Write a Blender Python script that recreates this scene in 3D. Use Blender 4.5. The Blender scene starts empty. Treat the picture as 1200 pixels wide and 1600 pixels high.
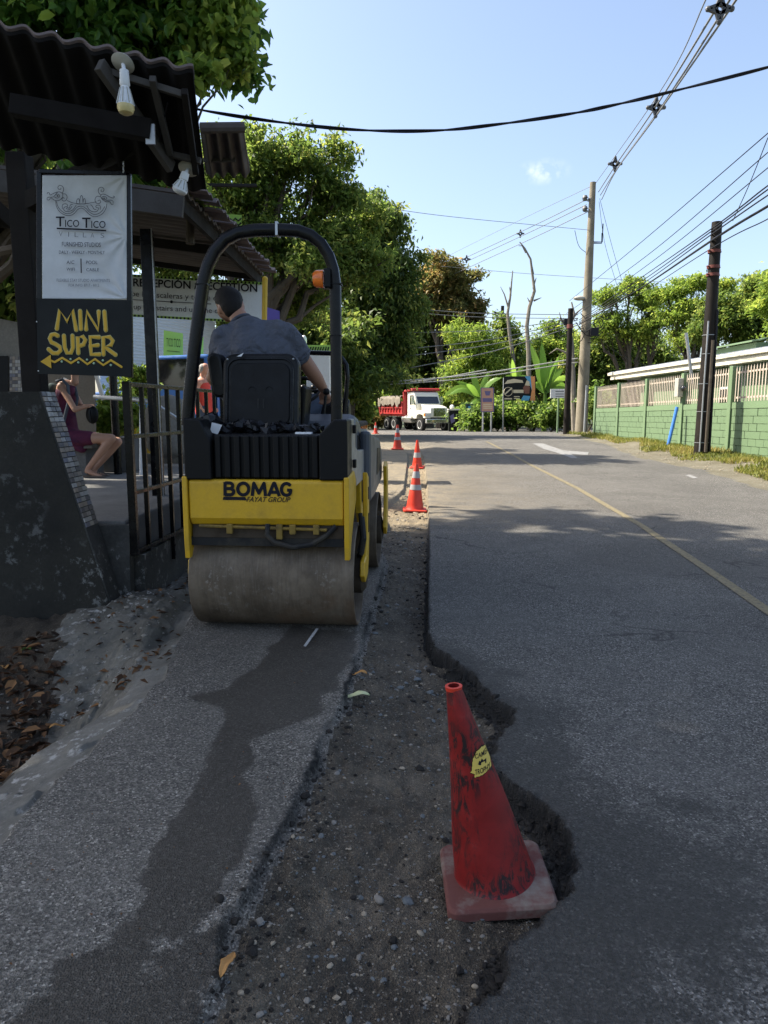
import bpy, bmesh, math, random
import numpy as np
from mathutils import Vector, Matrix

scene = bpy.context.scene
C = scene.collection
PI = math.pi
def R(a): return math.radians(a)

# ------------------------------------------------------------------ camera
F, H = 1100.0, 1.55                      # focal length in photo pixels (1200x1600), eye height
PITCH = math.atan(160.0 / 1100.0)        # horizon at y = 640
cam_d = bpy.data.cameras.new('camera')
cam = bpy.data.objects.new('camera', cam_d); C.objects.link(cam)
cam.location = (0, 0, H); cam.rotation_euler = (PI/2 - PITCH, 0, 0)
cam_d.sensor_fit = 'AUTO'; cam_d.sensor_width = 36.0; cam_d.lens = F / 1600.0 * 36.0
cam_d.clip_start = 0.05; cam_d.clip_end = 3000
scene.camera = cam
scene.render.resolution_x = 768; scene.render.resolution_y = 1024

# ------------------------------------------------------------------ sky and sun
SUN_EL = R(48); SUN_AZ = math.atan2(-0.95, 0.24)      # azimuth measured from +Y towards +X
SUN = Vector((math.sin(SUN_AZ)*math.cos(SUN_EL), math.cos(SUN_AZ)*math.cos(SUN_EL), math.sin(SUN_EL)))
world = bpy.data.worlds.new('World'); scene.world = world; world.use_nodes = True
wn = world.node_tree.nodes; wl = world.node_tree.links
for n in list(wn): wn.remove(n)
wo = wn.new('ShaderNodeOutputWorld'); bg = wn.new('ShaderNodeBackground'); sky = wn.new('ShaderNodeTexSky')
sky.sky_type = 'NISHITA'; sky.sun_disc = False; sky.sun_elevation = SUN_EL; sky.sun_rotation = SUN_AZ
sky.altitude = 50; sky.air_density = 1.0; sky.dust_density = 2.6; sky.ozone_density = 2.2
bg.inputs['Strength'].default_value = 0.13
# one small faint cloud puff in the sky
tc = wn.new('ShaderNodeTexCoord')
vs1 = wn.new('ShaderNodeVectorMath'); vs1.operation = 'SUBTRACT'; vs2 = wn.new('ShaderNodeVectorMath'); vs2.operation = 'MULTIPLY'; vs2.inputs[1].default_value = (1, 1, 2.3)
vd = wn.new('ShaderNodeVectorMath'); vd.operation = 'LENGTH'
_c = Vector(((850-600)/F, 1.0, 0)); _yc = -(268-800)/F
_c = Vector(((850-600)/F, math.cos(PITCH)+_yc*math.sin(PITCH), -math.sin(PITCH)+_yc*math.cos(PITCH))).normalized()
vs1.inputs[1].default_value = _c
nz = wn.new('ShaderNodeTexNoise'); nz.inputs['Scale'].default_value = 55; nz.inputs['Detail'].default_value = 6
mr = wn.new('ShaderNodeMapRange'); mr.interpolation_type = 'SMOOTHSTEP'
mr.inputs[1].default_value = 0.040; mr.inputs[2].default_value = 0.0; mr.inputs[3].default_value = 0; mr.inputs[4].default_value = 1
mn = wn.new('ShaderNodeMapRange'); mn.inputs[1].default_value = 0.42; mn.inputs[2].default_value = 0.85
mm = wn.new('ShaderNodeMath'); mm.operation = 'MULTIPLY'
mix = wn.new('ShaderNodeMix'); mix.data_type = 'RGBA'
wl.new(tc.outputs['Generated'], vs1.inputs[0]); wl.new(vs1.outputs[0], vs2.inputs[0]); wl.new(vs2.outputs[0], vd.inputs[0]); wl.new(tc.outputs['Generated'], nz.inputs['Vector'])
wl.new(vd.outputs['Value'], mr.inputs[0]); wl.new(nz.outputs[0], mn.inputs[0])
wl.new(mr.outputs[0], mm.inputs[0]); wl.new(mn.outputs[0], mm.inputs[1]); wl.new(mm.outputs[0], mix.inputs[0])
hsv = wn.new('ShaderNodeHueSaturation'); hsv.inputs['Saturation'].default_value = 0.90; wl.new(sky.outputs[0], hsv.inputs['Color'])   # hazy, paler tropical sky
wl.new(hsv.outputs[0], mix.inputs[6]); mix.inputs[7].default_value = (5.6, 5.6, 5.7, 1)
wl.new(mix.outputs[2], bg.inputs[0]); wl.new(bg.outputs[0], wo.inputs[0])
sd = bpy.data.lights.new('sun', 'SUN'); sd.energy = 5.0; sd.angle = R(0.53); sd.color = (1.0, 0.93, 0.80)
so = bpy.data.objects.new('sun', sd); C.objects.link(so)
so.rotation_euler = (-SUN).to_track_quat('-Z', 'Y').to_euler(); so.location = (-20, -8, 30)
vs = scene.view_settings
vs.view_transform = 'Standard'; vs.look = 'None'; vs.gamma = 1.0; vs.use_curve_mapping = False
vs.exposure = 1.18

# ------------------------------------------------------------------ pixel helpers
cp, sp = math.cos(PITCH), math.sin(PITCH)
def ray(px, py):
    yc = -(py - 800.0)/F
    return Vector(((px-600.0)/F, cp + yc*sp, -sp + yc*cp))
def P(px, py, d):
    r = ray(px, py); return Vector((r.x*d/r.y, d, H + r.z*d/r.y))
_yy = np.linspace(-30, 200, 2301)
_zz = np.interp(_yy, [0, 8, 12, 20, 28, 36, 46, 57, 75, 120], [0, 0, .05, .19, .30, .29, .12, -.10, -.25, -.3])
_k = np.hanning(61); _k /= _k.sum()
_zz = np.convolve(np.pad(_zz, 30, mode='edge'), _k, mode='valid')
def zr(y): return np.interp(y, _yy, _zz)
def G(px, py, dz=0.0):
    r = ray(px, py); d = 1.0
    lo, hi = 0.3, 200.0
    f = lambda d: H + r.z*d/r.y - (float(zr(d)) + dz)
    dd = 0.3
    while dd < 200:                       # first crossing along the ray
        if f(dd) < 0: break
        dd *= 1.03
    lo, hi = dd/1.03, dd
    for _ in range(40):
        m = (lo+hi)/2
        if f(m) > 0: lo = m
        else: hi = m
    return Vector((r.x*lo/r.y, lo, H + r.z*lo/r.y))

# ------------------------------------------------------------------ noise
def _hash(ix, iy, seed):
    h = (ix.astype(np.int64)*374761393 + iy.astype(np.int64)*668265263 + seed*1442695041) & 0xffffffff
    h = ((h ^ (h >> 13))*1274126177) & 0xffffffff
    return ((h ^ (h >> 16)) & 0xffff)/65535.0
def vnoise(x, y, seed=0):
    ix = np.floor(x); iy = np.floor(y); fx = x-ix; fy = y-iy
    fx = fx*fx*(3-2*fx); fy = fy*fy*(3-2*fy)
    a = _hash(ix, iy, seed); b = _hash(ix+1, iy, seed); c = _hash(ix, iy+1, seed); d = _hash(ix+1, iy+1, seed)
    return (a*(1-fx)+b*fx)*(1-fy) + (c*(1-fx)+d*fx)*fy
def fbm(x, y, seed=0, o=4):
    s = 0; a = .5; t = 0
    for i in range(o):
        s = s + a*vnoise(x*2**i, y*2**i, seed+i*17); t += a; a *= .5
    return s/t - .5
def sstep(a, b, x):
    t = np.clip((x-a)/(b-a), 0, 1); return t*t*(3-2*t)

# ------------------------------------------------------------------ materials
MATS = {}
def nodes(name):
    m = bpy.data.materials.new(name); m.use_nodes = True
    nt = m.node_tree; b = nt.nodes['Principled BSDF']; MATS[name] = m
    return m, nt, b
def N(nt, t, **kw):
    n = nt.nodes.new(t)
    for k, v in kw.items(): setattr(n, k, v)
    return n
def L(nt, a, b): nt.links.new(a, b)
def rampn(nt, fac, stops):
    r = N(nt, 'ShaderNodeValToRGB'); e = r.color_ramp.elements
    while len(e) < len(stops): e.new(.5)
    for i, (p, c) in enumerate(stops):
        e[i].position = p; e[i].color = (c[0], c[1], c[2], 1)
    L(nt, fac, r.inputs[0]); return r.outputs[0]
def mixc(nt, fac, a, b, mode='MIX'):
    n = N(nt, 'ShaderNodeMix', data_type='RGBA', blend_type=mode)
    for s, v in ((0, fac), (6, a), (7, b)):
        if isinstance(v, (int, float)): n.inputs[s].default_value = v
        elif isinstance(v, tuple): n.inputs[s].default_value = (v[0], v[1], v[2], 1)
        else: L(nt, v, n.inputs[s])
    return n.outputs[2]
def noise(nt, scale, detail=4, rough=.55, vec=None, dist=0):
    n = N(nt, 'ShaderNodeTexNoise'); n.inputs['Scale'].default_value = scale
    n.inputs['Detail'].default_value = detail; n.inputs['Roughness'].default_value = rough
    n.inputs['Distortion'].default_value = dist
    if vec is not None: L(nt, vec, n.inputs['Vector'])
    return n.outputs[0]
def bump(nt, b, h, strength, dist=.01, prev=None):
    n = N(nt, 'ShaderNodeBump'); n.inputs['Strength'].default_value = strength; n.inputs['Distance'].default_value = dist
    L(nt, h, n.inputs['Height'])
    if prev is not None: L(nt, prev, n.inputs['Normal'])
    L(nt, n.outputs[0], b.inputs['Normal']); return n.outputs[0]
def mapr(nt, v, a, b, c=0., d=1.):
    n = N(nt, 'ShaderNodeMapRange')
    L(nt, v, n.inputs[0])
    for i, x in enumerate((a, b, c, d)): n.inputs[i+1].default_value = x
    return n.outputs[0]
def coords(nt):
    return N(nt, 'ShaderNodeNewGeometry').outputs['Position']

def worn(name, col, rough=.6, metal=0., dirt=(.06, .05, .04), amt=.35, scale=6., spec=.5, fine=60., bmp=.15, coat=0.):
    """painted / plain surface with blotches of dirt and fine grain"""
    m, nt, b = nodes(name); p = N(nt, 'ShaderNodeTexCoord').outputs['Object']
    n1 = noise(nt, scale, 6, .65, p); n2 = noise(nt, fine, 3, .6, p)
    f = mapr(nt, n1, .48, .75, 0, amt)
    c = mixc(nt, f, col, dirt)
    c = mixc(nt, mapr(nt, n2, .3, .8, 0, .22), c, tuple(x*.55 for x in col))
    L(nt, c, b.inputs['Base Color'])
    L(nt, mapr(nt, n1, .3, .75, max(0, rough-.1), min(1, rough+.22)), b.inputs['Roughness'])
    b.inputs['Metallic'].default_value = metal; b.inputs['Specular IOR Level'].default_value = spec if max(col) > .045 else min(spec, .16 if rough > .5 else .24)
    b.inputs['Coat Weight'].default_value = coat
    bump(nt, b, n2, bmp, .004)
    return m
def flat(name, col, rough=.6, **kw): return worn(name, col, rough, amt=kw.pop('amt', .12), **kw)

def asphalt(name, base, wet, dust=(.36, .29, .19)):
    m, nt, b = nodes(name); p = coords(nt)
    v = N(nt, 'ShaderNodeTexVoronoi'); v.inputs['Scale'].default_value = 150; L(nt, p, v.inputs['Vector'])
    v2 = N(nt, 'ShaderNodeTexVoronoi'); v2.inputs['Scale'].default_value = 85; L(nt, p, v2.inputs['Vector'])
    n1 = noise(nt, 1.1, 5, .6, p); n2 = noise(nt, 9, 5, .65, p); n3 = noise(nt, 260, 2, .5, p)
    sx = N(nt, 'ShaderNodeSeparateColor'); L(nt, v.outputs['Color'], sx.inputs[0])
    sy = N(nt, 'ShaderNodeSeparateColor'); L(nt, v2.outputs['Color'], sy.inputs[0])
    c = rampn(nt, sx.outputs[0], [(0, tuple(x*.15 for x in base)), (.45, tuple(x*.75 for x in base)), (.80, tuple(x*1.45 for x in base)), (.93, tuple(x*2.2 for x in base)), (1, tuple(x*4.0 for x in base))])
    c = mixc(nt, mapr(nt, sy.outputs[1], .75, 1, 0, .5), c, tuple(x*2.1 for x in base))
    c = mixc(nt, mapr(nt, n2, .4, .75, 0, .45), c, tuple(x*.5 for x in base))
    c = mixc(nt, mapr(nt, n1, .4, .7, 0, .45), c, tuple(x*1.35 for x in base))
    n5 = noise(nt, .45, 4, .6, p, 1.0); c = mixc(nt, mapr(nt, n5, .42, .62, 0, .38), c, tuple(x*.55 for x in base))
    cr = N(nt, 'ShaderNodeTexVoronoi', feature='DISTANCE_TO_EDGE'); cr.inputs['Scale'].default_value = .55
    mpv = N(nt, 'ShaderNodeVectorMath', operation='ADD'); nv = N(nt, 'ShaderNodeTexNoise'); nv.inputs['Scale'].default_value = 2.5; nv.inputs['Detail'].default_value = 6; L(nt, p, nv.inputs['Vector'])
    sv = N(nt, 'ShaderNodeVectorMath', operation='SCALE'); sv.inputs['Scale'].default_value = .5; L(nt, nv.outputs['Color'], sv.inputs[0]); L(nt, p, mpv.inputs[0]); L(nt, sv.outputs[0], mpv.inputs[1]); L(nt, mpv.outputs[0], cr.inputs['Vector'])
    kc = N(nt, 'ShaderNodeMath', operation='MULTIPLY'); L(nt, mapr(nt, cr.outputs['Distance'], .012, .002), kc.inputs[0]); L(nt, mapr(nt, noise(nt, .7, 3, .5, p), .52, .6, 0, .7), kc.inputs[1])
    c = mixc(nt, kc.outputs[0], c, tuple(x*.25 for x in base))
    aw = N(nt, 'ShaderNodeAttribute', attribute_name='wet').outputs['Fac']
    ad = N(nt, 'ShaderNodeAttribute', attribute_name='dust').outputs['Fac']
    wj = N(nt, 'ShaderNodeMath', operation='MULTIPLY_ADD'); L(nt, noise(nt, 26, 6, .75, p), wj.inputs[0]); wj.inputs[1].default_value = 1.5; wj.inputs[2].default_value = -.75
    wa = N(nt, 'ShaderNodeMath', operation='ADD'); L(nt, aw, wa.inputs[0]); L(nt, wj.outputs[0], wa.inputs[1])
    wk = N(nt, 'ShaderNodeMath', operation='MULTIPLY'); L(nt, mapr(nt, wa.outputs[0], .28, .62), wk.inputs[0]); L(nt, mapr(nt, aw, 0., .12), wk.inputs[1]); aw = wk.outputs[0]
    c = mixc(nt, aw, c, mixc(nt, .74, c, wet))
    df = N(nt, 'ShaderNodeMath', operation='MULTIPLY'); L(nt, ad, df.inputs[0]); L(nt, mapr(nt, n2, .25, .7, .35, 1), df.inputs[1])
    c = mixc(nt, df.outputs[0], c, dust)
    at = N(nt, 'ShaderNodeAttribute', attribute_name='tar').outputs['Fac']
    c = mixc(nt, at, c, (.009, .0085, .008))
    L(nt, c, b.inputs['Base Color'])
    rr = N(nt, 'ShaderNodeMath', operation='MULTIPLY_ADD'); L(nt, aw, rr.inputs[0]); rr.inputs[1].default_value = -.22; rr.inputs[2].default_value = .86
    L(nt, rr.outputs[0], b.inputs['Roughness'])
    b.inputs['Specular IOR Level'].default_value = .32
    h = N(nt, 'ShaderNodeMath', operation='ADD'); L(nt, v.outputs['Distance'], h.inputs[0]); L(nt, n3, h.inputs[1])
    q = bump(nt, b, v2.outputs['Distance'], .35, .008)
    bump(nt, b, h.outputs[0], 1.0, .008, q)
    return m
def dirt(name, c0, c1, c2, scale=3., wetattr=False):
    m, nt, b = nodes(name); p = coords(nt)
    n1 = noise(nt, scale, 6, .65, p); n2 = noise(nt, scale*14, 5, .7, p)
    v = N(nt, 'ShaderNodeTexVoronoi'); v.inputs['Scale'].default_value = 150; L(nt, p, v.inputs['Vector'])
    sx = N(nt, 'ShaderNodeSeparateColor'); L(nt, v.outputs['Color'], sx.inputs[0])
    c = rampn(nt, n1, [(.3, c0), (.52, c1), (.74, c2)])
    c = mixc(nt, mapr(nt, n2, .35, .75, 0, .6), c, c0)
    c = mixc(nt, mapr(nt, sx.outputs[0], .78, 1, 0, .5), c, tuple(x*1.5 for x in c2))
    if wetattr:
        ad = N(nt, 'ShaderNodeAttribute', attribute_name='dust').outputs['Fac']
        c = mixc(nt, ad, c, mixc(nt, n2, (.42, .33, .2), (.25, .19, .12)))
    L(nt, c, b.inputs['Base Color']); b.inputs['Roughness'].default_value = .9
    h = N(nt, 'ShaderNodeMath', operation='ADD'); L(nt, v.outputs['Distance'], h.inputs[0]); L(nt, n2, h.inputs[1])
    bump(nt, b, h.outputs[0], .9, .012)
    return m

asphalt('asphalt', (.134, .126, .113), (.034, .031, .027))
asphalt('old_asphalt', (.170, .154, .130), (.036, .029, .021))
dirt('trench_dirt', (.042, .033, .022), (.102, .082, .056), (.205, .168, .120), 3.2, True)
dirt('soil', (.028, .021, .013), (.055, .042, .027), (.11, .088, .06), 2.2)
dirt('verge_dirt', (.10, .085, .05), (.17, .15, .10), (.25, .23, .18), 1.2)
dirt('forest_floor', (.02, .03, .012), (.04, .055, .02), (.07, .075, .035), .6)

def concrete(name, c0, c1, lich=None, lscale=5.):
    m, nt, b = nodes(name); p = coords(nt)
    n1 = noise(nt, 1.7, 7, .65, p); n2 = noise(nt, 38, 5, .7, p); n3 = noise(nt, lscale, 8, .72, p)
    c = rampn(nt, n1, [(.32, c0), (.68, c1)])
    c = mixc(nt, mapr(nt, n2, .3, .75, 0, .5), c, tuple(x*.5 for x in c0))
    if lich:
        n4 = noise(nt, 1.1, 3, .5, p)
        k = N(nt, 'ShaderNodeMath', operation='MULTIPLY'); L(nt, mapr(nt, n3, .55, .62), k.inputs[0]); L(nt, mapr(nt, n4, .46, .6), k.inputs[1])
        c = mixc(nt, k.outputs[0], c, lich)
    L(nt, c, b.inputs['Base Color']); b.inputs['Roughness'].default_value = .9
    h = N(nt, 'ShaderNodeMath', operation='ADD'); L(nt, n3, h.inputs[0]); L(nt, n2, h.inputs[1])
    bump(nt, b, h.outputs[0], .5, .012)
    return m
concrete('gutter_concrete', (.085, .080, .066), (.24, .225, .19), (.36, .35, .32), 11)
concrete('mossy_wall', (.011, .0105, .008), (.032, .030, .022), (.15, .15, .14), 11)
concrete('terrace_concrete', (.11, .107, .10), (.20, .195, .185))
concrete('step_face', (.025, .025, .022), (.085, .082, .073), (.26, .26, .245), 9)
concrete('grey_render', (.17, .155, .13), (.24, .22, .19))
concrete('rubble_concrete', (.055, .050, .038), (.22, .205, .17), (.50, .48, .44), 16)
concrete('pole_concrete', (.17, .145, .10), (.30, .26, .19))
concrete('boulder_stone', (.16, .15, .13), (.30, .28, .25))

worn('black_paint', (.005, .005, .006), .22, amt=.10, dirt=(.05, .045, .04), scale=9, spec=.22, bmp=.05)
worn('black_plastic', (.0045, .0045, .005), .45, amt=.12, dirt=(.04, .036, .03), scale=7, spec=.2)
worn('seat_vinyl', (.004, .004, .0045), .33, amt=.08, dirt=(.03, .026, .022), scale=10, spec=.24)
worn('bag_plastic', (.012, .012, .014), .25, amt=.1, scale=10)
worn('yellow_paint', (.62, .36, .012), .42, amt=.42, dirt=(.16, .10, .03), scale=5)
worn('grimy_shaded_yellow', (.22, .14, .02), .7, amt=.9, dirt=(.05, .04, .025), scale=12)  # grime, plus the shade under the rear beam mixed into the colour
worn('grey_paint', (.060, .068, .082), .40, amt=.35, dirt=(.16, .14, .11), scale=4)
worn('side_panel_grey', (.26, .25, .23), .35, amt=.3, dirt=(.14, .12, .09), scale=5)
worn('hose_rubber', (.02, .02, .02), .55, amt=.5, dirt=(.12, .10, .07))
worn('scraper', (.060, .045, .030), .8, amt=.7, dirt=(.020, .015, .010), scale=8, spec=.25)
worn('galvanised', (.42, .43, .44), .38, metal=.7, amt=.3, scale=8)
worn('white_paint', (.72, .72, .70), .5, amt=.25, dirt=(.3, .28, .24))
worn('cream_paint', (.72, .67, .54), .55, amt=.3, dirt=(.4, .35, .25), scale=3)
worn('picket_paint', (.50, .42, .34), .55, amt=.35, dirt=(.35, .27, .19), scale=3)
worn('green_paint', (.120, .185, .095), .7, amt=.35, dirt=(.085, .13, .07), scale=1.4)
worn('green_post', (.135, .205, .105), .7, amt=.3, dirt=(.09, .145, .075), scale=1.4)
def cone_red():
    m, nt, b = nodes('cone_red'); p = N(nt, 'ShaderNodeTexCoord').outputs['Object']
    mp = N(nt, 'ShaderNodeMapping'); L(nt, p, mp.inputs[0]); mp.inputs['Scale'].default_value = (1, 1, .35)
    n1 = noise(nt, 9, 6, .7, p, .6); n2 = noise(nt, 30, 5, .75, mp.outputs[0], 1.2); n3 = noise(nt, 120, 3, .6, p); n4 = noise(nt, 4, 3, .5, p)
    c = rampn(nt, n1, [(.3, (.150, .0075, .007)), (.7, (.255, .014, .012))])
    k = N(nt, 'ShaderNodeMath', operation='MULTIPLY'); L(nt, mapr(nt, n2, .47, .57), k.inputs[0]); L(nt, mapr(nt, n4, .36, .52), k.inputs[1])
    c = mixc(nt, k.outputs[0], c, (.016, .011, .011))
    c = mixc(nt, mapr(nt, n3, .66, .72, 0, .6), c, (.03, .015, .014))
    c = mixc(nt, mapr(nt, n1, .62, .8, 0, .35), c, (.22, .09, .08))
    L(nt, c, b.inputs['Base Color']); L(nt, mapr(nt, n1, .3, .7, .38, .62), b.inputs['Roughness']); b.inputs['Specular IOR Level'].default_value = .35
    bump(nt, b, n1, .12, .01)
cone_red()
worn('cone_base_grime', (.15, .06, .05), .85, amt=1.5, dirt=(.24, .215, .18), scale=6, spec=.2)
worn('cone_orange', (.62, .040, .014), .45, amt=.3, dirt=(.35, .07, .04), scale=6)
worn('reflective', (.36, .35, .345), .4, amt=.35, dirt=(.4, .25, .2), scale=14)
worn('truck_red', (.36, .022, .022), .45, amt=.3, dirt=(.12, .06, .05), scale=2)
worn('truck_white', (.78, .74, .62), .35, amt=.15, dirt=(.5, .45, .35), scale=2)
worn('tarp', (.19, .155, .115), .85, amt=.5, dirt=(.10, .08, .06), scale=3)
worn('tyre', (.02, .02, .02), .85, amt=.5, dirt=(.10, .09, .075))
worn('rim_metal', (.62, .60, .56), .4, metal=.3, amt=.3)
worn('chrome', (.75, .73, .68), .22, metal=.9, amt=.1)
worn('timber_dark', (.018, .015, .013), .8, amt=.6, dirt=(.018, .015, .013), scale=4, bmp=.4)
worn('timber_grey', (.060, .053, .047), .8, amt=.5, dirt=(.04, .035, .03), scale=4, bmp=.4)
worn('roof_sheet', (.010, .0085, .008), .9, amt=.4, dirt=(.005, .004, .004), scale=5, spec=.15)
worn('roof_tile', (.17, .13, .125), .75, amt=.6, dirt=(.05, .045, .042), scale=5)
worn('awning_sheet', (.085, .070, .063), .8, amt=.5, dirt=(.045, .036, .032), scale=3)
worn('pole_tar', (.014, .011, .009), .6, amt=.6, dirt=(.045, .032, .022), scale=2.5)
worn('pole_strap', (.13, .028, .018), .6, amt=.5)
worn('cable_black', (.012, .012, .016), .5, amt=.1)
worn('cable_grey', (.17, .17, .17), .5, amt=.2)
worn('cable_pale', (.42, .41, .37), .5, amt=.2)
worn('insulator', (.10, .10, .10), .5, amt=.2)
worn('sign_white', (.60, .61, .62), .6, amt=.28, dirt=(.40, .37, .31), scale=3, fine=20)
worn('banner_white', (.80, .81, .82), .6, amt=.1)
worn('sign_black', (.006, .008, .008), .5, amt=.15, dirt=(.03, .03, .03), spec=.25)
worn('ink_black', (.012, .012, .018), .6, amt=.05)
worn('ink_grey', (.12, .12, .13), .6, amt=.1)
worn('gold_letter', (.62, .36, .02), .55, amt=.3, dirt=(.42, .27, .03), scale=9)
worn('gold_edge', (.42, .40, .16), .6, amt=.2)
worn('mint_dot', (.45, .62, .42), .6, amt=.1)
worn('lime_sign', (.38, .62, .12), .6, amt=.2, dirt=(.28, .45, .12))
worn('purple_sign', (.17, .13, .50), .6, amt=.1)
worn('siding_white', (.62, .66, .70), .55, amt=.2, dirt=(.45, .46, .46))
worn('blue_paint', (.030, .13, .40), .35, amt=.15)
worn('blue_pipe', (.05, .20, .62), .5, amt=.2)
worn('yellow_pipe', (.66, .40, .02), .5, amt=.2)
worn('meter_grey', (.40, .38, .32), .6, amt=.3)
worn('bulb_plastic', (.72, .73, .74), .35, amt=.15)
worn('bulb_amber', (.62, .50, .22), .3, amt=.15)
worn('road_yellow', (.205, .165, .085), .85, amt=1.6, dirt=(.075, .072, .065), scale=30, fine=150)
worn('road_white', (.24, .235, .225), .85, amt=1.2, dirt=(.11, .105, .10), scale=9, fine=120)
worn('lime_mark', (.42, .42, .40), .9, amt=.7, scale=30)
worn('skin_tan', (.34, .17, .10), .5, amt=.1, dirt=(.25, .11, .07), fine=200, bmp=.05)
worn('skin_fair', (.42, .23, .15), .5, amt=.1, dirt=(.35, .17, .12), fine=200, bmp=.05)
worn('skin_ruddy', (.50, .24, .16), .5, amt=.1, dirt=(.35, .15, .1), fine=200, bmp=.05)
worn('hair_black', (.012, .010, .009), .6, amt=.3, fine=300, bmp=.5)
worn('hair_grey', (.30, .28, .26), .7, amt=.3, fine=300, bmp=.5)
def shirt():
    m, nt, b = nodes('shirt_grey'); p = N(nt, 'ShaderNodeTexCoord').outputs['Object']
    n1 = noise(nt, 5, 3, .5, p, 1.6); n2 = noise(nt, 220, 2, .5, p); n3 = noise(nt, 7, 2, .4, p, 1.2)
    c = mixc(nt, mapr(nt, n1, .35, .7), (.066, .073, .096), (.092, .100, .128)); c = mixc(nt, mapr(nt, n2, .4, .7, 0, .3), c, (.045, .05, .062))
    L(nt, c, b.inputs['Base Color']); b.inputs['Roughness'].default_value = .85
    h = N(nt, 'ShaderNodeMath', operation='ADD'); L(nt, n1, h.inputs[0]); L(nt, n3, h.inputs[1])
    bump(nt, b, h.outputs[0], .9, .05)
shirt()
worn('jeans', (.045, .06, .095), .85, amt=.4, dirt=(.09, .11, .15), fine=220, bmp=.3)
worn('dress_purple', (.085, .006, .035), .8, amt=.95, dirt=(.014, .006, .035), scale=7, fine=220, bmp=.2)
worn('strap_grey', (.07, .085, .11), .8, amt=.3)
worn('backpack_teal', (.018, .045, .050), .8, amt=.3)
worn('red_shirt', (.62, .055, .035), .75, amt=.15, fine=200)
worn('sandal', (.12, .09, .07), .7, amt=.5)
worn('bark', (.075, .058, .042), .9, amt=.6, dirt=(.16, .14, .11), scale=3, fine=25, bmp=.8)
worn('bark_pale', (.22, .19, .15), .9, amt=.6, dirt=(.10, .085, .065), scale=3, fine=25, bmp=.8)
worn('dry_leaf', (.40, .20, .055), .7, amt=.5, dirt=(.22, .09, .03), scale=20)
worn('pale_leaf', (.50, .52, .28), .6, amt=.3, dirt=(.3, .3, .12), scale=20)
worn('fresh_leaf', (.10, .22, .03), .5, amt=.2)
worn('flower_pink', (.60, .06, .12), .6, amt=.1)
worn('hibiscus_red', (.60, .06, .03), .6, amt=.1)
for i, c in enumerate([(.21, .19, .16), (.12, .13, .13), (.30, .25, .18), (.026, .023, .02)]):
    worn('stone_%d' % i, c, .75, amt=.4, dirt=tuple(x*.5 for x in c), scale=30)

def glass(name, col, rough=.08):
    m, nt, b = nodes(name)
    b.inputs['Base Color'].default_value = (*col, 1); b.inputs['Roughness'].default_value = rough
    b.inputs['Specular IOR Level'].default_value = .8; b.inputs['Coat Weight'].default_value = .5
    return m
glass('dark_glass', (.012, .014, .016)); glass('lamp_glass', (.7, .7, .66)); glass('mirror_glass', (.4, .42, .44), .03)
def amber(name, col):
    m, nt, b = nodes(name)
    b.inputs['Base Color'].default_value = (*col, 1); b.inputs['Roughness'].default_value = .25
    b.inputs['Transmission Weight'].default_value = .35
    return m
amber('beacon_amber', (.90, .22, .03))

def drum_steel():
    m, nt, b = nodes('drum_steel'); p = N(nt, 'ShaderNodeTexCoord').outputs['Object']
    mp = N(nt, 'ShaderNodeMapping'); L(nt, p, mp.inputs[0]); mp.inputs['Scale'].default_value = (10, 1.2, 1.2)
    n1 = noise(nt, 3, 6, .65, p); n2 = noise(nt, 3.4, 6, .7, mp.outputs[0]); n3 = noise(nt, 30, 6, .7, p)
    c = rampn(nt, n1, [(.30, (.055, .040, .025)), (.5, (.135, .102, .068)), (.72, (.215, .170, .120))])
    c = mixc(nt, mapr(nt, n2, .45, .8, 0, .6), c, (.06, .047, .034))
    k = N(nt, 'ShaderNodeMath', operation='MULTIPLY'); L(nt, mapr(nt, n3, .54, .68, 0, .8), k.inputs[0]); L(nt, mapr(nt, noise(nt, 4.5, 4, .6, p), .5, .66), k.inputs[1])
    c = mixc(nt, k.outputs[0], c, (.30, .27, .23))
    m3 = N(nt, 'ShaderNodeMapping'); L(nt, p, m3.inputs[0]); m3.inputs['Scale'].default_value = (26, 1.5, 1.5)
    c = mixc(nt, mapr(nt, noise(nt, 5, 4, .6, m3.outputs[0]), .55, .72, 0, .5), c, (.19, .16, .125))
    c = mixc(nt, mapr(nt, noise(nt, 2.2, 4, .5, p), .58, .7, 0, .5), c, (.14, .07, .03))
    L(nt, c, b.inputs['Base Color']); b.inputs['Metallic'].default_value = .3
    L(nt, mapr(nt, n3, .2, .8, .45, .8), b.inputs['Roughness'])
    bump(nt, b, n3, .35, .006)
drum_steel()

def leafmat(name, c0, c1, c2, rough=.5, trans=.55):
    """leaf colours from a per-leaf random tint; light passes through the blade"""
    m, nt, b = nodes(name)
    at = N(nt, 'ShaderNodeAttribute', attribute_name='tint').outputs['Fac']
    c = rampn(nt, at, [(0, c0), (.55, c1), (1, c2)])
    L(nt, c, b.inputs['Base Color']); b.inputs['Roughness'].default_value = rough
    b.inputs['Specular IOR Level'].default_value = .35
    tr = N(nt, 'ShaderNodeBsdfTranslucent')
    hs = N(nt, 'ShaderNodeHueSaturation'); hs.inputs['Value'].default_value = 2.0; hs.inputs['Hue'].default_value = .485; L(nt, c, hs.inputs['Color'])
    L(nt, hs.outputs[0], tr.inputs[0])
    mx = N(nt, 'ShaderNodeMixShader'); mx.inputs[0].default_value = trans
    L(nt, b.outputs[0], mx.inputs[1]); L(nt, tr.outputs[0], mx.inputs[2])
    L(nt, mx.outputs[0], nt.nodes['Material Output'].inputs[0])
leafmat('leaf_dark', (0.033, 0.062, 0.015), (0.085, 0.135, 0.027), (0.200, 0.225, 0.050))
leafmat('leaf_mid', (0.048, 0.090, 0.018), (0.116, 0.177, 0.034), (0.266, 0.287, 0.066))
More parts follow.
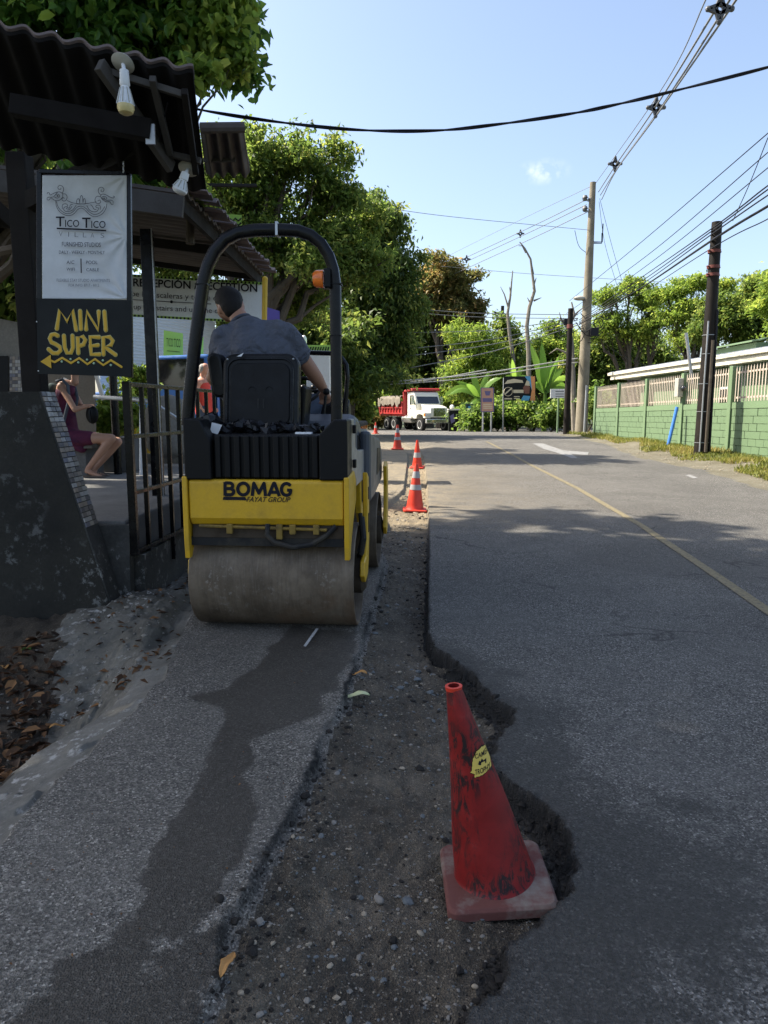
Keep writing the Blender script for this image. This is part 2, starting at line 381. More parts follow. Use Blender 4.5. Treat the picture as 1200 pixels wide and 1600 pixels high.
leafmat('leaf_light', (0.076, 0.137, 0.021), (0.161, 0.241, 0.038), (0.295, 0.340, 0.063))
leafmat('leaf_rust', (.065, .085, .022), (.150, .140, .040), (.320, .220, .075))
leafmat('leaf_glossy', (.040, .100, .020), (.080, .170, .030), (.190, .290, .045), .35, .5)
leafmat('leaf_banana', (.060, .140, .022), (.110, .220, .032), (.180, .300, .050), .4, .45)
leafmat('grass_blade', (.090, .115, .020), (.185, .195, .036), (.330, .270, .090), .6, .3)
leafmat('litter', (.028, .016, .009), (.095, .045, .018), (.26, .13, .050), .8, .1)
leafmat('hedge_leaf', (.045, .095, .016), (.110, .180, .030), (.230, .290, .080), .4)

# ------------------------------------------------------------------ mesh building
class MB:
    def __init__(s): s.v = []; s.f = []
    def add(s, vs_, fs):
        o = len(s.v); s.v += [tuple(v) for v in vs_]; s.f += [tuple(i+o for i in f) for f in fs]; return s
    def box(s, x0, x1, y0, y1, z0, z1, M=None):
        vs_ = [Vector((x, y, z)) for z in (z0, z1) for y in (y0, y1) for x in (x0, x1)]
        if M is not None: vs_ = [M @ v for v in vs_]
        return s.add(vs_, [(0, 2, 3, 1), (4, 5, 7, 6), (0, 1, 5, 4), (2, 6, 7, 3), (0, 4, 6, 2), (1, 3, 7, 5)])
    def tube(s, pts, r, n=8, cap=True, twist=0.):
        pts = [Vector(p) for p in pts]
        rs = r if isinstance(r, (list, tuple)) else [r]*len(pts)
        vs_ = []; fs = []; ref = None
        for i, p in enumerate(pts):
            a = pts[max(i-1, 0)]; b = pts[min(i+1, len(pts)-1)]
            t = (b-a).normalized()
            if ref is None:
                ref = Vector((0, 0, 1)) if abs(t.z) < .9 else Vector((1, 0, 0))
            u = (ref - t*ref.dot(t)).normalized(); w = t.cross(u); ref = u
            for k in range(n):
                an = 2*PI*k/n + twist
                vs_.append(p + (u*math.cos(an) + w*math.sin(an))*rs[i])
        m = len(pts)
        for i in range(m-1):
            for k in range(n):
                fs.append((i*n+k, i*n+(k+1) % n, (i+1)*n+(k+1) % n, (i+1)*n+k))
        if cap:
            fs.append(tuple(range(n-1, -1, -1))); fs.append(tuple((m-1)*n+k for k in range(n)))
        return s.add(vs_, fs)
    def bar(s, a, b, w, h, up=Vector((0, 0, 1))):
        a = Vector(a); b = Vector(b); t = (b-a).normalized()
        if abs(t.dot(up)) > .95: up = Vector((0, 1, 0))
        r = t.cross(up).normalized(); u = r.cross(t)
        vs_ = [q + r*sx*w/2 + u*sz*h/2 for q in (a, b) for sz in (-1, 1) for sx in (-1, 1)]
        return s.add(vs_, [(0, 1, 3, 2), (4, 6, 7, 5), (0, 4, 5, 1), (2, 3, 7, 6), (0, 2, 6, 4), (1, 5, 7, 3)])
    def prism(s, poly, fn, t0, t1):
        """poly of 2-D points, fn(a, b, t) -> point; extruded from t0 to t1"""
        n = len(poly)
        vs_ = [fn(a, b, t0) for a, b in poly] + [fn(a, b, t1) for a, b in poly]
        fs = [tuple(range(n-1, -1, -1)), tuple(range(n, 2*n))] + [(i, (i+1) % n, n+(i+1) % n, n+i) for i in range(n)]
        return s.add(vs_, fs)
    def lathe(s, prof, n=24, M=None, shear=(0, 0), closed=False):
        vs_ = []; fs = []
        for (r, z) in prof:
            for k in range(n):
                a = 2*PI*k/n; v = Vector((r*math.cos(a)+shear[0]*z, r*math.sin(a)+shear[1]*z, z))
                vs_.append(M @ v if M is not None else v)
        m = len(prof)
        for i in range(m-1 if not closed else m):
            j = (i+1) % m
            for k in range(n):
                fs.append((i*n+k, i*n+(k+1) % n, j*n+(k+1) % n, j*n+k))
        return s.add(vs_, fs)
    def ball(s, c, r, nu=14, nv=9, M=None):
        c = Vector(c); r = Vector((r, r, r)) if isinstance(r, (int, float)) else Vector(r)
        vs_ = []; fs = []
        for j in range(nv+1):
            t = PI*j/nv
            for k in range(nu):
                a = 2*PI*k/nu
                v = Vector((r.x*math.sin(t)*math.cos(a), r.y*math.sin(t)*math.sin(a), r.z*math.cos(t)))
                if M is not None: v = M @ v
                vs_.append(c + v)
        for j in range(nv):
            for k in range(nu):
                fs.append((j*nu+k, (j+1)*nu+k, (j+1)*nu+(k+1) % nu, j*nu+(k+1) % nu))
        return s.add(vs_, fs)
    def capsule(s, a, ra, b, rb):
        s.ball(a, ra); s.ball(b, rb)
        if (Vector(a)-Vector(b)).length > 1e-4: s.tube([a, b], [ra, rb], 14)
        return s
    def sheet(s, fn, nu, nv):
        vs_ = [fn(i/nu, j/nv) for j in range(nv+1) for i in range(nu+1)]
        fs = [(j*(nu+1)+i, j*(nu+1)+i+1, (j+1)*(nu+1)+i+1, (j+1)*(nu+1)+i) for j in range(nv) for i in range(nu)]
        return s.add(vs_, fs)
    def slab(s, fn, nu, nv, th):
        """sheet with thickness th (vector), closed at the rim"""
        th = Vector(th); n0 = len(s.v)
        a = [Vector(fn(i/nu, j/nv)) for j in range(nv+1) for i in range(nu+1)]
        s.v += [tuple(p) for p in a] + [tuple(p+th) for p in a]; K = len(a); w = nu+1
        for j in range(nv):
            for i in range(nu):
                q = (j*w+i, j*w+i+1, (j+1)*w+i+1, (j+1)*w+i)
                s.f.append(tuple(n0+x for x in q)); s.f.append(tuple(n0+K+x for x in q[::-1]))
        rim = [i for i in range(nu+1)] + [j*w+nu for j in range(1, nv+1)] + [nv*w+i for i in range(nu-1, -1, -1)] + [j*w for j in range(nv-1, 0, -1)]
        for i in range(len(rim)):
            p, q = rim[i], rim[(i+1) % len(rim)]
            s.f.append((n0+q, n0+p, n0+K+p, n0+K+q))
        return s

def tag(o, label=None, cat=None, group=None, kind=None):
    if label: o['label'] = label
    if cat: o['category'] = cat
    if group: o['group'] = group
    if kind: o['kind'] = kind
    return o
def empty(name, loc, rz=0., label=None, cat=None, group=None):
    o = bpy.data.objects.new(name, None); C.objects.link(o)
    o.location = loc; o.rotation_euler = (0, 0, rz); o.empty_display_size = .1
    return tag(o, label, cat, group)
def finish(o, smooth=False, bevel=0., seg=2, angle=35):
    me = o.data
    if smooth:
        me.polygons.foreach_set('use_smooth', [True]*len(me.polygons))
        if angle < 180: me.set_sharp_from_angle(angle=R(angle))
    if bevel:
        b = o.modifiers.new('bevel', 'BEVEL'); b.width = bevel; b.segments = seg; b.limit_method = 'ANGLE'; b.angle_limit = R(40)
        b.harden_normals = False
    return o
def mesh_of(name, mb, M):
    me = bpy.data.meshes.new(name); me.from_pydata(mb.v, [], mb.f); me.validate(); me.update()
    bm = bmesh.new(); bm.from_mesh(me); bmesh.ops.recalc_face_normals(bm, faces=bm.faces); bm.to_mesh(me); bm.free()
    if M: me.materials.append(MATS[M])
    return me
def part(name, mb, M, parent, smooth=False, bevel=0., local=False, label=None, angle=35):
    """mesh child.  World-built verts are shifted into the parent's (unrotated) frame unless local."""
    if not local:
        root = parent; off = Vector((0, 0, 0))
        while root is not None: off += Vector(root.location); root = root.parent
        mb.v = [(v[0]-off.x, v[1]-off.y, v[2]-off.z) for v in mb.v]
    o = bpy.data.objects.new(name, mesh_of(name, mb, M)); C.objects.link(o); o.parent = parent
    finish(o, smooth, bevel, angle=angle)
    return tag(o, label)
def thing(name, mb, M, label=None, cat=None, group=None, kind=None, smooth=False, bevel=0., angle=35):
    """one-mesh top-level object with its origin at its base"""
    a = np.array(mb.v); base = Vector((float(a[:, 0].mean()), float(a[:, 1].mean()), float(a[:, 2].min())))
    mb.v = [(v[0]-base.x, v[1]-base.y, v[2]-base.z) for v in mb.v]
    o = bpy.data.objects.new(name, mesh_of(name, mb, M)); C.objects.link(o); o.location = base
    finish(o, smooth, bevel, angle=angle)
    return tag(o, label, cat, group, kind)
def copy_tree(o, parent=None):
    c = o.copy(); C.objects.link(c); c.parent = parent
    for ch in o.children: copy_tree(ch, c)
    return c

def np_mesh(name, verts, faces4, M, tint=None, smooth=False, tris=None):
    """quads (n,4) [+ tris] from numpy arrays; tint = per-vertex float attribute"""
    me = bpy.data.meshes.new(name)
    nv = len(verts); nq = len(faces4)
    me.vertices.add(nv); me.vertices.foreach_set('co', np.asarray(verts, np.float32).ravel())
    me.loops.add(nq*4); me.loops.foreach_set('vertex_index', np.asarray(faces4, np.int32).ravel())
    me.polygons.add(nq); me.polygons.foreach_set('loop_start', np.arange(nq, dtype=np.int32)*4)
    me.update(calc_edges=True)
    if smooth: me.polygons.foreach_set('use_smooth', np.ones(nq, bool))
    attrs = tint if isinstance(tint, dict) else ({'tint': tint} if tint is not None else {})
    for k, a in attrs.items():
        at = me.attributes.new(k, 'FLOAT', 'POINT'); at.data.foreach_set('value', np.asarray(a, np.float32))
    me.materials.append(MATS[M])
    return me

# ------------------------------------------------------------------ lettering
def text_mb(body, shear=0., offset=0., spacing=1., extrude=0.):
    cu = bpy.data.curves.new('t', 'FONT'); cu.body = body; cu.shear = shear; cu.offset = offset
    cu.space_character = spacing; cu.resolution_u = 3; cu.extrude = extrude; cu.fill_mode = 'FRONT' if extrude == 0 else 'BOTH'
    o = bpy.data.objects.new('t', cu); C.objects.link(o)
    me = bpy.data.meshes.new_from_object(o)
    v = [tuple(x.co) for x in me.vertices]; f = [tuple(p.vertices) for p in me.polygons]
    bpy.data.objects.remove(o); bpy.data.curves.remove(cu); bpy.data.meshes.remove(me)
    return v, f
def lettering(name, body, box, d, M, parent, slope=0., fn=None, local=False, split=False, **kw):
    """text fitted to the pixel box (x0,y0,x1,y1) on the plane at distance d (or through fn(px,py)->point)"""
    v, f = text_mb(body, **kw)
    a = np.array(v); x0, y0 = a[:, 0].min(), a[:, 1].min(); w, h = np.ptp(a[:, 0]), np.ptp(a[:, 1])
    mb = MB(); out = []
    for q in v:
        u = (q[0]-x0)/w; t = (q[1]-y0)/h
        px = box[0]+u*(box[2]-box[0]); py = box[3]+t*(box[1]-box[3])+slope*u
        out.append(fn(px, py) if fn else P(px, py, d))
    if not split:
        mb.add(out, f); return part(name, mb, M, parent, local=local)
    par = list(range(len(v)))
    def root(i):
        while par[i] != i: par[i] = par[par[i]]; i = par[i]
        return i
    for q in f:
        for i in q[1:]: par[root(i)] = root(q[0])
    isl = {}
    for q in f: isl.setdefault(root(q[0]), []).append(q)
    for fs in isl.values():
        ids = sorted({i for q in fs for i in q}); mp = {i: k for k, i in enumerate(ids)}
        part('letter', MB().add([out[i] for i in ids], [tuple(mp[i] for i in q) for q in fs]), M, parent, local=local)
# ================================================================== TERRAIN
def edge(pts, dz=0.):
    w = [G(x, y, dz) for x, y in pts]
    w.sort(key=lambda p: p.y)
    return np.array([p.y for p in w]), np.array([p.x for p in w])
road_left = edge([(715, 1600), (732, 1580), (770, 1550), (798, 1520), (790, 1485), (815, 1455), (862, 1430), (890, 1390), (900, 1340), (890, 1300), (865, 1265),
                  (830, 1240), (790, 1215), (768, 1190), (775, 1160), (800, 1130), (800, 1108), (770, 1085), (737, 1050), (705, 1026), (682, 1012), (669, 990),
                  (669, 920), (671, 860), (670, 800), (668, 760), (664, 725), (661, 712), (645, 697), (615, 687), (592, 680)])
strip_right = edge([(300, 1600), (320, 1550), (338, 1500), (350, 1450), (368, 1405), (384, 1370), (408, 1338), (430, 1300), (455, 1260), (480, 1200), (494, 1165),
                    (506, 1130), (530, 1100), (545, 1060), (560, 1010), (580, 950), (597, 892), (600, 875), (590, 850), (592, 830), (604, 815), (597, 802), (602, 788), (630, 764), (637, 716)])
strip_left = edge([(-120, 1440), (0, 1315), (105, 1200), (135, 1180), (245, 1070), (268, 1030), (300, 950)])
gutter_left = edge([(-200, 1330), (0, 1190), (65, 1140), (135, 1112), (200, 1070), (237, 1015), (282, 962)])
litter_right = edge([(-160, 1275), (0, 1188), (55, 1138), (68, 1085), (80, 1020), (95, 965)])
road_right = edge([(1200, 767), (1100, 735), (1000, 715), (950, 696), (868, 679)])
def ext(e, lo, hi):
    y, x = e
    return (np.concatenate([[lo[0]], y, [hi[0]]]), np.concatenate([[lo[1]], x, [hi[1]]]))
road_left = ext(road_left, (.4, .06), (80, -3.5)); strip_right = ext(strip_right, (.4, -.55), (80, 2.0))
strip_left = ext(strip_left, (.4, -.85), (9, -1.72)); gutter_left = ext(gutter_left, (.4, -1.2), (9, -1.78))
litter_right = ext(litter_right, (.4, -1.6), (9, -2.0))
road_right = ext(road_right, (-5, 5.6), (90, 40))
TR_END = float(G(650, 708).y)                      # far end of the trench

def inpoly(x, y, poly):
    c = np.zeros(x.shape, bool); n = len(poly)
    for i in range(n):
        x0, y0 = poly[i]; x1, y1 = poly[(i+1) % n]
        k = ((y0 > y) != (y1 > y)) & (x < (x1-x0)*(y-y0)/((y1-y0) or 1e-9)+x0)
        c ^= k
    return c
def wpoly(pts): return [tuple(G(a, b)[:2]) for a, b in pts]
WET = [wpoly([(452, 975), (430, 1000), (398, 1040), (352, 1072), (290, 1090), (345, 1105), (332, 1150), (330, 1190), (300, 1235), (268, 1275), (250, 1330), (220, 1395), (190, 1440),
              (150, 1470), (95, 1485), (70, 1530), (20, 1600), (260, 1660), (300, 1580), (235, 1500), (262, 1440), (300, 1450), (345, 1400), (372, 1330), (400, 1270),
              (370, 1200), (410, 1150), (480, 1120), (505, 1100), (535, 1050), (556, 985)]),
       wpoly([(250, 1470), (350, 1440), (335, 1510), (300, 1560), (262, 1530)])]

def terrain():
    xs = np.concatenate([np.linspace(-70, -14, 12), np.linspace(-13, -5.2, 24), np.arange(-5, -1.9, .045), np.arange(-1.9, 1.42, .0125),
                         np.arange(1.5, 15, .13), np.linspace(16, 90, 24)])
    ys = list(np.arange(-2.2, .9, .03)) + [.9]
    while ys[-1] < 75: ys.append(ys[-1] + max(.0075, ys[-1]*.0064))
    ys = np.array(ys + list(np.linspace(77, 170, 30)))
    X, Y = np.meshgrid(xs, ys)
    Z0 = zr(Y)
    wob = (fbm(X*9, Y*9, 3, 4)*.07 + fbm(X*30, Y*30, 9, 3)*.05) * np.clip(3.2/np.maximum(Y, 1.), .25, 1)
    xr = np.interp(Y, *road_left) + wob*np.where(Y < 4.6, 1, .35)
    xl = np.interp(Y, *strip_right) + (fbm(X*7, Y*7, 31, 4)*.06 + fbm(X*45, Y*45, 5, 2)*.02)*np.clip(3.5/np.maximum(Y, 1), .3, 1)
    xl = np.where(Y > TR_END, xr+.001, np.minimum(xl, xr-.02))
    xsl = np.interp(Y, *strip_left) + fbm(X*6, Y*6, 41, 4)*.09
    xgl = np.interp(Y, *gutter_left) + fbm(X*5, Y*5, 47, 4)*.08
    xre = np.interp(Y, *road_right) + fbm(X*1.2, Y*1.2, 51, 4)*.5
    # trench floor
    t_r = xr - X; t_l = X - xl
    bed = -.105 + fbm(X*3, Y*3, 61, 4)*.05 + fbm(X*22, Y*22, 67, 3)*.022 + fbm(X*70, Y*70, 71, 2)*.012
    bed += .066*sstep(.45, .0, t_l)*sstep(9, 7, Y); bed += sstep(2.4, 1.2, Y)*.02 + sstep(9.5, 10.6, Y)*.03
    top_r = fbm(X*2, Y*2, 73, 3)*.008 + fbm(X*60, Y*60, 75, 2)*.003
    lip = np.exp(-np.clip(-t_r, 0, 9)/.05)*fbm(X*25, Y*25, 77, 3)*.03
    ledge_on = sstep(1.5, 1.7, Y)*sstep(4.4, 4.1, Y)
    ledge_w = .05 + .05*fbm(X*5, Y*5, 79, 3)
    fall1 = sstep(0, .014, t_r); fall2 = sstep(.045, .075, t_r + ledge_w*.3)
    fall = (1-ledge_on)*sstep(0, .016, t_r) + ledge_on*(.52*fall1 + .48*fall2)
    fall_l = sstep(0, .022, t_l)
    top_l = -.012 + fbm(X*1.7, Y*1.7, 81, 3)*.016 + fbm(X*60, Y*60, 75, 2)*.003
    lipl = np.exp(-np.clip(-t_l, 0, 9)/.05)*fbm(X*25, Y*25, 83, 3)*.03
    mid = (xl+xr)/2
    rough = fbm(X*38, Y*38, 85, 3)*.05
    zR = top_r + lip + fall*(bed-top_r) + rough*4*fall*(1-fall)
    zL = top_l + lipl + fall_l*(bed-top_l) + rough*4*fall_l*(1-fall_l)
    Z = np.where(X > mid, zR, zL)
    far = Y > TR_END
    Z = np.where(far, np.where(X > xr, top_r, top_r - .012 + fbm(X*2, Y*2, 87, 4)*.03), Z)
    # the far shallow patch around the third cone
    pc = G(622, 697); pm = np.exp(-(((X-pc.x)/1.1)**4+((Y-pc.y)/1.8)**4))*far
    Z -= pm*.07
    # gutter, ditch and rubble on the left
    u = xsl - X; g = xgl - X
    near = Y < 9
    zg = -.015 - np.clip(u, 0, .6)*.22 + fbm(X*14, Y*14, 89, 3)*.014
    ditch = -.12 - .26*sstep(0, .45, g)*sstep(5.4, 4.0, Y) + fbm(X*4, Y*4, 91, 4)*.09 + fbm(X*24, Y*24, 93, 3)*.05
    mound = sstep(-2.9, -1.85, X)*sstep(3.7, 4.9, Y)*.16*sstep(6.4, 5.4, Y)
    ditch = ditch + mound + .06*sstep(5.0, 5.8, Y) + fbm(X*13, Y*13, 131, 5)*.035
    lf = np.where(g > 0, zg*(1-sstep(0, .14, g)) + ditch*sstep(0, .14, g), zg)
    ledge2 = sstep(-.005, .012, u)*.02*(fbm(X*3, Y*3, 95, 2) > -.05)
    Z = np.where((u > 0) & near, lf - ledge2, Z)
    hill = sstep(9, 12, Y)*sstep(-1.9, -3.5, X)*.35
    Z = np.where((X < -1.8) & (Y >= 9), Z + hill, Z)
    # verge on the right
    e = X - xre
    Z = np.where(e > 0, top_r + sstep(-.1, 2.0, e)*.13 + fbm(X*1.5, Y*1.5, 97, 4)*.10*sstep(0, .8, e), Z)
    Zw = Z0 + Z
    # classes
    def fc(a): return (a[:-1, :-1]+a[1:, :-1]+a[:-1, 1:]+a[1:, 1:])/4
    cx, cy = fc(X), fc(Y); tr, tl, uu, gg, ee = fc(t_r), fc(t_l), fc(u), fc(g), fc(e)
    cls = np.zeros(cx.shape, int)
    cls[(tr > .034) & (tl > .05) & (cy < TR_END)] = 1
    led = (tr > .085) & (tl > .05) & (cy < TR_END)
    cls[(tr > .034) & (tr <= .09) & (fc(ledge_on) > .5)] = 0
    cls[(cx < fc(mid)) & (tl <= .05) & (cy < TR_END)] = 2
    cls[(cy >= TR_END) & (tr > 0)] = 4
    cls[(uu > 0) & (cy < 9)] = 3
    cls[(gg > .03) & (cy < 9)] = 5
    cls[(gg > .03) & (cy < 9) & (cx > fc(np.interp(Y, *litter_right) + fbm(X*7, Y*7, 121, 4)*.25)) & (cy > 2.6)] = 8
    cls[(cx < -1.8) & (cy >= 9)] = 5
    cls[ee > 0] = 6
    cls[(cy > 66)] = 7; cls[(ee > 12)] = 7; cls[(cx < -9)] = 7
    # attributes
    wn_ = fbm(X*5, Y*5, 101, 5)
    jx = X + fbm(X*6, Y*6, 103, 4)*.16; jy = Y + fbm(X*6, Y*6, 105, 4)*.16
    wet = np.zeros(X.shape)
    for pl in WET: wet = np.maximum(wet, inpoly(jx, jy, pl).astype(float))
    k = np.ones(3)/3
    for _ in range(2):
        wet[1:-1] = (wet[:-2]+wet[1:-1]+wet[2:])/3; wet[:, 1:-1] = (wet[:, :-2]+wet[:, 1:-1]+wet[:, 2:])/3
    wet *= .85 + .3*wn_
    side = np.clip(1.3-np.abs(t_r-.03)/.055, 0, 1)*(t_r > -.02)
    fringe = np.where(X > mid, np.clip(1.15 - (-t_r)/(.26 + .34*(fbm(X*1.1, Y*1.1, 107, 3)+.2) + .75*sstep(3.4, 1.8, Y)) + wn_*1.1, 0, 1)*sstep(5.0, 4.2, Y), 0)
    wet = np.maximum(wet, np.maximum(side, fringe*.9))
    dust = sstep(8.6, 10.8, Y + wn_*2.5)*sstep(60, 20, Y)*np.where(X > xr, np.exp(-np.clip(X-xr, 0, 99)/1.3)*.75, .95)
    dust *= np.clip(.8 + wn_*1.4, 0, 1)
    tar = np.clip(1.35-np.abs(t_r-.03)/.045, 0, 1)*(t_r > -.012)*sstep(9.5, 8, Y)
    tar = np.maximum(tar, np.clip(1.2-np.abs(t_l-.005)/.02, 0, 1)*sstep(8.5, 7, Y)*np.clip(.5+fbm(X*4, Y*4, 111, 3)*2.2, 0, 1))
    V = np.stack([X, Y, Zw], -1).reshape(-1, 3); W = X.shape[1]
    idx = np.arange(X.size).reshape(X.shape)
    Q = np.stack([idx[:-1, :-1], idx[:-1, 1:], idx[1:, 1:], idx[1:, :-1]], -1)
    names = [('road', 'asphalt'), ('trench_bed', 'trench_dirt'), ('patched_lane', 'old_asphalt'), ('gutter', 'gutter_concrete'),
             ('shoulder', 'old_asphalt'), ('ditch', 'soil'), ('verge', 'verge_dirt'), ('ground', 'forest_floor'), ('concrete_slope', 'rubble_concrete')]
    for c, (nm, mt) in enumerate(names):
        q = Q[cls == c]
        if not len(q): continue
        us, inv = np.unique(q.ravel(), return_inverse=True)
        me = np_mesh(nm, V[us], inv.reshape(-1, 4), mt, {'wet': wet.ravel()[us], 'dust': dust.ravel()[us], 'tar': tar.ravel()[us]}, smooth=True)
        o = bpy.data.objects.new(nm, me); C.objects.link(o); o['kind'] = 'structure'
    return X, Y, Zw, cls, (xs, ys)
TX, TY, TZ, TCLS, (TXS, TYS) = terrain()
def tz(x, y):
    """height of the finished terrain"""
    i = np.clip(np.searchsorted(TXS, x)-1, 0, len(TXS)-2); j = np.clip(np.searchsorted(TYS, y)-1, 0, len(TYS)-2)
    fx = np.clip((x-TXS[i])/(TXS[i+1]-TXS[i]), 0, 1); fy = np.clip((y-TYS[j])/(TYS[j+1]-TYS[j]), 0, 1)
    return (TZ[j, i]*(1-fx)+TZ[j, i+1]*fx)*(1-fy) + (TZ[j+1, i]*(1-fx)+TZ[j+1, i+1]*fx)*fy
def tcls(x, y):
    i = np.clip(np.searchsorted(TXS, x)-1, 0, len(TXS)-2); j = np.clip(np.searchsorted(TYS, y)-1, 0, len(TYS)-2)
    return TCLS[j, i]
# far land out to the horizon, a little below the detailed sheet
mb = MB()
def _far(u, v):
    x = -1500+3000*u; y = -600+2600*v
    return (x, y, -1.2 - .0*abs(x))
mb.sheet(_far, 12, 12); o = thing('ground', mb, 'forest_floor', kind='structure')

# painted markings, each a thin sheet laid over the road
def strip_mark(name, pts, w, mt, lift=.006, seg=60):
    ws = [G(*q) if len(q) == 2 else Vector(q) for q in pts]; mb = MB(); P2 = []
    for i in range(len(ws)-1):
        for k in range(seg):
            P2.append(ws[i].lerp(ws[i+1], k/seg))
    P2.append(ws[-1])
    vs_ = []
    for i, p in enumerate(P2):
        t = (P2[min(i+1, len(P2)-1)]-P2[max(i-1, 0)]).normalized(); n = Vector((t.y, -t.x, 0))
        for s_ in (-1, 1):
            q = p + n*s_*w/2; vs_.append((q.x, q.y, float(tz(q.x, q.y))+lift))
    fs = [(2*i, 2*i+1, 2*i+3, 2*i+2) for i in range(len(P2)-1)]
    mb.add(vs_, fs); o = thing(name, mb, mt, kind='structure'); return o
strip_mark('centre_line', [(2.35, -2, 0), (2.55, 1.2, 0), (1330, 1040), (1200, 955), (1090, 880), (1000, 820), (900, 762), (830, 727), (760, 690)], .10, 'road_yellow')
def poly_mark(name, pts, mt, lift=.007):
    ws = [G(a, b) for a, b in pts]; mb = MB()
    c = sum(ws, Vector())/len(ws)
    mb.add([(p.x, p.y, float(tz(p.x, p.y))+lift) for p in ws], [tuple(range(len(ws)))])
    o = thing(name, mb, mt, kind='structure'); return o
poly_mark('painted_arrow', [(832, 693), (848, 693), (880, 704), (920, 707), (918, 711), (893, 710), (903, 716), (893, 716), (868, 707), (850, 702)], 'road_white')
poly_mark('edge_dash', [(1070, 743), (1078, 742), (1091, 747), (1084, 748)], 'road_white')
poly_mark('lime_line', [(474, 1011), (478, 1012), (498, 984), (494, 983)], 'lime_mark', .02)

# stones in the trench (uncountable gravel) and the larger single ones
rng = np.random.default_rng(5)
ico_v, ico_f = [], []
_t = (1+5**.5)/2
ico_v = np.array([(-1, _t, 0), (1, _t, 0), (-1, -_t, 0), (1, -_t, 0), (0, -1, _t), (0, 1, _t), (0, -1, -_t), (0, 1, -_t), (_t, 0, -1), (_t, 0, 1), (-_t, 0, -1), (-_t, 0, 1)])/math.sqrt(1+_t*_t)
ico_f = [(0, 11, 5), (0, 5, 1), (0, 1, 7), (0, 7, 10), (0, 10, 11), (1, 5, 9), (5, 11, 4), (11, 10, 2), (10, 7, 6), (7, 1, 8), (3, 9, 4), (3, 4, 2), (3, 2, 6), (3, 6, 8), (3, 8, 9), (4, 9, 5), (2, 4, 11), (6, 2, 10), (8, 6, 7), (9, 8, 1)]
def gravel(name, xs_, ys_, rs, mt, smooth=True):
    V = []; Fc = []
    for x, y, r in zip(xs_, ys_, rs):
        s_ = np.array([1, rng.uniform(.5, .95), rng.uniform(.3, .6)])*r
        a = rng.uniform(0, 2*PI); ca, sa = math.cos(a), math.sin(a)
        v = ico_v*(1+rng.uniform(-.3, .3, (12, 1)))*s_
        v = np.stack([v[:, 0]*ca-v[:, 1]*sa, v[:, 0]*sa+v[:, 1]*ca, v[:, 2]], -1) + [x, y, float(tz(x, y))+s_[2]*.35]
        o = len(V)*12; V.append(v); Fc += [(a_+o, b+o, c+o) for a_, b, c in ico_f]
    V = np.concatenate(V)
    mb = MB(); mb.v = [tuple(q) for q in V]; mb.f = Fc
    me = bpy.data.meshes.new(name); me.from_pydata(mb.v, [], mb.f); me.update(); me.materials.append(MATS[mt])
    me.polygons.foreach_set('use_smooth', [smooth]*len(me.polygons))
    o = bpy.data.objects.new(name, me); C.objects.link(o)
    return o
def scatter(n, y0, y1, cl, xlo, xhi, bias=1.):
    y = y0*(y1/y0)**rng.random(n*6); x = xlo + (xhi-xlo)*rng.random(n*6)
    k = np.isin(tcls(x, y), cl); return x[k][:n], y[k][:n]
for i, (n, r0) in enumerate([(1900, .0062), (1500, .0062), (900, .0058), (1500, .0060)]):
    x, y = scatter(n, 1.25, 12, [1], -1.0, 1.3)
    dens = fbm(x*2.2, y*2.2, 201, 3) + rng.normal(0, .12, len(x))
    k = dens > -.10; x, y = x[k], y[k]
    r = r0*rng.lognormal(-.35, .55, len(x))*np.clip(.6+y*.13, .7, 1.7)
    o = gravel('gravel', x, y, np.clip(r, .0025, .028), 'stone_%d' % i, False)
    tag(o, ['pale grey pebbles strewn in the dug trench', 'bluish grey pebbles strewn in the dug trench', 'cream pebbles strewn in the dug trench', 'near black grit strewn in the dug trench'][i], 'gravel', kind='stuff')
x, y = scatter(260, 10, 18, [1], .2, 1.4); o = gravel('gravel', x, y, .022*rng.lognormal(-.3, .4, len(x)), 'stone_2'); tag(o, 'sunlit tan gravel in the far trench around the cones', 'gravel', kind='stuff')
# crumbs of broken asphalt along the trench edges
ys_ = 1.3*(9/1.3)**rng.random(1100); sd_ = rng.random(1100) < .62
xs_ = np.where(sd_, np.interp(ys_, *road_left)-np.abs(rng.normal(.05, .05, 1100)), np.interp(ys_, *strip_right)+np.abs(rng.normal(.05, .05, 1100)))
o = gravel('asphalt_crumbs', xs_, ys_, np.clip(.0075*rng.lognormal(-.1, .6, 1100), .002, .026), 'stone_3', False); tag(o, 'black asphalt crumbs fallen along the broken trench edges', 'rubble', kind='stuff')
ys_ = rng.uniform(1.6, 4.25, 300); xs_ = np.interp(ys_, *road_left) - rng.uniform(.02, .11, 300)
o = gravel('asphalt_chunks', xs_, ys_, np.clip(.011*rng.lognormal(0, .45, 300), .004, .024), 'stone_3', False); tag(o, 'black asphalt chunks in the two scooped bays beside the large red cone', 'rubble', kind='stuff')
x, y = scatter(900, 13, 30, [6], 5, 12); e_ = x - np.interp(y, *road_right); k = e_ < 1.8
o = gravel('gravel', x[k], y[k], rng.uniform(.012, .035, k.sum()), 'stone_2'); tag(o, 'loose shoulder gravel between road and grass verge', 'gravel', kind='stuff')
x, y = scatter(420, 3.0, 6.2, [5, 8], -2.6, -1.2); o = gravel('rubble', x, y, .010*rng.lognormal(-.1, .5, len(x)), 'stone_0'); tag(o, 'whitish concrete rubble at the foot of the mossy wall', 'rubble', kind='stuff')
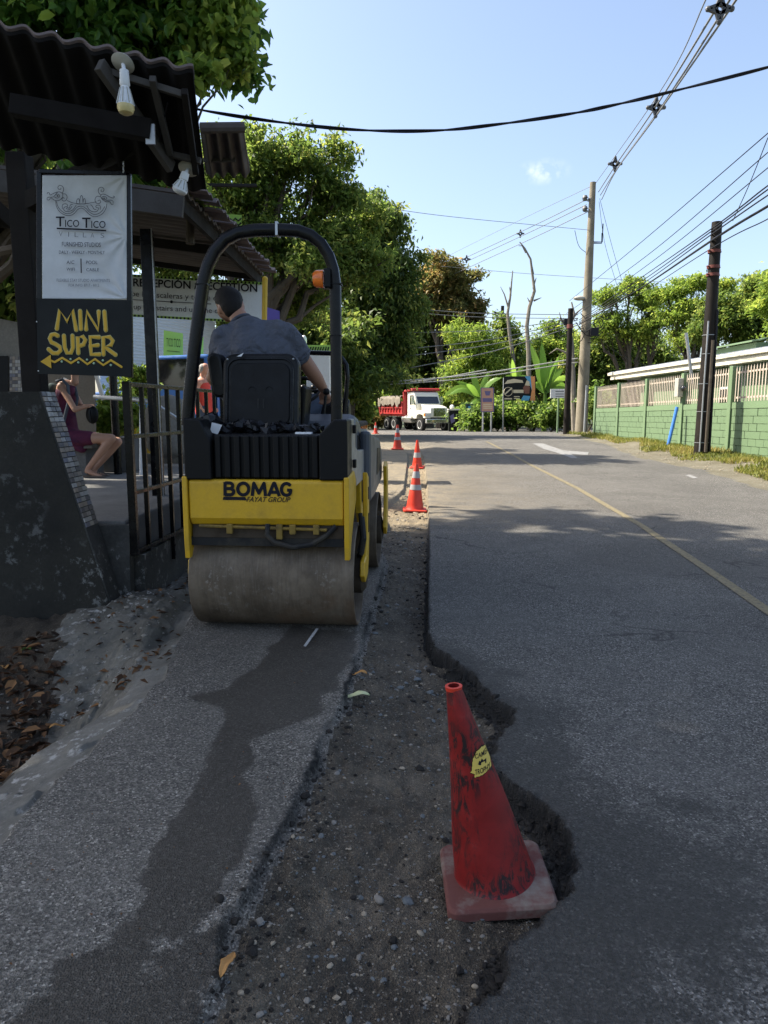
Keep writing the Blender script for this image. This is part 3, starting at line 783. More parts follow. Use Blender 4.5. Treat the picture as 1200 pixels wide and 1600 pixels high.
big = [(377, 1560, .017, 2, 'round cream pebble under the dry orange leaf'), (337, 1555, .015, 1, 'blue grey pebble beside the lane edge at the bottom'),
       (578, 1590, .022, 1, 'square blue grey stone at the bottom edge of the picture'), (545, 1578, .016, 1, 'oval slate pebble left of the square blue stone'),
       (656, 1446, .020, 2, 'pale flat pebble left of the large red cone base'), (518, 1488, .014, 1, 'small blue pebble in the middle of the trench'),
       (552, 1508, .014, 0, 'grey oval pebble below the small blue pebble'), (743, 1528, .016, 2, 'cream pebble near the broken asphalt at lower right'),
       (592, 1392, .028, 0, 'largest grey stone left of the large red cone'), (345, 1430, .030, 3, 'dark broken asphalt lump on the lane edge'),
       (690, 1455, .014, 0, 'grey pebble just under the large red cone base'), (272, 1007, .03, 0, 'grey stone at the gutter edge behind the roller drum')]
for px, py, r, mi, lab in big:
    g_ = G(px, py, -.07 if px > 330 else 0.); o = gravel('stone', [g_.x], [g_.y], [r], 'stone_%d' % mi)
    me = o.data; c = Vector((g_.x, g_.y, float(tz(g_.x, g_.y)))); me.transform(Matrix.Translation(-c)); o.location = c
    sb = o.modifiers.new('s', 'SUBSURF'); sb.levels = 1; sb.render_levels = 1
    tag(o, lab, 'stone', 'single stones on the ground')

# ------------------------------------------------------------------ leaf clouds
def leaf_quads(Cn, D, U, ln, wd, fold=.25, fine=False):
    """blades at centres Cn, along D, facing U: folded kites (one quad), or six-sided blades (two quads) when fine"""
    n = len(Cn)
    D = D/np.linalg.norm(D, axis=1, keepdims=True)
    S = np.cross(D, U); S /= np.linalg.norm(S, axis=1, keepdims=True)+1e-9
    Nn = np.cross(S, D)
    ln = ln[:, None]; wd = wd[:, None]
    a = Cn - D*ln*.5; b = Cn + D*ln*.5 - Nn*ln*.16
    if fine:
        m1 = Cn - D*ln*.22; m2_ = Cn + D*ln*.16 - Nn*ln*.03
        pts = [a, m1-S*wd*.46+Nn*wd*fold, m2_-S*wd*.42+Nn*wd*fold*.8, b, m2_+S*wd*.42+Nn*wd*fold*.8, m1+S*wd*.46+Nn*wd*fold]
        V = np.stack(pts, 1).reshape(-1, 3); k = np.arange(n)[:, None]*6
        return V, np.concatenate([k+np.array([0, 1, 2, 3]), k+np.array([0, 3, 4, 5])])
    m = Cn - D*ln*.08
    l = m - S*wd*.5 + Nn*wd*fold; r = m + S*wd*.5 + Nn*wd*fold
    V = np.stack([a, l, b, r], 1).reshape(-1, 3)
    return V, np.arange(n*4).reshape(n, 4)
def rand_dirs(n, rg):
    v = rg.normal(size=(n, 3)); return v/np.linalg.norm(v, axis=1, keepdims=True)
def foliage(lobes, nclump, per, leaf, rg, spread=.5, aspect=.45, droop=.3, shell=.3, squash=.7, fine=False, ragged=.9):
    """lobes: (centre, radius[, zscale]).  Twigs run from inside each lobe to beyond its rim and carry the leaves,
    so the outline is uneven and there are gaps between sprays."""
    L2 = []
    for l in lobes:
        c = np.array(l[0]); zs = l[2] if len(l) > 2 else .8
        L2.append((c, l[1]*.72, zs))
        for _ in range(7):
            d = rand_dirs(1, rg)[0]; d[2] = d[2]*.8+.15
            L2.append((c + d*l[1]*[1, 1, zs]*rg.uniform(.6, 1.12), l[1]*rg.uniform(.2, .42), zs))
    w = np.array([l[1]**2 for l in L2]); w = w/w.sum(); cnt = np.maximum(2, (w*nclump).astype(int))
    Cs = []; Ds = []; Ls = []
    for (c, rad, zs), k in zip(L2, cnt):
        d = rand_dirs(k, rg); d[:, 2] += .22
        Cs.append(c + d*rad*.15*[1, 1, zs]); Ds.append(d*[1, 1, zs]); Ls.append(rad*(1-ragged*.5+ragged*rg.random(k)**1.5*1.3))
    Cs = np.concatenate(Cs); Ds = np.concatenate(Ds); Ls = np.concatenate(Ls); K = len(Cs)
    ct = np.clip(rg.normal(.45, .2, K), 0, 1)
    ii = np.repeat(np.arange(K), per); n = len(ii)
    t = shell + (1.05-shell)*rg.random(n)**.8
    pos = Cs[ii] + Ds[ii]*(Ls[ii]*t)[:, None]
    pos[:, 2] -= droop*.45*Ls[ii]*t*t
    pos += rg.normal(size=(n, 3))*leaf*.75*[1, 1, squash]
    D = Ds[ii]*.6 + rand_dirs(n, rg)*.9; D[:, 2] -= droop
    U = rand_dirs(n, rg)*.7; U[:, 2] += .9
    ln = leaf*rg.uniform(.55, 1.3, n); V, Fq = leaf_quads(pos, D, U, ln, ln*aspect, fine=fine)
    tt = np.clip(ct[ii]+rg.normal(0, .17, n), 0, 1)
    tips = Cs + Ds*(Ls*.8)[:, None]
    return V, Fq, np.repeat(tt, 6 if fine else 4), tips
def limb(mb, a, b, r0, r1, rg, seg=6, wob=.06):
    a = Vector(a); b = Vector(b); L_ = (b-a).length; pts = []
    for i in range(seg+1):
        t = i/seg; p = a.lerp(b, t)
        if 0 < i < seg: p = p + Vector(rg.normal(size=3)*L_*wob*.6)
        p.z += math.sin(t*PI)*L_*.06
        pts.append(p)
    mb.tube(pts, [r0+(r1-r0)*i/seg for i in range(seg+1)], 7); return pts
def tree(name, label, base, lobes, leafm, leaf, nclump, per, trunk_r, seed, group=None, cat='tree', bark='bark', limbs=14, fork=.45, **kw):
    rg = np.random.default_rng(seed)
    base = Vector(base); t = empty(name, base, 0, label, cat, group)
    V, Fq, ti, cs = foliage(lobes, nclump, per, leaf, rg, **kw)
    mb = MB(); cen = sum((Vector(l[0])*l[1] for l in lobes), Vector())/sum(l[1] for l in lobes)
    fk = base.lerp(Vector((cen.x*.6+base.x*.4, cen.y*.6+base.y*.4, cen.z)), fork)
    b0 = base - Vector((0, 0, .3))
    mb.tube([b0, base.lerp(fk, .15), base.lerp(fk, .55) + Vector(rg.normal(size=3)*trunk_r*.5), fk], [trunk_r*1.5, trunk_r*1.1, trunk_r*.9, trunk_r*.75], 10)
    for l in lobes:
        ps = limb(mb, fk, Vector(l[0]), trunk_r*.5, trunk_r*.14, rg)
        near_ = cs[np.argsort(((cs-np.array(l[0]))**2).sum(1))]
        m = max(2, int(limbs/len(lobes)))
        for k in range(m):
            q = near_[int(rg.integers(0, max(1, len(near_)//(len(lobes)+1))))]
            limb(mb, ps[int(rg.integers(2, len(ps)))], Vector(q), trunk_r*.17, trunk_r*.03, rg, 5)
    part('trunk', mb, bark, t, smooth=True)
    me = np_mesh('crown', V-np.array(base), Fq, leafm, ti); o = bpy.data.objects.new('crown', me); C.objects.link(o); o.parent = t
    return t
def LB(px, py, rp, d, zs=.85, dd=0.): return (tuple(P(px, py, d+dd)), rp*d/F, zs)
def tbase(px, d): 
    x = (px-600)/F*d/.995; return (x, d, float(tz(x, d)))
# ================================================================== GREEN BOUNDARY WALL (right)
WX = 9.72; WD = [16.7, 19.9, 23.1, 26.3, 29.4, 32.6]; WD = WD[::-1]
def ledge_z(y): return float(np.interp(y, [16, 33], [1.62, 1.42]))
def wbase(y): return float(tz(WX-.2, y))
wall = empty('boundary_wall', (WX, 24, wbase(24)), 0, 'green painted block wall with tall posts and a cream picket railing', 'wall')
bw = .055
blk = {}
def block_obj(w, h):
    k = (round(w, 3), round(h, 3))
    if k not in blk:
        mb = MB().box(-.07, 0, 0, w-.012, 0, h-.012); blk[k] = mesh_of('block', mb, 'green_paint')
    return blk[k]
brg = random.Random(3)
mb = MB()
for i in range(6): pass
core = MB(); posts = []
YE = [13.5] + WD[::-1]
for i in range(len(YE)-1):
    y0, y1 = YE[i], YE[i+1]
    core.box(WX+.03, WX+.15, y0, y1, -.2, ledge_z((y0+y1)/2)+.02)
    lb = MB(); z0, z1 = ledge_z(y0+.1), ledge_z(y1-.1)
    lb.add([(WX-.05, y0+.1, z0), (WX+.16, y0+.1, z0), (WX-.05, y0+.1, z0+.17), (WX+.16, y0+.1, z0+.17), (WX-.05, y1-.1, z1), (WX+.16, y1-.1, z1), (WX-.05, y1-.1, z1+.17), (WX+.16, y1-.1, z1+.17)],
           [(0, 1, 3, 2), (4, 6, 7, 5), (0, 4, 5, 1), (2, 3, 7, 6), (0, 2, 6, 4), (1, 5, 7, 3)])
    part('tie_beam', lb, 'green_post', wall)
    gz = wbase((y0+y1)/2) - .12; row = 0
    z = (z0+z1)/2 - .2
    while z > gz - .2:
        y = y0+.12 - (.2 if row % 2 else 0)
        while y < y1-.12:
            a = max(y, y0+.12); b = min(y+.4, y1-.12)
            if b-a > .06:
                o = bpy.data.objects.new('block', block_obj(b-a, .2)); C.objects.link(o); o.parent = wall
                sl = (z1-z0)/(y1-y0)*((a+b)/2-(y0+y1)/2)
                o.location = Vector((WX+.03+brg.uniform(-.006, .006), a, z+sl)) - Vector(wall.location)
            y += .4
        z -= .2; row += 1
    # railing
    rail = MB(); tz0, tz1 = 2.86, 2.86
    for zz in (.30, .98):
        rail.bar((WX+.03, y0+.12, z0+zz), (WX+.03, y1-.12, z1+zz), .03, .05)
    rp = part('railing', rail, 'picket_paint', wall)
    n = 20
    for k in range(n):
        y = y0+.16+(y1-y0-.32)*k/(n-1); zb = z0+(z1-z0)*(y-y0)/(y1-y0)
        pk = MB(); hgt = 1.13
        pk.prism([(y-.020, zb+.19), (y+.020, zb+.19), (y+.020, zb+hgt-.05), (y, zb+hgt+.02), (y-.020, zb+hgt-.05)], lambda a, b, t: Vector((t, a, b)), WX-.004, WX+.008)
        part('picket', pk, 'picket_paint', rp)
part('backing', core, 'green_paint', wall)
for y in YE[1:]:
    mb = MB().box(WX-.09, WX+.2, y-.10, y+.10, wbase(y)-.3, ledge_z(y)+1.17); part('post', mb, 'green_post', wall, bevel=.01)

# ------------------------------------------------------------------ house behind the wall
HX = 12.2
hz = .3
house = empty('green_house', (HX+3, 26, hz), 0, 'low green house with white fascia and metal roof behind the block wall', 'house')
mb = MB().box(HX, HX+7, 12, 34.0, hz-.3, 3.06); part('wall', mb, 'green_paint', house)
mb = MB().box(HX-.62, HX-.55, 11, 36.6, 3.05, 3.30); part('fascia', mb, 'cream_paint', house)
mb = MB().box(HX-.72, HX-.62, 10.9, 36.8, 3.26, 3.40); part('gutter', mb, 'cream_paint', house, bevel=.02)
mb = MB().box(HX-.55, HX+.02, 11, 36.5, 3.07, 3.10); part('soffit', mb, 'white_paint', house)
mb = MB(); mb.slab(lambda u, v: (HX-.64+4.4*u, 10.9+25.9*v, 3.40+.62*u+.018*math.sin(v*2*PI*90)), 6, 360, (0, 0, .03)); rf = part('roof', mb, 'galvanised', house)
mb = MB().box(HX-.6, HX+7, 36.45, 36.52, 3.06, 3.32); part('fascia', mb, 'white_paint', house)
for y in (19, 24.5):
    mb = MB().box(HX-.05, HX-.003, y, y+1.4, 1.3, 2.35); w = part('window', mb, 'white_paint', house)
    mb = MB().box(HX-.06, HX-.052, y+.08, y+.66, 1.38, 2.27); part('pane', mb, 'dark_glass', w)
    mb = MB().box(HX-.06, HX-.052, y+.74, y+1.32, 1.38, 2.27); part('pane', mb, 'dark_glass', w)
mb = MB().tube([(HX-.58, 26, 3.04), (HX-.58, 26, 1.5)], .03, 8); part('downpipe', mb, 'white_paint', house, smooth=True)
# green gable roof corner farther right
mb = MB(); a = P(1175, 530, 30); b = P(1260, 500, 30)
mb.slab(lambda u, v: (a.x+5*u, 30+4*v, a.z-.1+.9*u+.02*math.sin(u*60)), 40, 2, (0, 0, .05))
mb.box(a.x+.3, a.x+5, 30.2, 33.8, .3, a.z-.1)
thing('green_roof_shed', mb, 'green_paint', 'pale green metal roof peeking over the white eave at the right edge', 'roof')

# meter box, conduit and blue pipe on the wall post
px_ = WX-.16
mt = empty('electric_meter', (px_, 23.1, 1.9), 0, 'grey electric meter box on the wall post with a steel conduit', 'meter')
mb = MB().box(px_-.12, px_+.06, 22.95, 23.25, 1.95, 2.55); part('box', mb, 'meter_grey', mt, bevel=.02)
mb = MB().tube([P(1082, 600, 23.0), P(1072, 520, 23.0)], [.05, .05], 10); part('conduit', mb, 'galvanised', mt, smooth=True)
mb = MB().ball(P(1068, 607, 22.9), .09); part('meter_glass', mb, 'dark_glass', mt, smooth=True)
mb = MB().tube([P(1058, 636, 22.8), P(1043, 700, 22.8)], .055, 10); thing('blue_pipe', mb, 'blue_pipe', 'bright blue plastic pipe leaning on the green wall', 'pipe', smooth=True)

# ================================================================== POLES
def pole(name, label, base, top, r0, r1, mt, group='utility poles'):
    t = empty(name, base, 0, label, 'utility pole', group)
    b = Vector(base) - Vector((0, 0, .4)); tp = Vector(top)
    mb = MB().tube([b, b.lerp(tp, .5), tp], [r0, (r0+r1)/2, r1], 14); part('shaft', mb, mt, t, smooth=True)
    return t
def gb(px, d): 
    x = (px-600)/F*d/1.0; return Vector((x, d, float(tz(x, d))))
D1, D2, D3 = 19.6, 38.0, 36.5
b1 = gb(1095, D1); t1 = P(1119, 347, D1); t1.x = b1.x + .06
# the photograph's verticals converge with the lens; the shafts are plumb
p1 = pole('utility_pole', 'tarred black pole in front of the green wall', b1, (b1.x+.02, D1, t1.z), .21, .13, 'pole_tar')
for z in (t1.z-.75, t1.z-1.15, t1.z-1.35):
    mb = MB().lathe([(.165, -.04), (.165, .04)], 14, Matrix.Translation((b1.x, D1, z))); part('clamp_band', mb, 'pole_strap', p1, smooth=True)
    mb = MB().tube([(b1.x-.22, D1-.1, z), (b1.x+.2, D1+.05, z)], .025, 6); part('bracket', mb, 'pole_strap', p1)
for z in (.35, 1.2, 1.95, 2.75, 3.25):
    mb = MB().lathe([(.216-.012*z, -.007), (.216-.012*z, .007)], 14, Matrix.Translation((b1.x, D1, z+b1.z))); part('strap', mb, 'galvanised', p1, smooth=True)
mb = MB().tube([(b1.x+.02, D1-.215, b1.z+.1), (b1.x+.03, D1-.185, 3.4)], .05, 8); part('riser_pipe', mb, 'bark', p1, smooth=True)
mb = MB().tube([(b1.x+.14, D1-.18, b1.z+.1), (b1.x+.12, D1-.16, 4.2)], .028, 8); part('riser_pipe', mb, 'cable_black', p1, smooth=True)
mb = MB().tube([(b1.x-.13, D1-.17, b1.z+.1), (b1.x-.11, D1-.16, 3.9)], .022, 8); part('riser_pipe', mb, 'galvanised', p1, smooth=True)
b2 = gb(906, D2); t2 = P(930, 285, D2)
p2 = pole('utility_pole', 'tall pale concrete pole rising above the end of the green wall', b2, (b2.x+.1, D2, t2.z), .34, .15, 'pole_concrete')
for (px, py) in ((914, 312), (923, 314), (914, 329)):
    q = P(px, py, D2); mb = MB(); mb.lathe([(.0, .22), (.10, .2), (.15, .08), (.08, .05), (.14, 0), (.06, -.06), (.0, -.06)], 12, Matrix.Translation(q)); part('insulator', mb, 'insulator', p2, smooth=True)
    mb = MB().bar(q, (b2.x+.08, D2, q.z-.1), .07, .07); part('bracket', mb, 'galvanised', p2)
for (px, py, dx, h) in ((940, 380, .35, .5), (941, 378, .35, .9)):
    q = P(px, py, D2); mb = MB().tube([(b2.x+.1, D2, q.z), (q.x, D2, q.z), (q.x, D2, q.z+h)], .03, 6); part('rack', mb, 'cable_black', p2)
q = P(905, 503, D2); mb = MB()
qr = random.Random(4)
for k in range(26):
    a = q + Vector((qr.uniform(-1.2, 1.2), qr.uniform(-.3, .1)-.2, qr.uniform(-.8, .45))); c_ = a + Vector((qr.uniform(-.8, .8), qr.uniform(-.1, .1), qr.uniform(-.5, .3)))
    mb.tube([a, a.lerp(c_, .5)+Vector((0, 0, -.15)), c_], .022, 5)
mb.box(q.x-.9, q.x-.55, D2-.5, D2-.25, q.z-.2, q.z+.1); mb.box(q.x+.5, q.x+.9, D2-.5, D2-.25, q.z-.75, q.z-.35)
part('cable_tangle', mb, 'cable_black', p2)
for (px, py, r) in ((861, 508, .22), (935, 505, .25)):
    q = P(px, py, D2); mb = MB(); mb.tube([q + Vector((r*math.cos(a), 0, r*math.sin(a))) for a in np.linspace(0, 2*PI, 20)], .025, 5); part('cable_coil', mb, 'cable_black', p2)
q = P(906, 466, D2); mb = MB().ball(q, (.35, .2, .12)); mb.tube([q, (b2.x+.1, D2, q.z-.3)], .04, 6); part('street_lamp', mb, 'meter_grey', p2, smooth=True)
b3 = gb(883, D3); t3 = P(882, 482, D3)
p3 = pole('utility_pole', 'short black pole left of the tall concrete pole', b3, (b3.x, D3, t3.z), .17, .13, 'pole_tar')
mb = MB().lathe([(.16, -.1), (.16, .1)], 12, Matrix.Translation((b3.x, D3, P(882, 510, D3).z))); part('clamp_band', mb, 'pole_strap', p3, smooth=True)
D4 = 62; b4 = gb(777, D4); t4 = P(781, 478, D4)
p4 = pole('utility_pole', 'dark slender pole behind the wide billboard', b4, (b4.x+.15, D4, t4.z), .2, .14, 'pole_tar')
mb = MB().bar((b4.x-.7, D4-.2, t4.z-.5), (b4.x+.8, D4-.2, t4.z-1.0), .12, .12); part('cross_arm', mb, 'pole_tar', p4)
mb = MB().tube([gb(911, 37.5), P(917, 602, 37.5)], .06, 8); thing('thin_post', mb, 'galvanised', 'thin grey metal post between the concrete pole and the wall end', 'post', smooth=True)

# ================================================================== CABLES
def cable(label, pts, r, mt='cable_black', n=30, name='overhead_cable', sag=0., strands=1):
    """pts: (px, py, d) control points, Catmull-Rom through them"""
    head_ = [p for p in pts[:1] if isinstance(p, Vector)]; tail_ = [p for p in pts[-1:] if isinstance(p, Vector)]
    W = [P(*p) for p in pts if not isinstance(p, Vector)]; out = []
    Wp = [W[0]*2-W[1]] + W + [W[-1]*2-W[-2]]
    for i in range(1, len(Wp)-2):
        for k in range(n):
            t = k/n; a, b, c_, d_ = Wp[i-1], Wp[i], Wp[i+1], Wp[i+2]
            out.append(.5*((2*b) + (c_-a)*t + (2*a-5*b+4*c_-d_)*t*t + (3*b-a-3*c_+d_)*t**3))
    out = head_ + out + [W[-1]] + tail_; mb = MB(); m = len(out)
    if sag:
        for i, p in enumerate(out): out[i] = p - Vector((0, 0, sag*4*(i/(m-1))*(1-i/(m-1))))
    if strands == 1: mb.tube(out, r, 6)
    else:
        for s_ in range(strands):
            mb.tube([p + Vector((0, math.cos(i*.13+s_*2*PI/strands)*r*.55, math.sin(i*.13+s_*2*PI/strands)*r*.55)) for i, p in enumerate(out)], r*.72, 6)
    return thing(name, mb, mt, label, 'cable', 'overhead cables', smooth=True, angle=180)
cable('thick twisted black cable crossing the sky in front', [(230, 150, 9), (305, 170, 9), (430, 190, 9), (560, 203, 9), (680, 204, 9), (780, 194, 9), (890, 178, 9), (960, 164, 9), (1050, 143, 9), (1200, 105, 9), (1290, 78, 9), Vector((13.5, 8.6, 9.2))], .017, strands=2, n=24)
top2 = (930, 288, D2)
cable('thin uppermost wire rising from the concrete pole to the top edge', [(931, 286, D2), (1030, 145, 20), (1105, -5, 12), (1130, -60, 10), Vector((5.2, -10, 12.8))], .012, 'cable_grey')
cable('left spaced power cable rising from the concrete pole', [(935, 300, D2), (962, 258, 30), (1025, 166, 20), (1127, 0, 12), (1160, -60, 10), Vector((5.0, -10, 12.2))], .020, 'cable_grey')
cable('middle spaced power cable rising from the concrete pole', [(938, 305, D2), (965, 262, 30), (1030, 172, 20), (1140, 0, 12), (1172, -60, 10), Vector((5.3, -10, 12.2))], .020, 'cable_grey')
cable('right spaced power cable rising from the concrete pole', [(940, 312, D2), (962, 268, 30), (1026, 180, 20), (1150, 0, 12), (1185, -60, 10), Vector((5.6, -10, 12.2))], .020, 'cable_grey')
def spacer(px, py, s, d, label):
    q = P(px, py, d); r = s*d/F; mb = MB(); pts = [(-1, 0), (0, 1), (1, 0), (0, -1)]
    for i in range(4):
        a, b = pts[i], pts[(i+1) % 4]
        mb.bar(q+Vector((a[0]*r, 0, a[1]*r)), q+Vector((b[0]*r*.35+a[0]*r*.0, 0, b[1]*r*.35)), r*.28, r*.28)
        mb.bar(q+Vector((b[0]*r*1.0, 0, b[1]*r*1.0)), q+Vector((a[0]*r*.35, 0, a[1]*r*.35)), r*.28, r*.28)
        mb.ball(q+Vector((a[0]*r, 0, a[1]*r)), r*.24, 8, 6)
    thing('cable_spacer', mb, 'insulator', label, 'spacer', 'cable spacers')
spacer(1125, 14, 17, 12, 'largest grey diamond cable spacer at the top edge'); spacer(1025, 168, 12, 20, 'grey diamond cable spacer just above the thick cable')
spacer(961, 256, 9, 30, 'grey diamond cable spacer nearest the concrete pole'); spacer(813, 365, 5, 55, 'small cable spacer above the dead tree'); spacer(729, 405, 5, 60, 'tiny cable spacer above the rust coloured tree')
cable('upper wire running left from the concrete pole top', [(930, 288, D2), (800, 350, 52), (640, 430, 75)], .014, 'cable_grey')
for i, (a, b) in enumerate(((312, 446), (320, 452), (332, 462))):
    cable(['first', 'second', 'third'][i] + ' power cable running left from the concrete pole insulators', [(916, a, D2), (812, a+(b-a)*.38, 52), (635, b, 78)], .024, 'cable_grey')
cable('faint wire from the left tree to the concrete pole', [(560, 318, 30), (700, 338, 34), (926, 360, D2)], .012, 'cable_grey')
cable('faint lower wire crossing left of the concrete pole', [(690, 416, 60), (830, 428, 60), (1040, 441, 60)], .016, 'cable_grey')
R_ = [((1200, 208), (1000, 380), (890, 470)), ((1200, 238), (1010, 400), (885, 490)), ((1200, 262), (1020, 408), (890, 500))]
for i, (a, b, c_) in enumerate(R_):
    cable(['top', 'middle', 'bottom'][i] + ' of the three thin wires slanting from the upper right', [Vector((9.6, -10, 8.0-.3*i)), (a[0]+60, a[1]-52, 12.5), (*a, 14), (*b, 24), (*c_, D2)], .011)
Q_ = [(290, 347, 500, 'topmost'), (296, 351, 503, 'second'), (305, 356, 505, 'third'), (322, 366, 507, 'heaviest'), (342, 378, 512, 'lowest')]
for i, (a, b, c_, w) in enumerate(Q_):
    cable(w + ' telephone cable passing the tarred pole to the concrete pole', [Vector((9.2, -10, 6.6-.12*i)), (1260, a-38, 14.5), (1200, a, 16), (1115, b+8, D1-.25), (1000, c_-65+i*3, 34), (905, c_, D2-.3)], .034 if i == 3 else (.018 if i < 3 else .014))
cable('guy wire dropping steeply left of the tarred pole top', [(1200, 215, 16), (1170, 290, 18), (1145, 345, 20)], .010)
cable('slack guy wire from the concrete pole down to the right', [(937, 310, D2), (955, 380, D2+1), (972, 440, D2+2)], .010)
cable('second slack guy wire beside the concrete pole', [(936, 315, D2), (945, 380, D2+1), (964, 446, D2+2)], .010)
cable('curved drip loop left of the concrete pole', [(898, 360, D2), (905, 385, D2), (921, 398, D2)], .014)
LWS = [(545, 600, 903, 560, 'cable_pale', .032), (545, 604, 903, 566, 'cable_pale', .026), (640, 575, 903, 508, 'cable_grey', .020), (640, 556, 903, 505, 'cable_grey', .018),
       (640, 545, 903, 500, 'cable_grey', .018), (560, 598, 760, 578, 'cable_pale', .030), (535, 470, 903, 492, 'cable_grey', .016), (535, 476, 903, 498, 'cable_grey', .016), (640, 520, 903, 497, 'cable_grey', .016)]
ords = ['lowest pale', 'second lowest pale', 'third lowest grey', 'fourth lowest grey', 'fifth lowest grey', 'short pale', 'topmost faint', 'next to topmost faint', 'middle grey']
for i, (x0, y0, x1, y1, mt_, r) in enumerate(LWS):
    cable(ords[i] + ' cable strung in front of the far trees over the truck', [(x0, y0, 34), ((x0+x1)/2, (y0+y1)/2+7, 36), (x1, y1, D2)], r, mt_)
cable('cable running right from the concrete pole into the trees', [(905, 503, D2), (980, 560, 46), (1060, 585, 52)], .014)

# ================================================================== FAR SIGNS
def post_sign(name, label, d, x0, y0, x1, y1, posts, ptop, mt, frame=None, th=.06, pm='galvanised'):
    a = P(x0, y0, d); b = P(x1, y1, d)
    t = empty(name, (a.x/2+b.x/2, d, float(tz((a.x+b.x)/2, d))), 0, label, 'sign')
    mb = MB().box(a.x, b.x, d-th, d, b.z, a.z); part('panel', mb, mt, t, bevel=.01)
    for px in posts:
        q = P(px, y1, d); mb = MB().tube([(q.x, d+.06, float(tz(q.x, d))-.3), (q.x, d+.06, a.z-.1)], .06, 8); part('post', mb, pm, t, smooth=True)
    return t
DB = 47.0
bb = post_sign('billboard', 'wide dark billboard with orange right edge above the hedge', DB, 787, 588, 836, 626, (787, 833), 0, 'sign_black')
def quad(d, pts): return MB().add([P(x, y, d) for x, y in pts], [tuple(range(len(pts)))])
worn('bill_orange', (.72, .30, .10), .6, amt=.1); worn('bill_blue', (.10, .35, .55), .6, amt=.1); worn('bill_brown', (.20, .08, .05), .6, amt=.1); worn('bill_cream', (.62, .52, .34), .6, amt=.1)
worn('bill_violet', (.13, .11, .22), .6, amt=.1); worn('bill_salmon', (.50, .27, .18), .6, amt=.1)
part('artwork', quad(DB-.064, [(829, 588), (836, 588), (836, 626), (828, 626), (831, 610)]), 'bill_orange', bb)
part('artwork', quad(DB-.064, [(820, 588), (829, 588), (831, 610), (828, 600)]), 'bill_blue', bb)
part('artwork', quad(DB-.064, [(813, 626), (818, 618), (829, 619), (826, 626)]), 'bill_blue', bb)
part('artwork', quad(DB-.064, [(817, 606), (822, 599), (828, 605), (827, 615), (820, 615)]), 'bill_brown', bb)
part('artwork', quad(DB-.066, [(820, 602), (823, 594), (827, 596), (828, 603)]), 'bill_cream', bb)
part('artwork', quad(DB-.064, [(802, 609), (818, 609), (818, 614), (802, 614)]), 'bill_cream', bb)
part('artwork', quad(DB-.064, [(788, 600), (793, 594), (803, 592), (816, 594), (818, 598), (806, 598), (796, 599)]), 'bill_cream', bb)
mb = MB(); c0 = P(794, 612, DB-.07)
mb.tube([c0+Vector((.28*math.cos(a), 0, .28*math.sin(a))) for a in np.linspace(0, 2*PI, 24)], .02, 5); mb.bar(P(789, 616, DB-.07), P(800, 606, DB-.07), .03, .08); part('emblem', mb, 'bill_cream', bb)
for r_ in ((788, 622, 800, 624), (803, 619, 812, 620.5), (803, 622, 812, 623.5)): part('lettering', quad(DB-.066, [(r_[0], r_[1]), (r_[2], r_[1]), (r_[2], r_[3]), (r_[0], r_[3])]), 'bill_cream', bb)
DO = 46.0
og = post_sign('roadside_sign', 'upright salmon and violet sign left of the billboard', DO, 752, 606, 771, 643, (755, 768), 0, 'bill_salmon')
part('artwork', quad(DO-.064, [(754, 622), (769, 622), (769, 628), (754, 628)]), 'bill_violet', og)
part('artwork', quad(DO-.064, [(757, 611), (767, 611), (765, 618), (759, 618)]), 'bill_violet', og)
for y in (631, 634, 637): part('lettering', quad(DO-.064, [(755, y), (769, y), (769, y+1.6), (755, y+1.6)]), 'bill_cream', og)
for r_ in ((751, 605.5, 772, 606.6), (751, 642.6, 772, 643.8), (751, 606, 752.4, 643), (770.7, 606, 772, 643)): part('frame', quad(DO-.07, [(r_[0], r_[1]), (r_[2], r_[1]), (r_[2], r_[3]), (r_[0], r_[3])]), 'bill_violet', og)
DW = 42.0
wg = post_sign('street_sign', 'small white lettered sign on a green post beside the black pole', DW, 860, 608, 883, 622, (873,), 0, 'white_paint', pm='green_post')
for y in (611, 615, 618.5): part('lettering', quad(DW-.064, [(868, y), (881, y), (881, y+1.3), (868, y+1.3)]), 'ink_grey', wg)
DGp = 49.0
gp = empty('gate_pillar', tuple(G(709, 671)), 0, 'dark graffiti covered gate pillar beside the truck', 'pillar')
a = P(702, 641, DGp); b = P(716, 672, DGp); mb = MB().box(a.x, b.x, DGp, DGp+.7, b.z-.3, a.z); part('shaft', mb, 'black_paint', gp)
mb = MB().box(a.x-.08, b.x+.08, DGp-.06, DGp+.76, a.z+.002, a.z+.1); part('cap', mb, 'cream_paint', gp)
mb = MB().ball((a.x/2+b.x/2-.1, DGp+.35, a.z+.22), .16); part('finial', mb, 'white_paint', gp, smooth=True)
part('graffiti', quad(DGp-.01, [(703, 650), (709, 646), (711, 658), (705, 662)]), 'bill_violet', gp)
dp = post_sign('dark_sign', 'dark teal upright board between the pillar and the salmon sign', 48, 728, 631, 739, 650, (733,), 0, 'backpack_teal')
part('emblem', quad(48-.064, [(731, 635), (736, 634), (736, 640), (732, 641)]), 'bill_blue', dp)

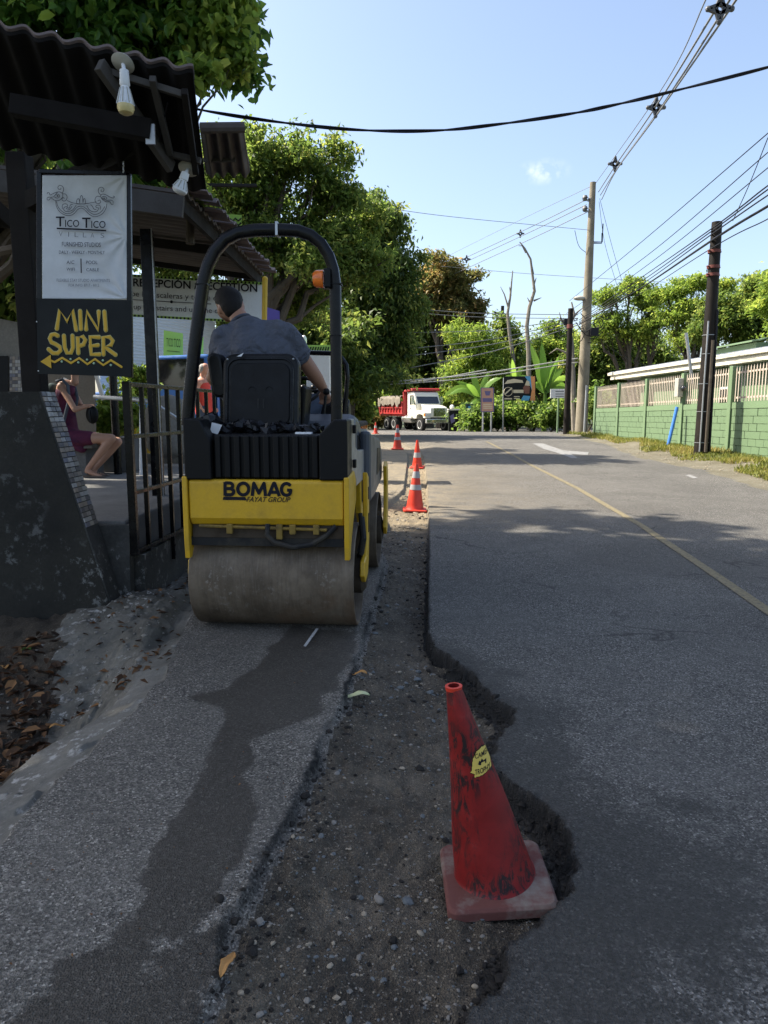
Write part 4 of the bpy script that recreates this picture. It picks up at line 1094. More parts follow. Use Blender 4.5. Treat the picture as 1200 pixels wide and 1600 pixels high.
# ================================================================== GRASS ON THE VERGE
rg = np.random.default_rng(77)
x, y = scatter(60000, 13, 42, [6], 5, 14)
e_ = x - np.interp(y, *road_right); dn = fbm(x*.9, y*.9, 301, 4) + .16*(e_-1.3)
k = (dn > -.13) & (x < WX-.02) & (e_ > .5); x, y = x[k], y[k]; n = len(x)
h = rg.uniform(.07, .20, n)*np.clip(.5+fbm(x*.6, y*.6, 303, 2)*1.6+.5, .4, 1.6)
z = tz(x, y); D = np.stack([rg.normal(0, .45, n), rg.normal(0, .45, n), np.ones(n)], -1); U = rand_dirs(n, rg); U[:, 2] = 0
V, Fq = leaf_quads(np.stack([x, y, z+h*.42], -1), D, U, h, np.full(n, .028), .1)
tt = np.clip(.45+fbm(x*.8, y*.8, 305, 3)*1.2+rg.normal(0, .2, n), 0, 1)
o = bpy.data.objects.new('verge_grass', np_mesh('verge_grass', V, Fq, 'grass_blade', np.repeat(tt, 4))); C.objects.link(o)
tag(o, 'sunlit yellow green grass on the verge along the green wall', 'grass', kind='stuff')

# ================================================================== TREES
GT = 'trees along the road'
tree('broadleaf_tree', 'big dark leafy tree behind the roller, nearest of the left row', tbase(395, 21),
     [LB(345, 290, 62, 21), LB(420, 275, 52, 21), LB(495, 290, 48, 21), LB(400, 370, 80, 21, .8, 1), LB(490, 390, 72, 21, .8), LB(535, 310, 34, 21), LB(330, 400, 60, 21, .8, 2), LB(450, 470, 70, 21, .8, 2), LB(370, 480, 60, 21, .7, 3), LB(540, 400, 48, 21, .9, 1), LB(580, 345, 30, 21, 1., 1), LB(460, 240, 34, 21, 1.1), LB(525, 245, 26, 21, 1.2), LB(385, 235, 36, 21, 1.), LB(300, 340, 50, 21), LB(570, 430, 40, 21, 1., 1)],
     'leaf_mid', .17, 2500, 24, .30, 11, GT, limbs=50, fork=.5)
tree('broadleaf_tree', 'tall tree with drooping leaf curtains right of the roller canopy', tbase(540, 34),
     [LB(560, 350, 50, 34), LB(600, 380, 42, 34), LB(580, 450, 62, 34, 1.1), LB(612, 470, 44, 34, 1.2), LB(540, 520, 60, 34, 1.0), LB(595, 530, 46, 34, 1.0), LB(560, 580, 55, 34, .9, 1), LB(622, 545, 26, 34, 1.0), LB(632, 420, 26, 34, 1.2), LB(640, 490, 26, 34, 1.3), LB(590, 330, 26, 34, 1.2)],
     'leaf_dark', .24, 1900, 26, .32, 12, GT, limbs=24, droop=.9)
tree('broadleaf_tree', 'dark tree filling the space behind the operator', tbase(455, 31),
     [LB(420, 520, 70, 31), LB(500, 540, 70, 31), LB(450, 600, 70, 31, .7), LB(540, 590, 60, 31, .8), LB(380, 590, 60, 31, .8)], 'leaf_dark', .30, 900, 26, .3, 13, GT)
tree('rust_tree', 'rust brown crowned tree behind the truck', tbase(690, 66),
     [LB(675, 430, 34, 66), LB(715, 450, 30, 66), LB(730, 485, 26, 66), LB(690, 480, 40, 66), LB(660, 470, 30, 66), LB(725, 520, 26, 66)],
     'leaf_rust', .42, 900, 26, .5, 14, GT)
tree('broadleaf_tree', 'dark dense tree right behind the dump truck', tbase(668, 70),
     [LB(640, 520, 45, 70), LB(690, 540, 50, 70), LB(640, 580, 50, 70), LB(700, 600, 46, 70), LB(600, 590, 46, 70), LB(740, 590, 40, 70)], 'leaf_dark', .55, 900, 26, .5, 15, GT)
tree('bamboo_clump', 'bright yellow green feathery clump left of the dead trees', tbase(735, 58),
     [LB(725, 525, 26, 58), LB(745, 560, 34, 58), LB(720, 580, 30, 58), LB(765, 590, 32, 58), LB(760, 545, 24, 58), LB(735, 610, 34, 58), LB(790, 600, 28, 58)],
     'leaf_light', .42, 700, 24, .16, 16, GT, cat='bamboo', aspect=.25)
tree('vine_covered_tree', 'stump wrapped in dark vines below the left dead tree', tbase(792, 60),
     [LB(790, 520, 17, 60, 1.2), LB(795, 550, 20, 60, 1.4), LB(785, 580, 20, 60, 1.2), LB(800, 590, 20, 60)], 'leaf_mid', .40, 300, 26, .3, 17, GT, shell=.5)
tree('broadleaf_tree', 'light spreading tree above the white eave, left one', tbase(985, 52),
     [LB(950, 465, 28, 52, .45), LB(985, 450, 28, 52, .4), LB(1015, 470, 34, 52, .45), LB(960, 500, 34, 52, .5), LB(1000, 520, 36, 52, .5), LB(1035, 500, 30, 52, .5), LB(930, 520, 26, 52, .6)],
     'leaf_light', .24, 800, 22, .30, 18, GT, limbs=60, shell=.4, fork=.3)
tree('broadleaf_tree', 'light spreading tree behind the tarred pole', tbase(1070, 46),
     [LB(1045, 460, 28, 46, .4), LB(1080, 445, 30, 46, .4), LB(1120, 450, 26, 46, .4), LB(1060, 490, 36, 46, .5), LB(1100, 500, 36, 46, .5), LB(1075, 530, 30, 46, .6)],
     'leaf_light', .22, 800, 22, .30, 19, GT, limbs=60, shell=.4, fork=.35)
tree('broadleaf_tree', 'dense mid green tree above the house roof at the right', tbase(1160, 38),
     [LB(1130, 490, 32, 38), LB(1165, 475, 34, 38), LB(1195, 500, 36, 38), LB(1150, 520, 34, 38), LB(1190, 450, 26, 38, .7), LB(1215, 460, 34, 38), LB(1100, 520, 26, 38)],
     'leaf_mid', .22, 1000, 26, .3, 20, GT)
tree('broadleaf_tree', 'bright tree cut off by the right picture edge', tbase(1240, 33),
     [LB(1215, 440, 34, 33), LB(1245, 470, 46, 33), LB(1205, 480, 24, 33), LB(1240, 520, 44, 33)], 'leaf_light', .21, 700, 24, .28, 21, GT)
tree('broadleaf_tree', 'mid green tree between the concrete pole and the house', tbase(945, 62),
     [LB(930, 545, 34, 62), LB(965, 560, 36, 62), LB(1000, 560, 36, 62), LB(940, 590, 36, 62), LB(900, 570, 30, 62), LB(980, 590, 34, 62), LB(1030, 560, 34, 62)], 'leaf_mid', .36, 1000, 26, .36, 22, GT)
tree('broadleaf_tree', 'pale green tree behind the banana plants', tbase(845, 66),
     [LB(850, 545, 30, 66), LB(880, 530, 30, 66), LB(830, 570, 30, 66), LB(870, 570, 36, 66), LB(815, 600, 30, 66), LB(850, 600, 34, 66), LB(900, 600, 34, 66)], 'leaf_light', .40, 800, 24, .36, 23, GT)
tree('broadleaf_tree', 'far dark tree closing the gap above the truck cab', tbase(760, 88),
     [LB(700, 600, 50, 88), LB(760, 600, 50, 88), LB(820, 610, 46, 88), LB(880, 610, 50, 88), LB(940, 610, 50, 88), LB(640, 610, 50, 88), LB(1010, 605, 50, 88)], 'leaf_dark', .7, 900, 26, .5, 24, GT)
# left side, behind and above the shop
tree('overhanging_tree', 'large leaved tree hanging over the shop roof at the top left', (-6.2, 9.5, .6),
     [LB(60, 40, 120, 8), LB(170, 60, 90, 8), LB(270, 40, 80, 8), LB(335, 70, 52, 8), LB(-60, 100, 140, 8.6), LB(230, -30, 100, 8), LB(90, -70, 140, 8), LB(345, 20, 42, 8), LB(370, 112, 22, 8), LB(20, 190, 90, 9.4), LB(120, 210, 70, 9.4), LB(150, 262, 34, 7.4, .5), LB(235, 268, 26, 7.4, .5)],
     'leaf_glossy', .15, 900, 22, .16, 25, GT, aspect=.5, droop=.6, fine=True)
tree('hanging_vine', 'pale vine leaves tinted as if backlit, hanging at the right end of the sign roof', (-1.95, 7.4, 3.5),
     [LB(335, 62, 34, 7.6), LB(365, 98, 20, 7.6), LB(350, 22, 34, 7.6), LB(318, 118, 10, 7.2), LB(300, 60, 30, 7.8)],
     'leaf_light', .12, 150, 13, .03, 28, None, cat='vine', aspect=.62, droop=.6, fine=True, limbs=10)  # lighter leaf colour stands in for sun shining through the leaves
tree('broadleaf_tree', 'shaded tree in the dark gap left of the sign post', (-8.5, 11.5, .6),
     [LB(10, 380, 90, 12), LB(60, 440, 80, 12), LB(-40, 460, 90, 12), LB(100, 350, 80, 12.6), LB(20, 300, 90, 12.6), LB(170, 330, 60, 13)], 'leaf_dark', .22, 460, 24, .2, 26, GT, aspect=.5, fine=True)
tree('broadleaf_tree', 'tree rising behind the tiled roof scrap', tbase(290, 25),
     [LB(250, 330, 60, 25), LB(300, 290, 55, 25), LB(350, 250, 42, 25), LB(280, 400, 70, 25), LB(200, 380, 60, 25), LB(340, 330, 50, 25)], 'leaf_mid', .19, 1100, 26, .26, 27, GT)
# trees outside the picture on the left whose shade lies over the foreground
SH = 'shade trees outside the picture'
def shade_tree(lab, x, y, lobes, seed, n=560, ragged=.3):
    tree('shade_tree', lab, (x, y, float(tz(x, y))), lobes, 'leaf_mid', .36, n, 26, .4, seed, SH, shell=.15, aspect=.6, ragged=ragged)
def crown_for(px, py, rad, h, zs=.6):
    """lobe at height h whose shadow falls on the ground point seen at (px,py)"""
    g_ = G(px, py); k = (h - g_.z)/SUN.z; c = g_ + SUN*k
    return (tuple(c), rad, zs)
def lobe_at(x, y, rad, h, zs=.6):
    k = h/SUN.z; return ((x+SUN.x*k, y+SUN.y*k, h), rad, zs)
shade_tree('tall shade tree left of the photographer, outside the picture', -9.5, 1, [lobe_at(.5, 1, 3.0, 11.5), lobe_at(4, 2.0, 3.0, 12), lobe_at(-2.5, 1.5, 2.8, 11), lobe_at(7.5, 2.5, 3.0, 13)], 41, 900)
shade_tree('tall shade tree behind the shop, above the left picture edge', -11, 7, [lobe_at(-1.2, 5.2, 2.6, 11), lobe_at(1.6, 5.4, 2.4, 11.5), lobe_at(4.2, 5.6, 2.2, 12), lobe_at(-3.5, 5, 2.0, 10.5), lobe_at(-2.0, 7.6, 1.8, 11.5), lobe_at(7.0, 5.0, 1.5, 12.5), lobe_at(.6, 7.9, 1.6, 12), lobe_at(2.1, 7.5, .95, 12.5), lobe_at(4.6, 6.3, .8, 12.5), lobe_at(2.2, 9.9, .5, 13, .4), lobe_at(3.6, 9.2, .4, 13, .4), lobe_at(6.2, 7.6, .5, 13, .4)], 42, 1050, .65)

# dead trees
def dead_tree(label, d, trunk, branches, r):
    t = empty('dead_tree', tbase(trunk[0][0], d), 0, label, 'dead tree', 'bare dead trees')
    mb = MB(); pts = [Vector(t.location)-Vector((0, 0, .3))] + [P(x, y, d) for x, y in trunk[1:]]
    mb.tube(pts, [r*(1-.8*i/(len(pts)-1)) for i in range(len(pts))], 8); part('trunk', mb, 'bark_pale', t, smooth=True)
    for br in branches:
        mb = MB(); w = [P(x, y, d) for x, y in br]; mb.tube(w, [r*.4*(1-.75*i/(len(w)-1)) for i in range(len(w))], 6); part('branch', mb, 'bark_pale', t, smooth=True)
dead_tree('left bare dead tree with a hooked branch', 58, [(800, 600), (802, 560), (796, 520), (793, 490), (797, 465), (799, 445), (801, 423)], [[(794, 480), (788, 460), (782, 448)], [(798, 462), (796, 448)], [(796, 515), (790, 500)]], .19)
dead_tree('right bare dead tree taller and twisted', 56, [(824, 600), (826, 550), (823, 510), (827, 480), (835, 455), (832, 430), (829, 405), (820, 388), (812, 378)], [[(829, 475), (824, 465)], [(834, 445), (838, 434)], [(833, 428), (831, 412)], [(834, 470), (846, 465)], [(822, 395), (816, 384), (810, 384)]], .20)
dead_tree('short bare dead snag with antler branches beside the black pole', 44, [(895, 600), (893, 540), (890, 510), (897, 490), (893, 472)], [[(893, 500), (903, 487), (912, 480)], [(889, 515), (877, 500), (874, 488)], [(893, 555), (870, 545), (858, 553)]], .2)

# hedge plants, one by one
def shrub(name, label, px, py, rp, d, leafm, leaf, n, seed, group, zs=1., cat='bush', on=None, per=20, **kw):
    rg = np.random.default_rng(seed); c = P(px, py, d); r = rp*d/F
    b = Vector((c.x, d, float(tz(c.x, d)) if on is None else on)); t = empty(name, b, 0, label, cat, group)
    lob = [((c.x, d, c.z), r, zs)] + [((c.x+rg.uniform(-.7, .7)*r, d+rg.uniform(-.5, .5)*r, c.z+rg.uniform(-.6, .5)*r*zs), r*rg.uniform(.4, .65), zs) for _ in range(5)]
    V, Fq, ti, cs = foliage(lob, n, per, leaf, rg, **dict(dict(shell=.4, aspect=.6), **kw))
    V[:, 2] = np.maximum(V[:, 2], b.z+.01)
    me = np_mesh('foliage', V-np.array(b), Fq, leafm, ti); o = bpy.data.objects.new('foliage', me); C.objects.link(o); o.parent = t
    mb = MB()
    for k in range(5): limb(mb, b-Vector((0, 0, .02)), Vector(cs[int(rg.integers(0, len(cs)))]), .03*r+.003, .01*r+.001, rg, 4)
    part('stem', mb, 'bark', t)
    return t
HG = 'hedge bushes along the bend'
for i, (px, py, rp, d, w) in enumerate([(745, 655, 22, 47.5, 'under the salmon sign'), (778, 652, 22, 48.5, 'under the left half of the billboard'), (808, 648, 24, 48, 'under the middle of the billboard'), (835, 650, 22, 47, 'right of the billboard posts'),
                                        (862, 652, 22, 46, 'below the white street sign'), (726, 650, 18, 51, 'beside the dark gate pillar'), (890, 640, 26, 46, 'behind the black pole'), (800, 630, 26, 52, 'behind the billboard'), (920, 630, 30, 44, 'behind the thin grey post')]):
    shrub('hedge_bush', 'glossy hedge bush ' + w, px, py, rp, d, 'hedge_leaf', .30, 90, 60+i, HG, .9)
LGp = 'bushes behind the truck'
for i, (px, py, rp, d, lm, w) in enumerate([(575, 630, 22, 62, 'leaf_mid', 'left of the dump truck bed'), (600, 615, 24, 66, 'leaf_light', 'above the dump truck tailgate'), (553, 640, 20, 58, 'leaf_light', 'nearest the roller hood'), (625, 600, 26, 70, 'leaf_mid', 'behind the dump truck tarp'), (585, 655, 14, 60, 'leaf_rust', 'red flowering beside the truck wheels'), (540, 620, 30, 64, 'leaf_mid', 'behind the roller handrail'), (700, 622, 20, 66, 'leaf_light', 'behind the truck bonnet'), (556, 645, 18, 36, 'leaf_mid', 'hiding the trunk beside the far cones'), (545, 600, 30, 33, 'leaf_dark', 'right behind the roller handrail bend')]):
    shrub('roadside_bush', 'sunlit bush ' + w, px, py, rp, d, lm, .34, 90, 80+i, LGp, .9)

# banana plants: each blade a part
def banana(label, px, py, d, blades, seed):
    rg = np.random.default_rng(seed); c = P(px, py, d); b = Vector((c.x, d, float(tz(c.x, d))))
    t = empty('banana_plant', b, 0, label, 'banana plant', 'banana plants')
    mb = MB().tube([b-Vector((0, 0, .2)), b.lerp(c, .6), c], [.2, .16, .1], 10); part('stem', mb, 'leaf_light', t, smooth=True)
    for (tx, ty, wpx, bend) in blades:
        tip = P(tx, ty, d + rg.uniform(-1, 1)); L_ = (tip-c).length; w = wpx*d/F; dirv = (tip-c); side = dirv.cross(Vector((0, -1, .2))).normalized()
        side = (side*.8 + Vector((0, rg.uniform(-.6, .6), 0))).normalized()
        def fn(u, v):
            p = c.lerp(tip, v) + Vector((0, 0, bend*L_*math.sin(v*PI)*.5)) ; ww = w*max(0.06, math.sin(min(1, .10+v*.95)*PI)**.55)
            s_ = (u-.5)*2
            return p + side*s_*ww*.5 + Vector((0, 0, -abs(s_)*ww*.16)) + Vector((0, 0, .02*math.sin(v*50+s_)))
        m2 = MB(); m2.sheet(fn, 6, 18); o = part('leaf', m2, 'leaf_banana', t, smooth=True, angle=180)
        me = o.data; at = me.attributes.new('tint', 'FLOAT', 'POINT'); at.data.foreach_set('value', np.full(len(me.vertices), rg.uniform(.2, 1), np.float32))
    return t
banana('large banana plant with broad upright leaves right of the billboard', 852, 612, 50, [(828, 535, 14, .1), (846, 532, 12, .05), (862, 560, 12, .15), (880, 575, 14, .3), (895, 590, 12, .4), (838, 575, 12, .2), (850, 590, 16, .3), (874, 555, 10, .1), (893, 610, 12, .5), (858, 580, 14, .2), (830, 600, 12, .5)], 5)
banana('ragged banana plant arching left of the salmon sign', 748, 622, 52, [(737, 575, 10, .1), (700, 618, 11, .5), (690, 622, 10, .6), (785, 590, 9, .4), (730, 650, 10, .4), (712, 596, 9, .3), (765, 580, 9, .2), (728, 600, 9, .3)], 6)
banana('small banana plant between the two sign boards', 805, 596, 54, [(795, 565, 9, .1), (818, 570, 8, .2), (800, 560, 9, .1), (786, 590, 8, .4), (826, 590, 8, .4)], 7)
# ================================================================== LEFT: WING WALL, TERRACE, GATE
WY0, WY1 = 5.42, 5.66
wing = empty('wing_wall', (-2.9, 5.55, -.1), 0, 'mossy dark retaining wall with a slanting mosaic tiled end', 'wall')
xt, zt = P(60, 612, WY0).x, P(60, 612, WY0).z
xb, zb = P(177, 962, WY0).x, P(177, 962, WY0).z
def XZ(a, b, t): return Vector((a, t, b))
wrg = np.random.default_rng(2)
def face_fn(u, v):
    z = -.5 + (zt+.5)*v; xe = xt + (xb-xt)*min(1.15, (zt-z)/(zt-zb))
    x = -6 + (xe+6)*u
    bul = .16*max(0, (.75-v))**1.5*(1-u)**.3*math.sin(u*3.1+.5)
    return Vector((x, WY0 - bul*1.2 + .018*float(fbm(np.array(x*5.), np.array(z*5.), 5, 4)) , z))
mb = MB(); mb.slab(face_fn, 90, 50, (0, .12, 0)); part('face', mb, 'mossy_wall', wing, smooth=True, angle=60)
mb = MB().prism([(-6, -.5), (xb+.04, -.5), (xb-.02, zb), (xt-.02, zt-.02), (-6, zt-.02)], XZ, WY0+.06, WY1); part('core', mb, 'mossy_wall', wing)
# slanting cap: mortar bed, tiles on the upper two thirds
def cap_pt(s, t, lift):
    a = Vector((xt, WY0+.02, zt)); b = Vector((xb, WY0+.02, zb)); n = Vector(((zt-zb), 0, (xb-xt))).normalized()
    p = a.lerp(b, s); return Vector((p.x, WY0+.005+(WY1-WY0-.01)*t, p.z)) + n*lift
mb = MB(); mb.slab(lambda u, v: cap_pt(v, u, -.03), 4, 40, (cap_pt(0, 0, .012)-cap_pt(0, 0, -.03))); part('cap', mb, 'step_face', wing)
tcols = [('tile_0', (.34, .31, .27)), ('tile_1', (.20, .17, .15)), ('tile_2', (.17, .17, .21)), ('tile_3', (.10, .09, .10)), ('tile_4', (.30, .24, .19)), ('tile_5', (.40, .38, .36))]
for nm, c_ in tcols: worn(nm, c_, .35, amt=.35, dirt=tuple(x*.4 for x in c_), scale=25, bmp=.05)
trg = random.Random(8); rows = 27; SM = .60
for r_ in range(rows):
    c0 = 0.
    offs = [0, .34, .67, 1] if r_ % 2 == 0 else [0, .28, .62, 1]
    for k in range(3):
        s0 = r_/rows*SM + .002; s1 = (r_+1)/rows*SM - .002; a0, a1 = offs[k]+.015, offs[k+1]-.015
        l0 = .012; l1 = .020+trg.uniform(-.002, .003)
        m2 = MB().add([cap_pt(s0, a0, l0), cap_pt(s0, a1, l0), cap_pt(s1, a1, l0), cap_pt(s1, a0, l0), cap_pt(s0, a0, l1), cap_pt(s0, a1, l1), cap_pt(s1, a1, l1), cap_pt(s1, a0, l1)],
                      [(3, 2, 1, 0), (4, 5, 6, 7), (0, 1, 5, 4), (1, 2, 6, 5), (2, 3, 7, 6), (3, 0, 4, 7)])
        part('tile', m2, trg.choice(tcols)[0], wing)
# terrace
TZ0 = .64
ter = empty('terrace', (-3.6, 9, 0), 0, 'raised concrete terrace with a broken front step behind the gate', 'terrace')
def terr(u, v):
    return None
mb = MB().prism([(-7, 5.75), (-2.14, 5.75), (-2.09, 7.4), (-1.98, 9.6), (-1.9, 12.0), (-7, 12.0)], lambda a, b, t: Vector((a, b, t)), -.3, TZ0); part('slab', mb, 'terrace_concrete', ter, bevel=.02)
mb = MB()
def stepf(u, v):
    x = -2.75+.66*u; z = -.25+.86*v
    return Vector((x, 5.70 - .07*(1-v) + .05*float(fbm(np.array(x*6.), np.array(z*6.), 15, 5)), z))
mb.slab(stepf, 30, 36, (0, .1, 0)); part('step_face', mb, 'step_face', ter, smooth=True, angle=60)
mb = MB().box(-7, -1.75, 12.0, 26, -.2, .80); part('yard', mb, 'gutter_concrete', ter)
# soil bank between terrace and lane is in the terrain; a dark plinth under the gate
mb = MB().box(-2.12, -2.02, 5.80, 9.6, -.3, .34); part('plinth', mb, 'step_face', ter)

# gate/fence along the lane
GA, GB_ = Vector((-2.06, 5.72, 0)), Vector((-1.86, 8.9, 0))
fence = empty('steel_gate', (GA.x, GA.y, .35), 0, 'black steel bar gate with flat rails beside the mini market sign', 'gate')
def gz(u, a, b): return a+(b-a)*u
def gp_(t, z): q = GA.lerp(GB_, t); return Vector((q.x, q.y, z))
z_bot, z_top = .36, P(203, 600, 5.72).z
for k, z in enumerate((z_top, z_top-.42, z_top-.88, z_bot+.02)):
    mb = MB().bar(gp_(0, z), gp_(1, z), .035, .035); part('rail', mb, 'black_paint', fence, bevel=.004)
nb = 11
for k in range(nb+1):
    t = k/nb; w = .06 if k == 0 else .036
    mb = MB().bar(gp_(t, z_bot-.22 if k % 2 else z_bot), gp_(t, z_top+(.01 if k else .02)), w, w); part('bar', mb, 'black_paint', fence, bevel=.004)

# ------------------------------------------------------------------ posts and the two little roofs
spost = empty('roof_post', (P(54, 600, 5.62).x, 5.62, 1.5), 0, 'dark timber post rising from the mossy wall beside the white sign', 'post')
x = spost.location.x
mb = MB().box(x-.075, x+.075, 5.56, 5.70, 1.2, 3.45); part('shaft', mb, 'timber_dark', spost, bevel=.008)
mb = MB().bar((x-.06, 5.62, 2.95), (x-.6, 5.5, 3.5), .09, .09); part('brace', mb, 'timber_dark', spost)
mb = MB().bar((x+.05, 5.62, 3.10), (P(235, 215, 5.0).x, 5.2, P(235, 215, 5.2).z), .11, .12); part('beam', mb, 'timber_dark', spost)
# roof 1: corrugated sheet, near edge high, falling away from the camera
A, B, Cc = P(0, 48, 4.55), P(300, 118, 4.62), P(321, 300, 5.40)
Dd = A + (Cc-B); lft = (A-B)*.75
A2, D2_ = A+lft, Dd+lft
def roof1(u, v, lift=0.):
    p = (A2.lerp(B, u)).lerp(D2_.lerp(Cc, u), v)
    nrm = (B-A2).cross(Cc-B).normalized(); nrm = -nrm if nrm.z < 0 else nrm
    L_ = (B-A2).length; ph = u*L_/.165
    return p + nrm*(.024*math.cos(ph*2*PI)+lift)
sr = empty('sign_roof', (B.x-.7, 5.0, 3.1), 0, 'small dark corrugated roof over the white sign, seen from below', 'roof')
mb = MB(); mb.slab(lambda u, v: roof1(u, v), 150, 8, (0, 0, .022)); part('sheet', mb, 'roof_sheet', sr, smooth=True, angle=50)
mb = MB(); mb.slab(lambda u, v: roof1(u, v*.10-.03, .022), 150, 2, (0, 0, .014)); part('ridge_tile', mb, 'roof_tile', sr, smooth=True, angle=50)
_rn = (B-A2).cross(Cc-B).normalized(); _rn = -_rn if _rn.z < 0 else _rn
def ur(px, py, off=.07):
    """point below the sheet on the sight line through the pixel"""
    r = ray(px, py); o_ = Vector((0, 0, H)); q = B - _rn*off; t = (q-o_).dot(_rn)/r.dot(_rn); return o_ + r*t
def rb(name, a, b, w, h, mt): m2 = MB().bar(a, b, w, h); return part(name, m2, mt, sr, bevel=.005)
rb('rafter', ur(155, 100, .09), ur(268, 262, .09), .045, .09, 'timber_grey')
rb('rafter', ur(238, 122, .06), ur(266, 240, .06), .04, .05, 'timber_grey')
rb('rafter', ur(288, 142, .06), ur(306, 270, .06), .04, .05, 'timber_dark')
rb('purlin', ur(168, 112, .05), ur(292, 150, .05), .04, .04, 'timber_grey')
rb('purlin', ur(262, 240, .05), ur(314, 252, .05), .04, .04, 'timber_grey')
rb('beam', ur(20, 165, .16), ur(238, 205, .16), .10, .12, 'roof_sheet')
mb = MB().box(-.03, .03, -.008, .008, -.06, .06); bq = ur(235, 210, .20); mb.v = [tuple(Vector(v)+bq) for v in mb.v]; part('bracket', mb, 'galvanised', sr)
mb = MB(); ch = [P(193, 198+i*4, 5.25) for i in range(19)]
for i in range(18): mb.tube([ch[i]+Vector((.004*(i % 2), 0, 0)), ch[i+1]+Vector((-.004*(i % 2), 0, 0))], .0055, 5)
part('chain', mb, 'galvanised', sr)
mb = MB().tube([ur(205, 165), ur(215, 200), ur(248, 225), ur(255, 190), ur(262, 160)], .004, 5); part('wire', mb, 'cable_black', sr)
# lamps hanging from it
def lamp(label, a, b, base, d, amberb):
    t = empty('bulb_lamp', P(*base, d), 0, label, 'lamp', 'bulb lamps under the small roof')
    pa, pb = P(*a, d), P(*b, d); ax = (pb-pa).normalized(); M = ax.to_track_quat('Z', 'Y').to_matrix().to_4x4(); M.translation = pa; L_ = (pb-pa).length
    Mb = M.copy(); mp = ur(*base, .045)
    Mp = (-_rn).to_track_quat('Z', 'Y').to_matrix().to_4x4(); Mp.translation = mp
    part('ceiling_plate', MB().lathe([(0, -.012), (.060, -.012), (.068, 0), (.05, .014), (0, .02)], 24, Mp), 'meter_grey', t, smooth=True)
    m2 = MB().tube([mp, pa], .012, 8); part('stem', m2, 'bulb_plastic', t, smooth=True)
    part('socket', MB().lathe([(0, 0), (.026, .0), (.030, L_*.32), (.024, L_*.36), (0, L_*.36)], 20, M), 'bulb_plastic', t, smooth=True)
    hb = part('heat_sink', MB().lathe([(.024, L_*.36), (.030, L_*.45), (.047, L_*.74), (.049, L_*.78)], 20, M), 'bulb_plastic', t, smooth=True)
    for k in range(16):
        a_ = 2*PI*k/16; c_, s_ = math.cos(a_), math.sin(a_)
        m2 = MB().bar(M @ Vector((.027*c_, .027*s_, L_*.40)), M @ Vector((.05*c_, .05*s_, L_*.76)), .004, .007); part('fin', m2, 'bulb_plastic' if k % 2 else 'meter_grey', hb)
    part('globe', MB().lathe([(.049, L_*.78), (.050, L_*.86), (.040, L_*.95), (.02, L_*.995), (0, L_)], 20, M), 'bulb_amber' if amberb else 'bulb_plastic', t, smooth=True)
lamp('hanging LED bulb with yellowed globe, left one under the small roof', (194, 110), (197, 180), (192, 99), ur(192, 99, .10).y, True)
lamp('tilted white LED bulb at the lower corner of the small roof', (290, 270), (279, 303), (294, 264), ur(294, 264, .12).y, False)

# roof scrap behind (right), held up by a dark bar
def scrap(u, v):
    a, b, c_, d_ = P(312, 203, 7.2), P(380, 203, 7.3), P(391, 274, 8.2), P(322, 274, 8.1)
    p = a.lerp(b, u).lerp(d_.lerp(c_, u), v); n = Vector((0, -.3, 1)).normalized()
    return p + n*(.028*math.cos(u*2*PI*4) + .02*(v*2 % 1))
rs = empty('roof_scrap', P(350, 275, 7.9), 0, 'small brown tiled roof corner behind the sign roof', 'roof')
mb = MB(); mb.slab(scrap, 60, 14, (0, 0, .03)); part('sheet', mb, 'awning_sheet', rs, smooth=True, angle=50)
mb = MB().tube([P(313, 200, 7.15), P(382, 199, 7.25)], .05, 10); part('ridge', mb, 'awning_sheet', rs, smooth=True)
mb = MB().bar(P(318, 250, 7.8), P(368, 250, 7.8), .03, .04); part('batten', mb, 'timber_grey', rs)
mb = MB().tube([P(285, 289, 7.0), P(400, 290, 7.9)], .018, 6); part('bar', mb, 'timber_dark', rs)
mb = MB().tube([P(306, 300, 7.0), P(318, 330, 7.0)], .014, 6); part('strut', mb, 'timber_dark', rs)

# roof 2: lean-to over the entrance
En, Ef = P(285, 312, 6.5), P(408, 428, 10.1); ez = (En.z+Ef.z)/2
aw = empty('entrance_awning', (-2.6, 8.3, 2.9), 0, 'brown lean-to awning over the shop entrance with broken tile edge', 'awning')
def awn(u, v, lift=0.):
    x0 = -1.72+.04*v - .05*(v*11 % 1)*0; y = 6.5+3.7*v
    x = x0 - 3.2*u
    return Vector((x, y, 3.40+.42*u + lift + .014*math.cos(v*2*PI*22)))
mb = MB(); mb.slab(lambda u, v: awn(u, v), 10, 220, (0, 0, .03)); part('sheet', mb, 'awning_sheet', aw, smooth=True, angle=50)
arg = random.Random(12)
for k in range(14):
    v0, v1 = k/14, (k+1)/14-.012
    m2 = MB(); dz_ = arg.uniform(0, .03); dx_ = arg.uniform(-.05, .06)
    m2.slab(lambda u, v: awn(-.055+.10*u+dx_*.1, v0+(v1-v0)*v, .035+dz_+.02*math.sin(v*PI)), 4, 8, (0, 0, .016)); part('tile', m2, 'roof_tile', aw, smooth=True)
mb = MB().bar((-4.9, 6.46, 3.72), (-1.75, 6.46, 3.30), .05, .18); part('fascia', mb, 'timber_grey', aw)
mb = MB().bar((-1.78, 6.5, 3.33), (-1.74, 10.2, 3.33), .05, .12); part('edge_beam', mb, 'timber_dark', aw)
mb = MB().bar((-4.9, 10.2, 3.80), (-1.74, 10.2, 3.38), .05, .1); part('fascia', mb, 'timber_dark', aw)
for y in (8.4,):
    mb = MB().bar((-4.9, y, 3.72), (-1.78, y, 3.33), .05, .10); part('rafter', mb, 'timber_dark', aw)
px2 = P(238, 560, 7.5).x
mb = MB().box(px2-.055, px2+.055, 7.45, 7.55, TZ0-.01, 3.36); part('post', mb, 'black_paint', aw, bevel=.006)
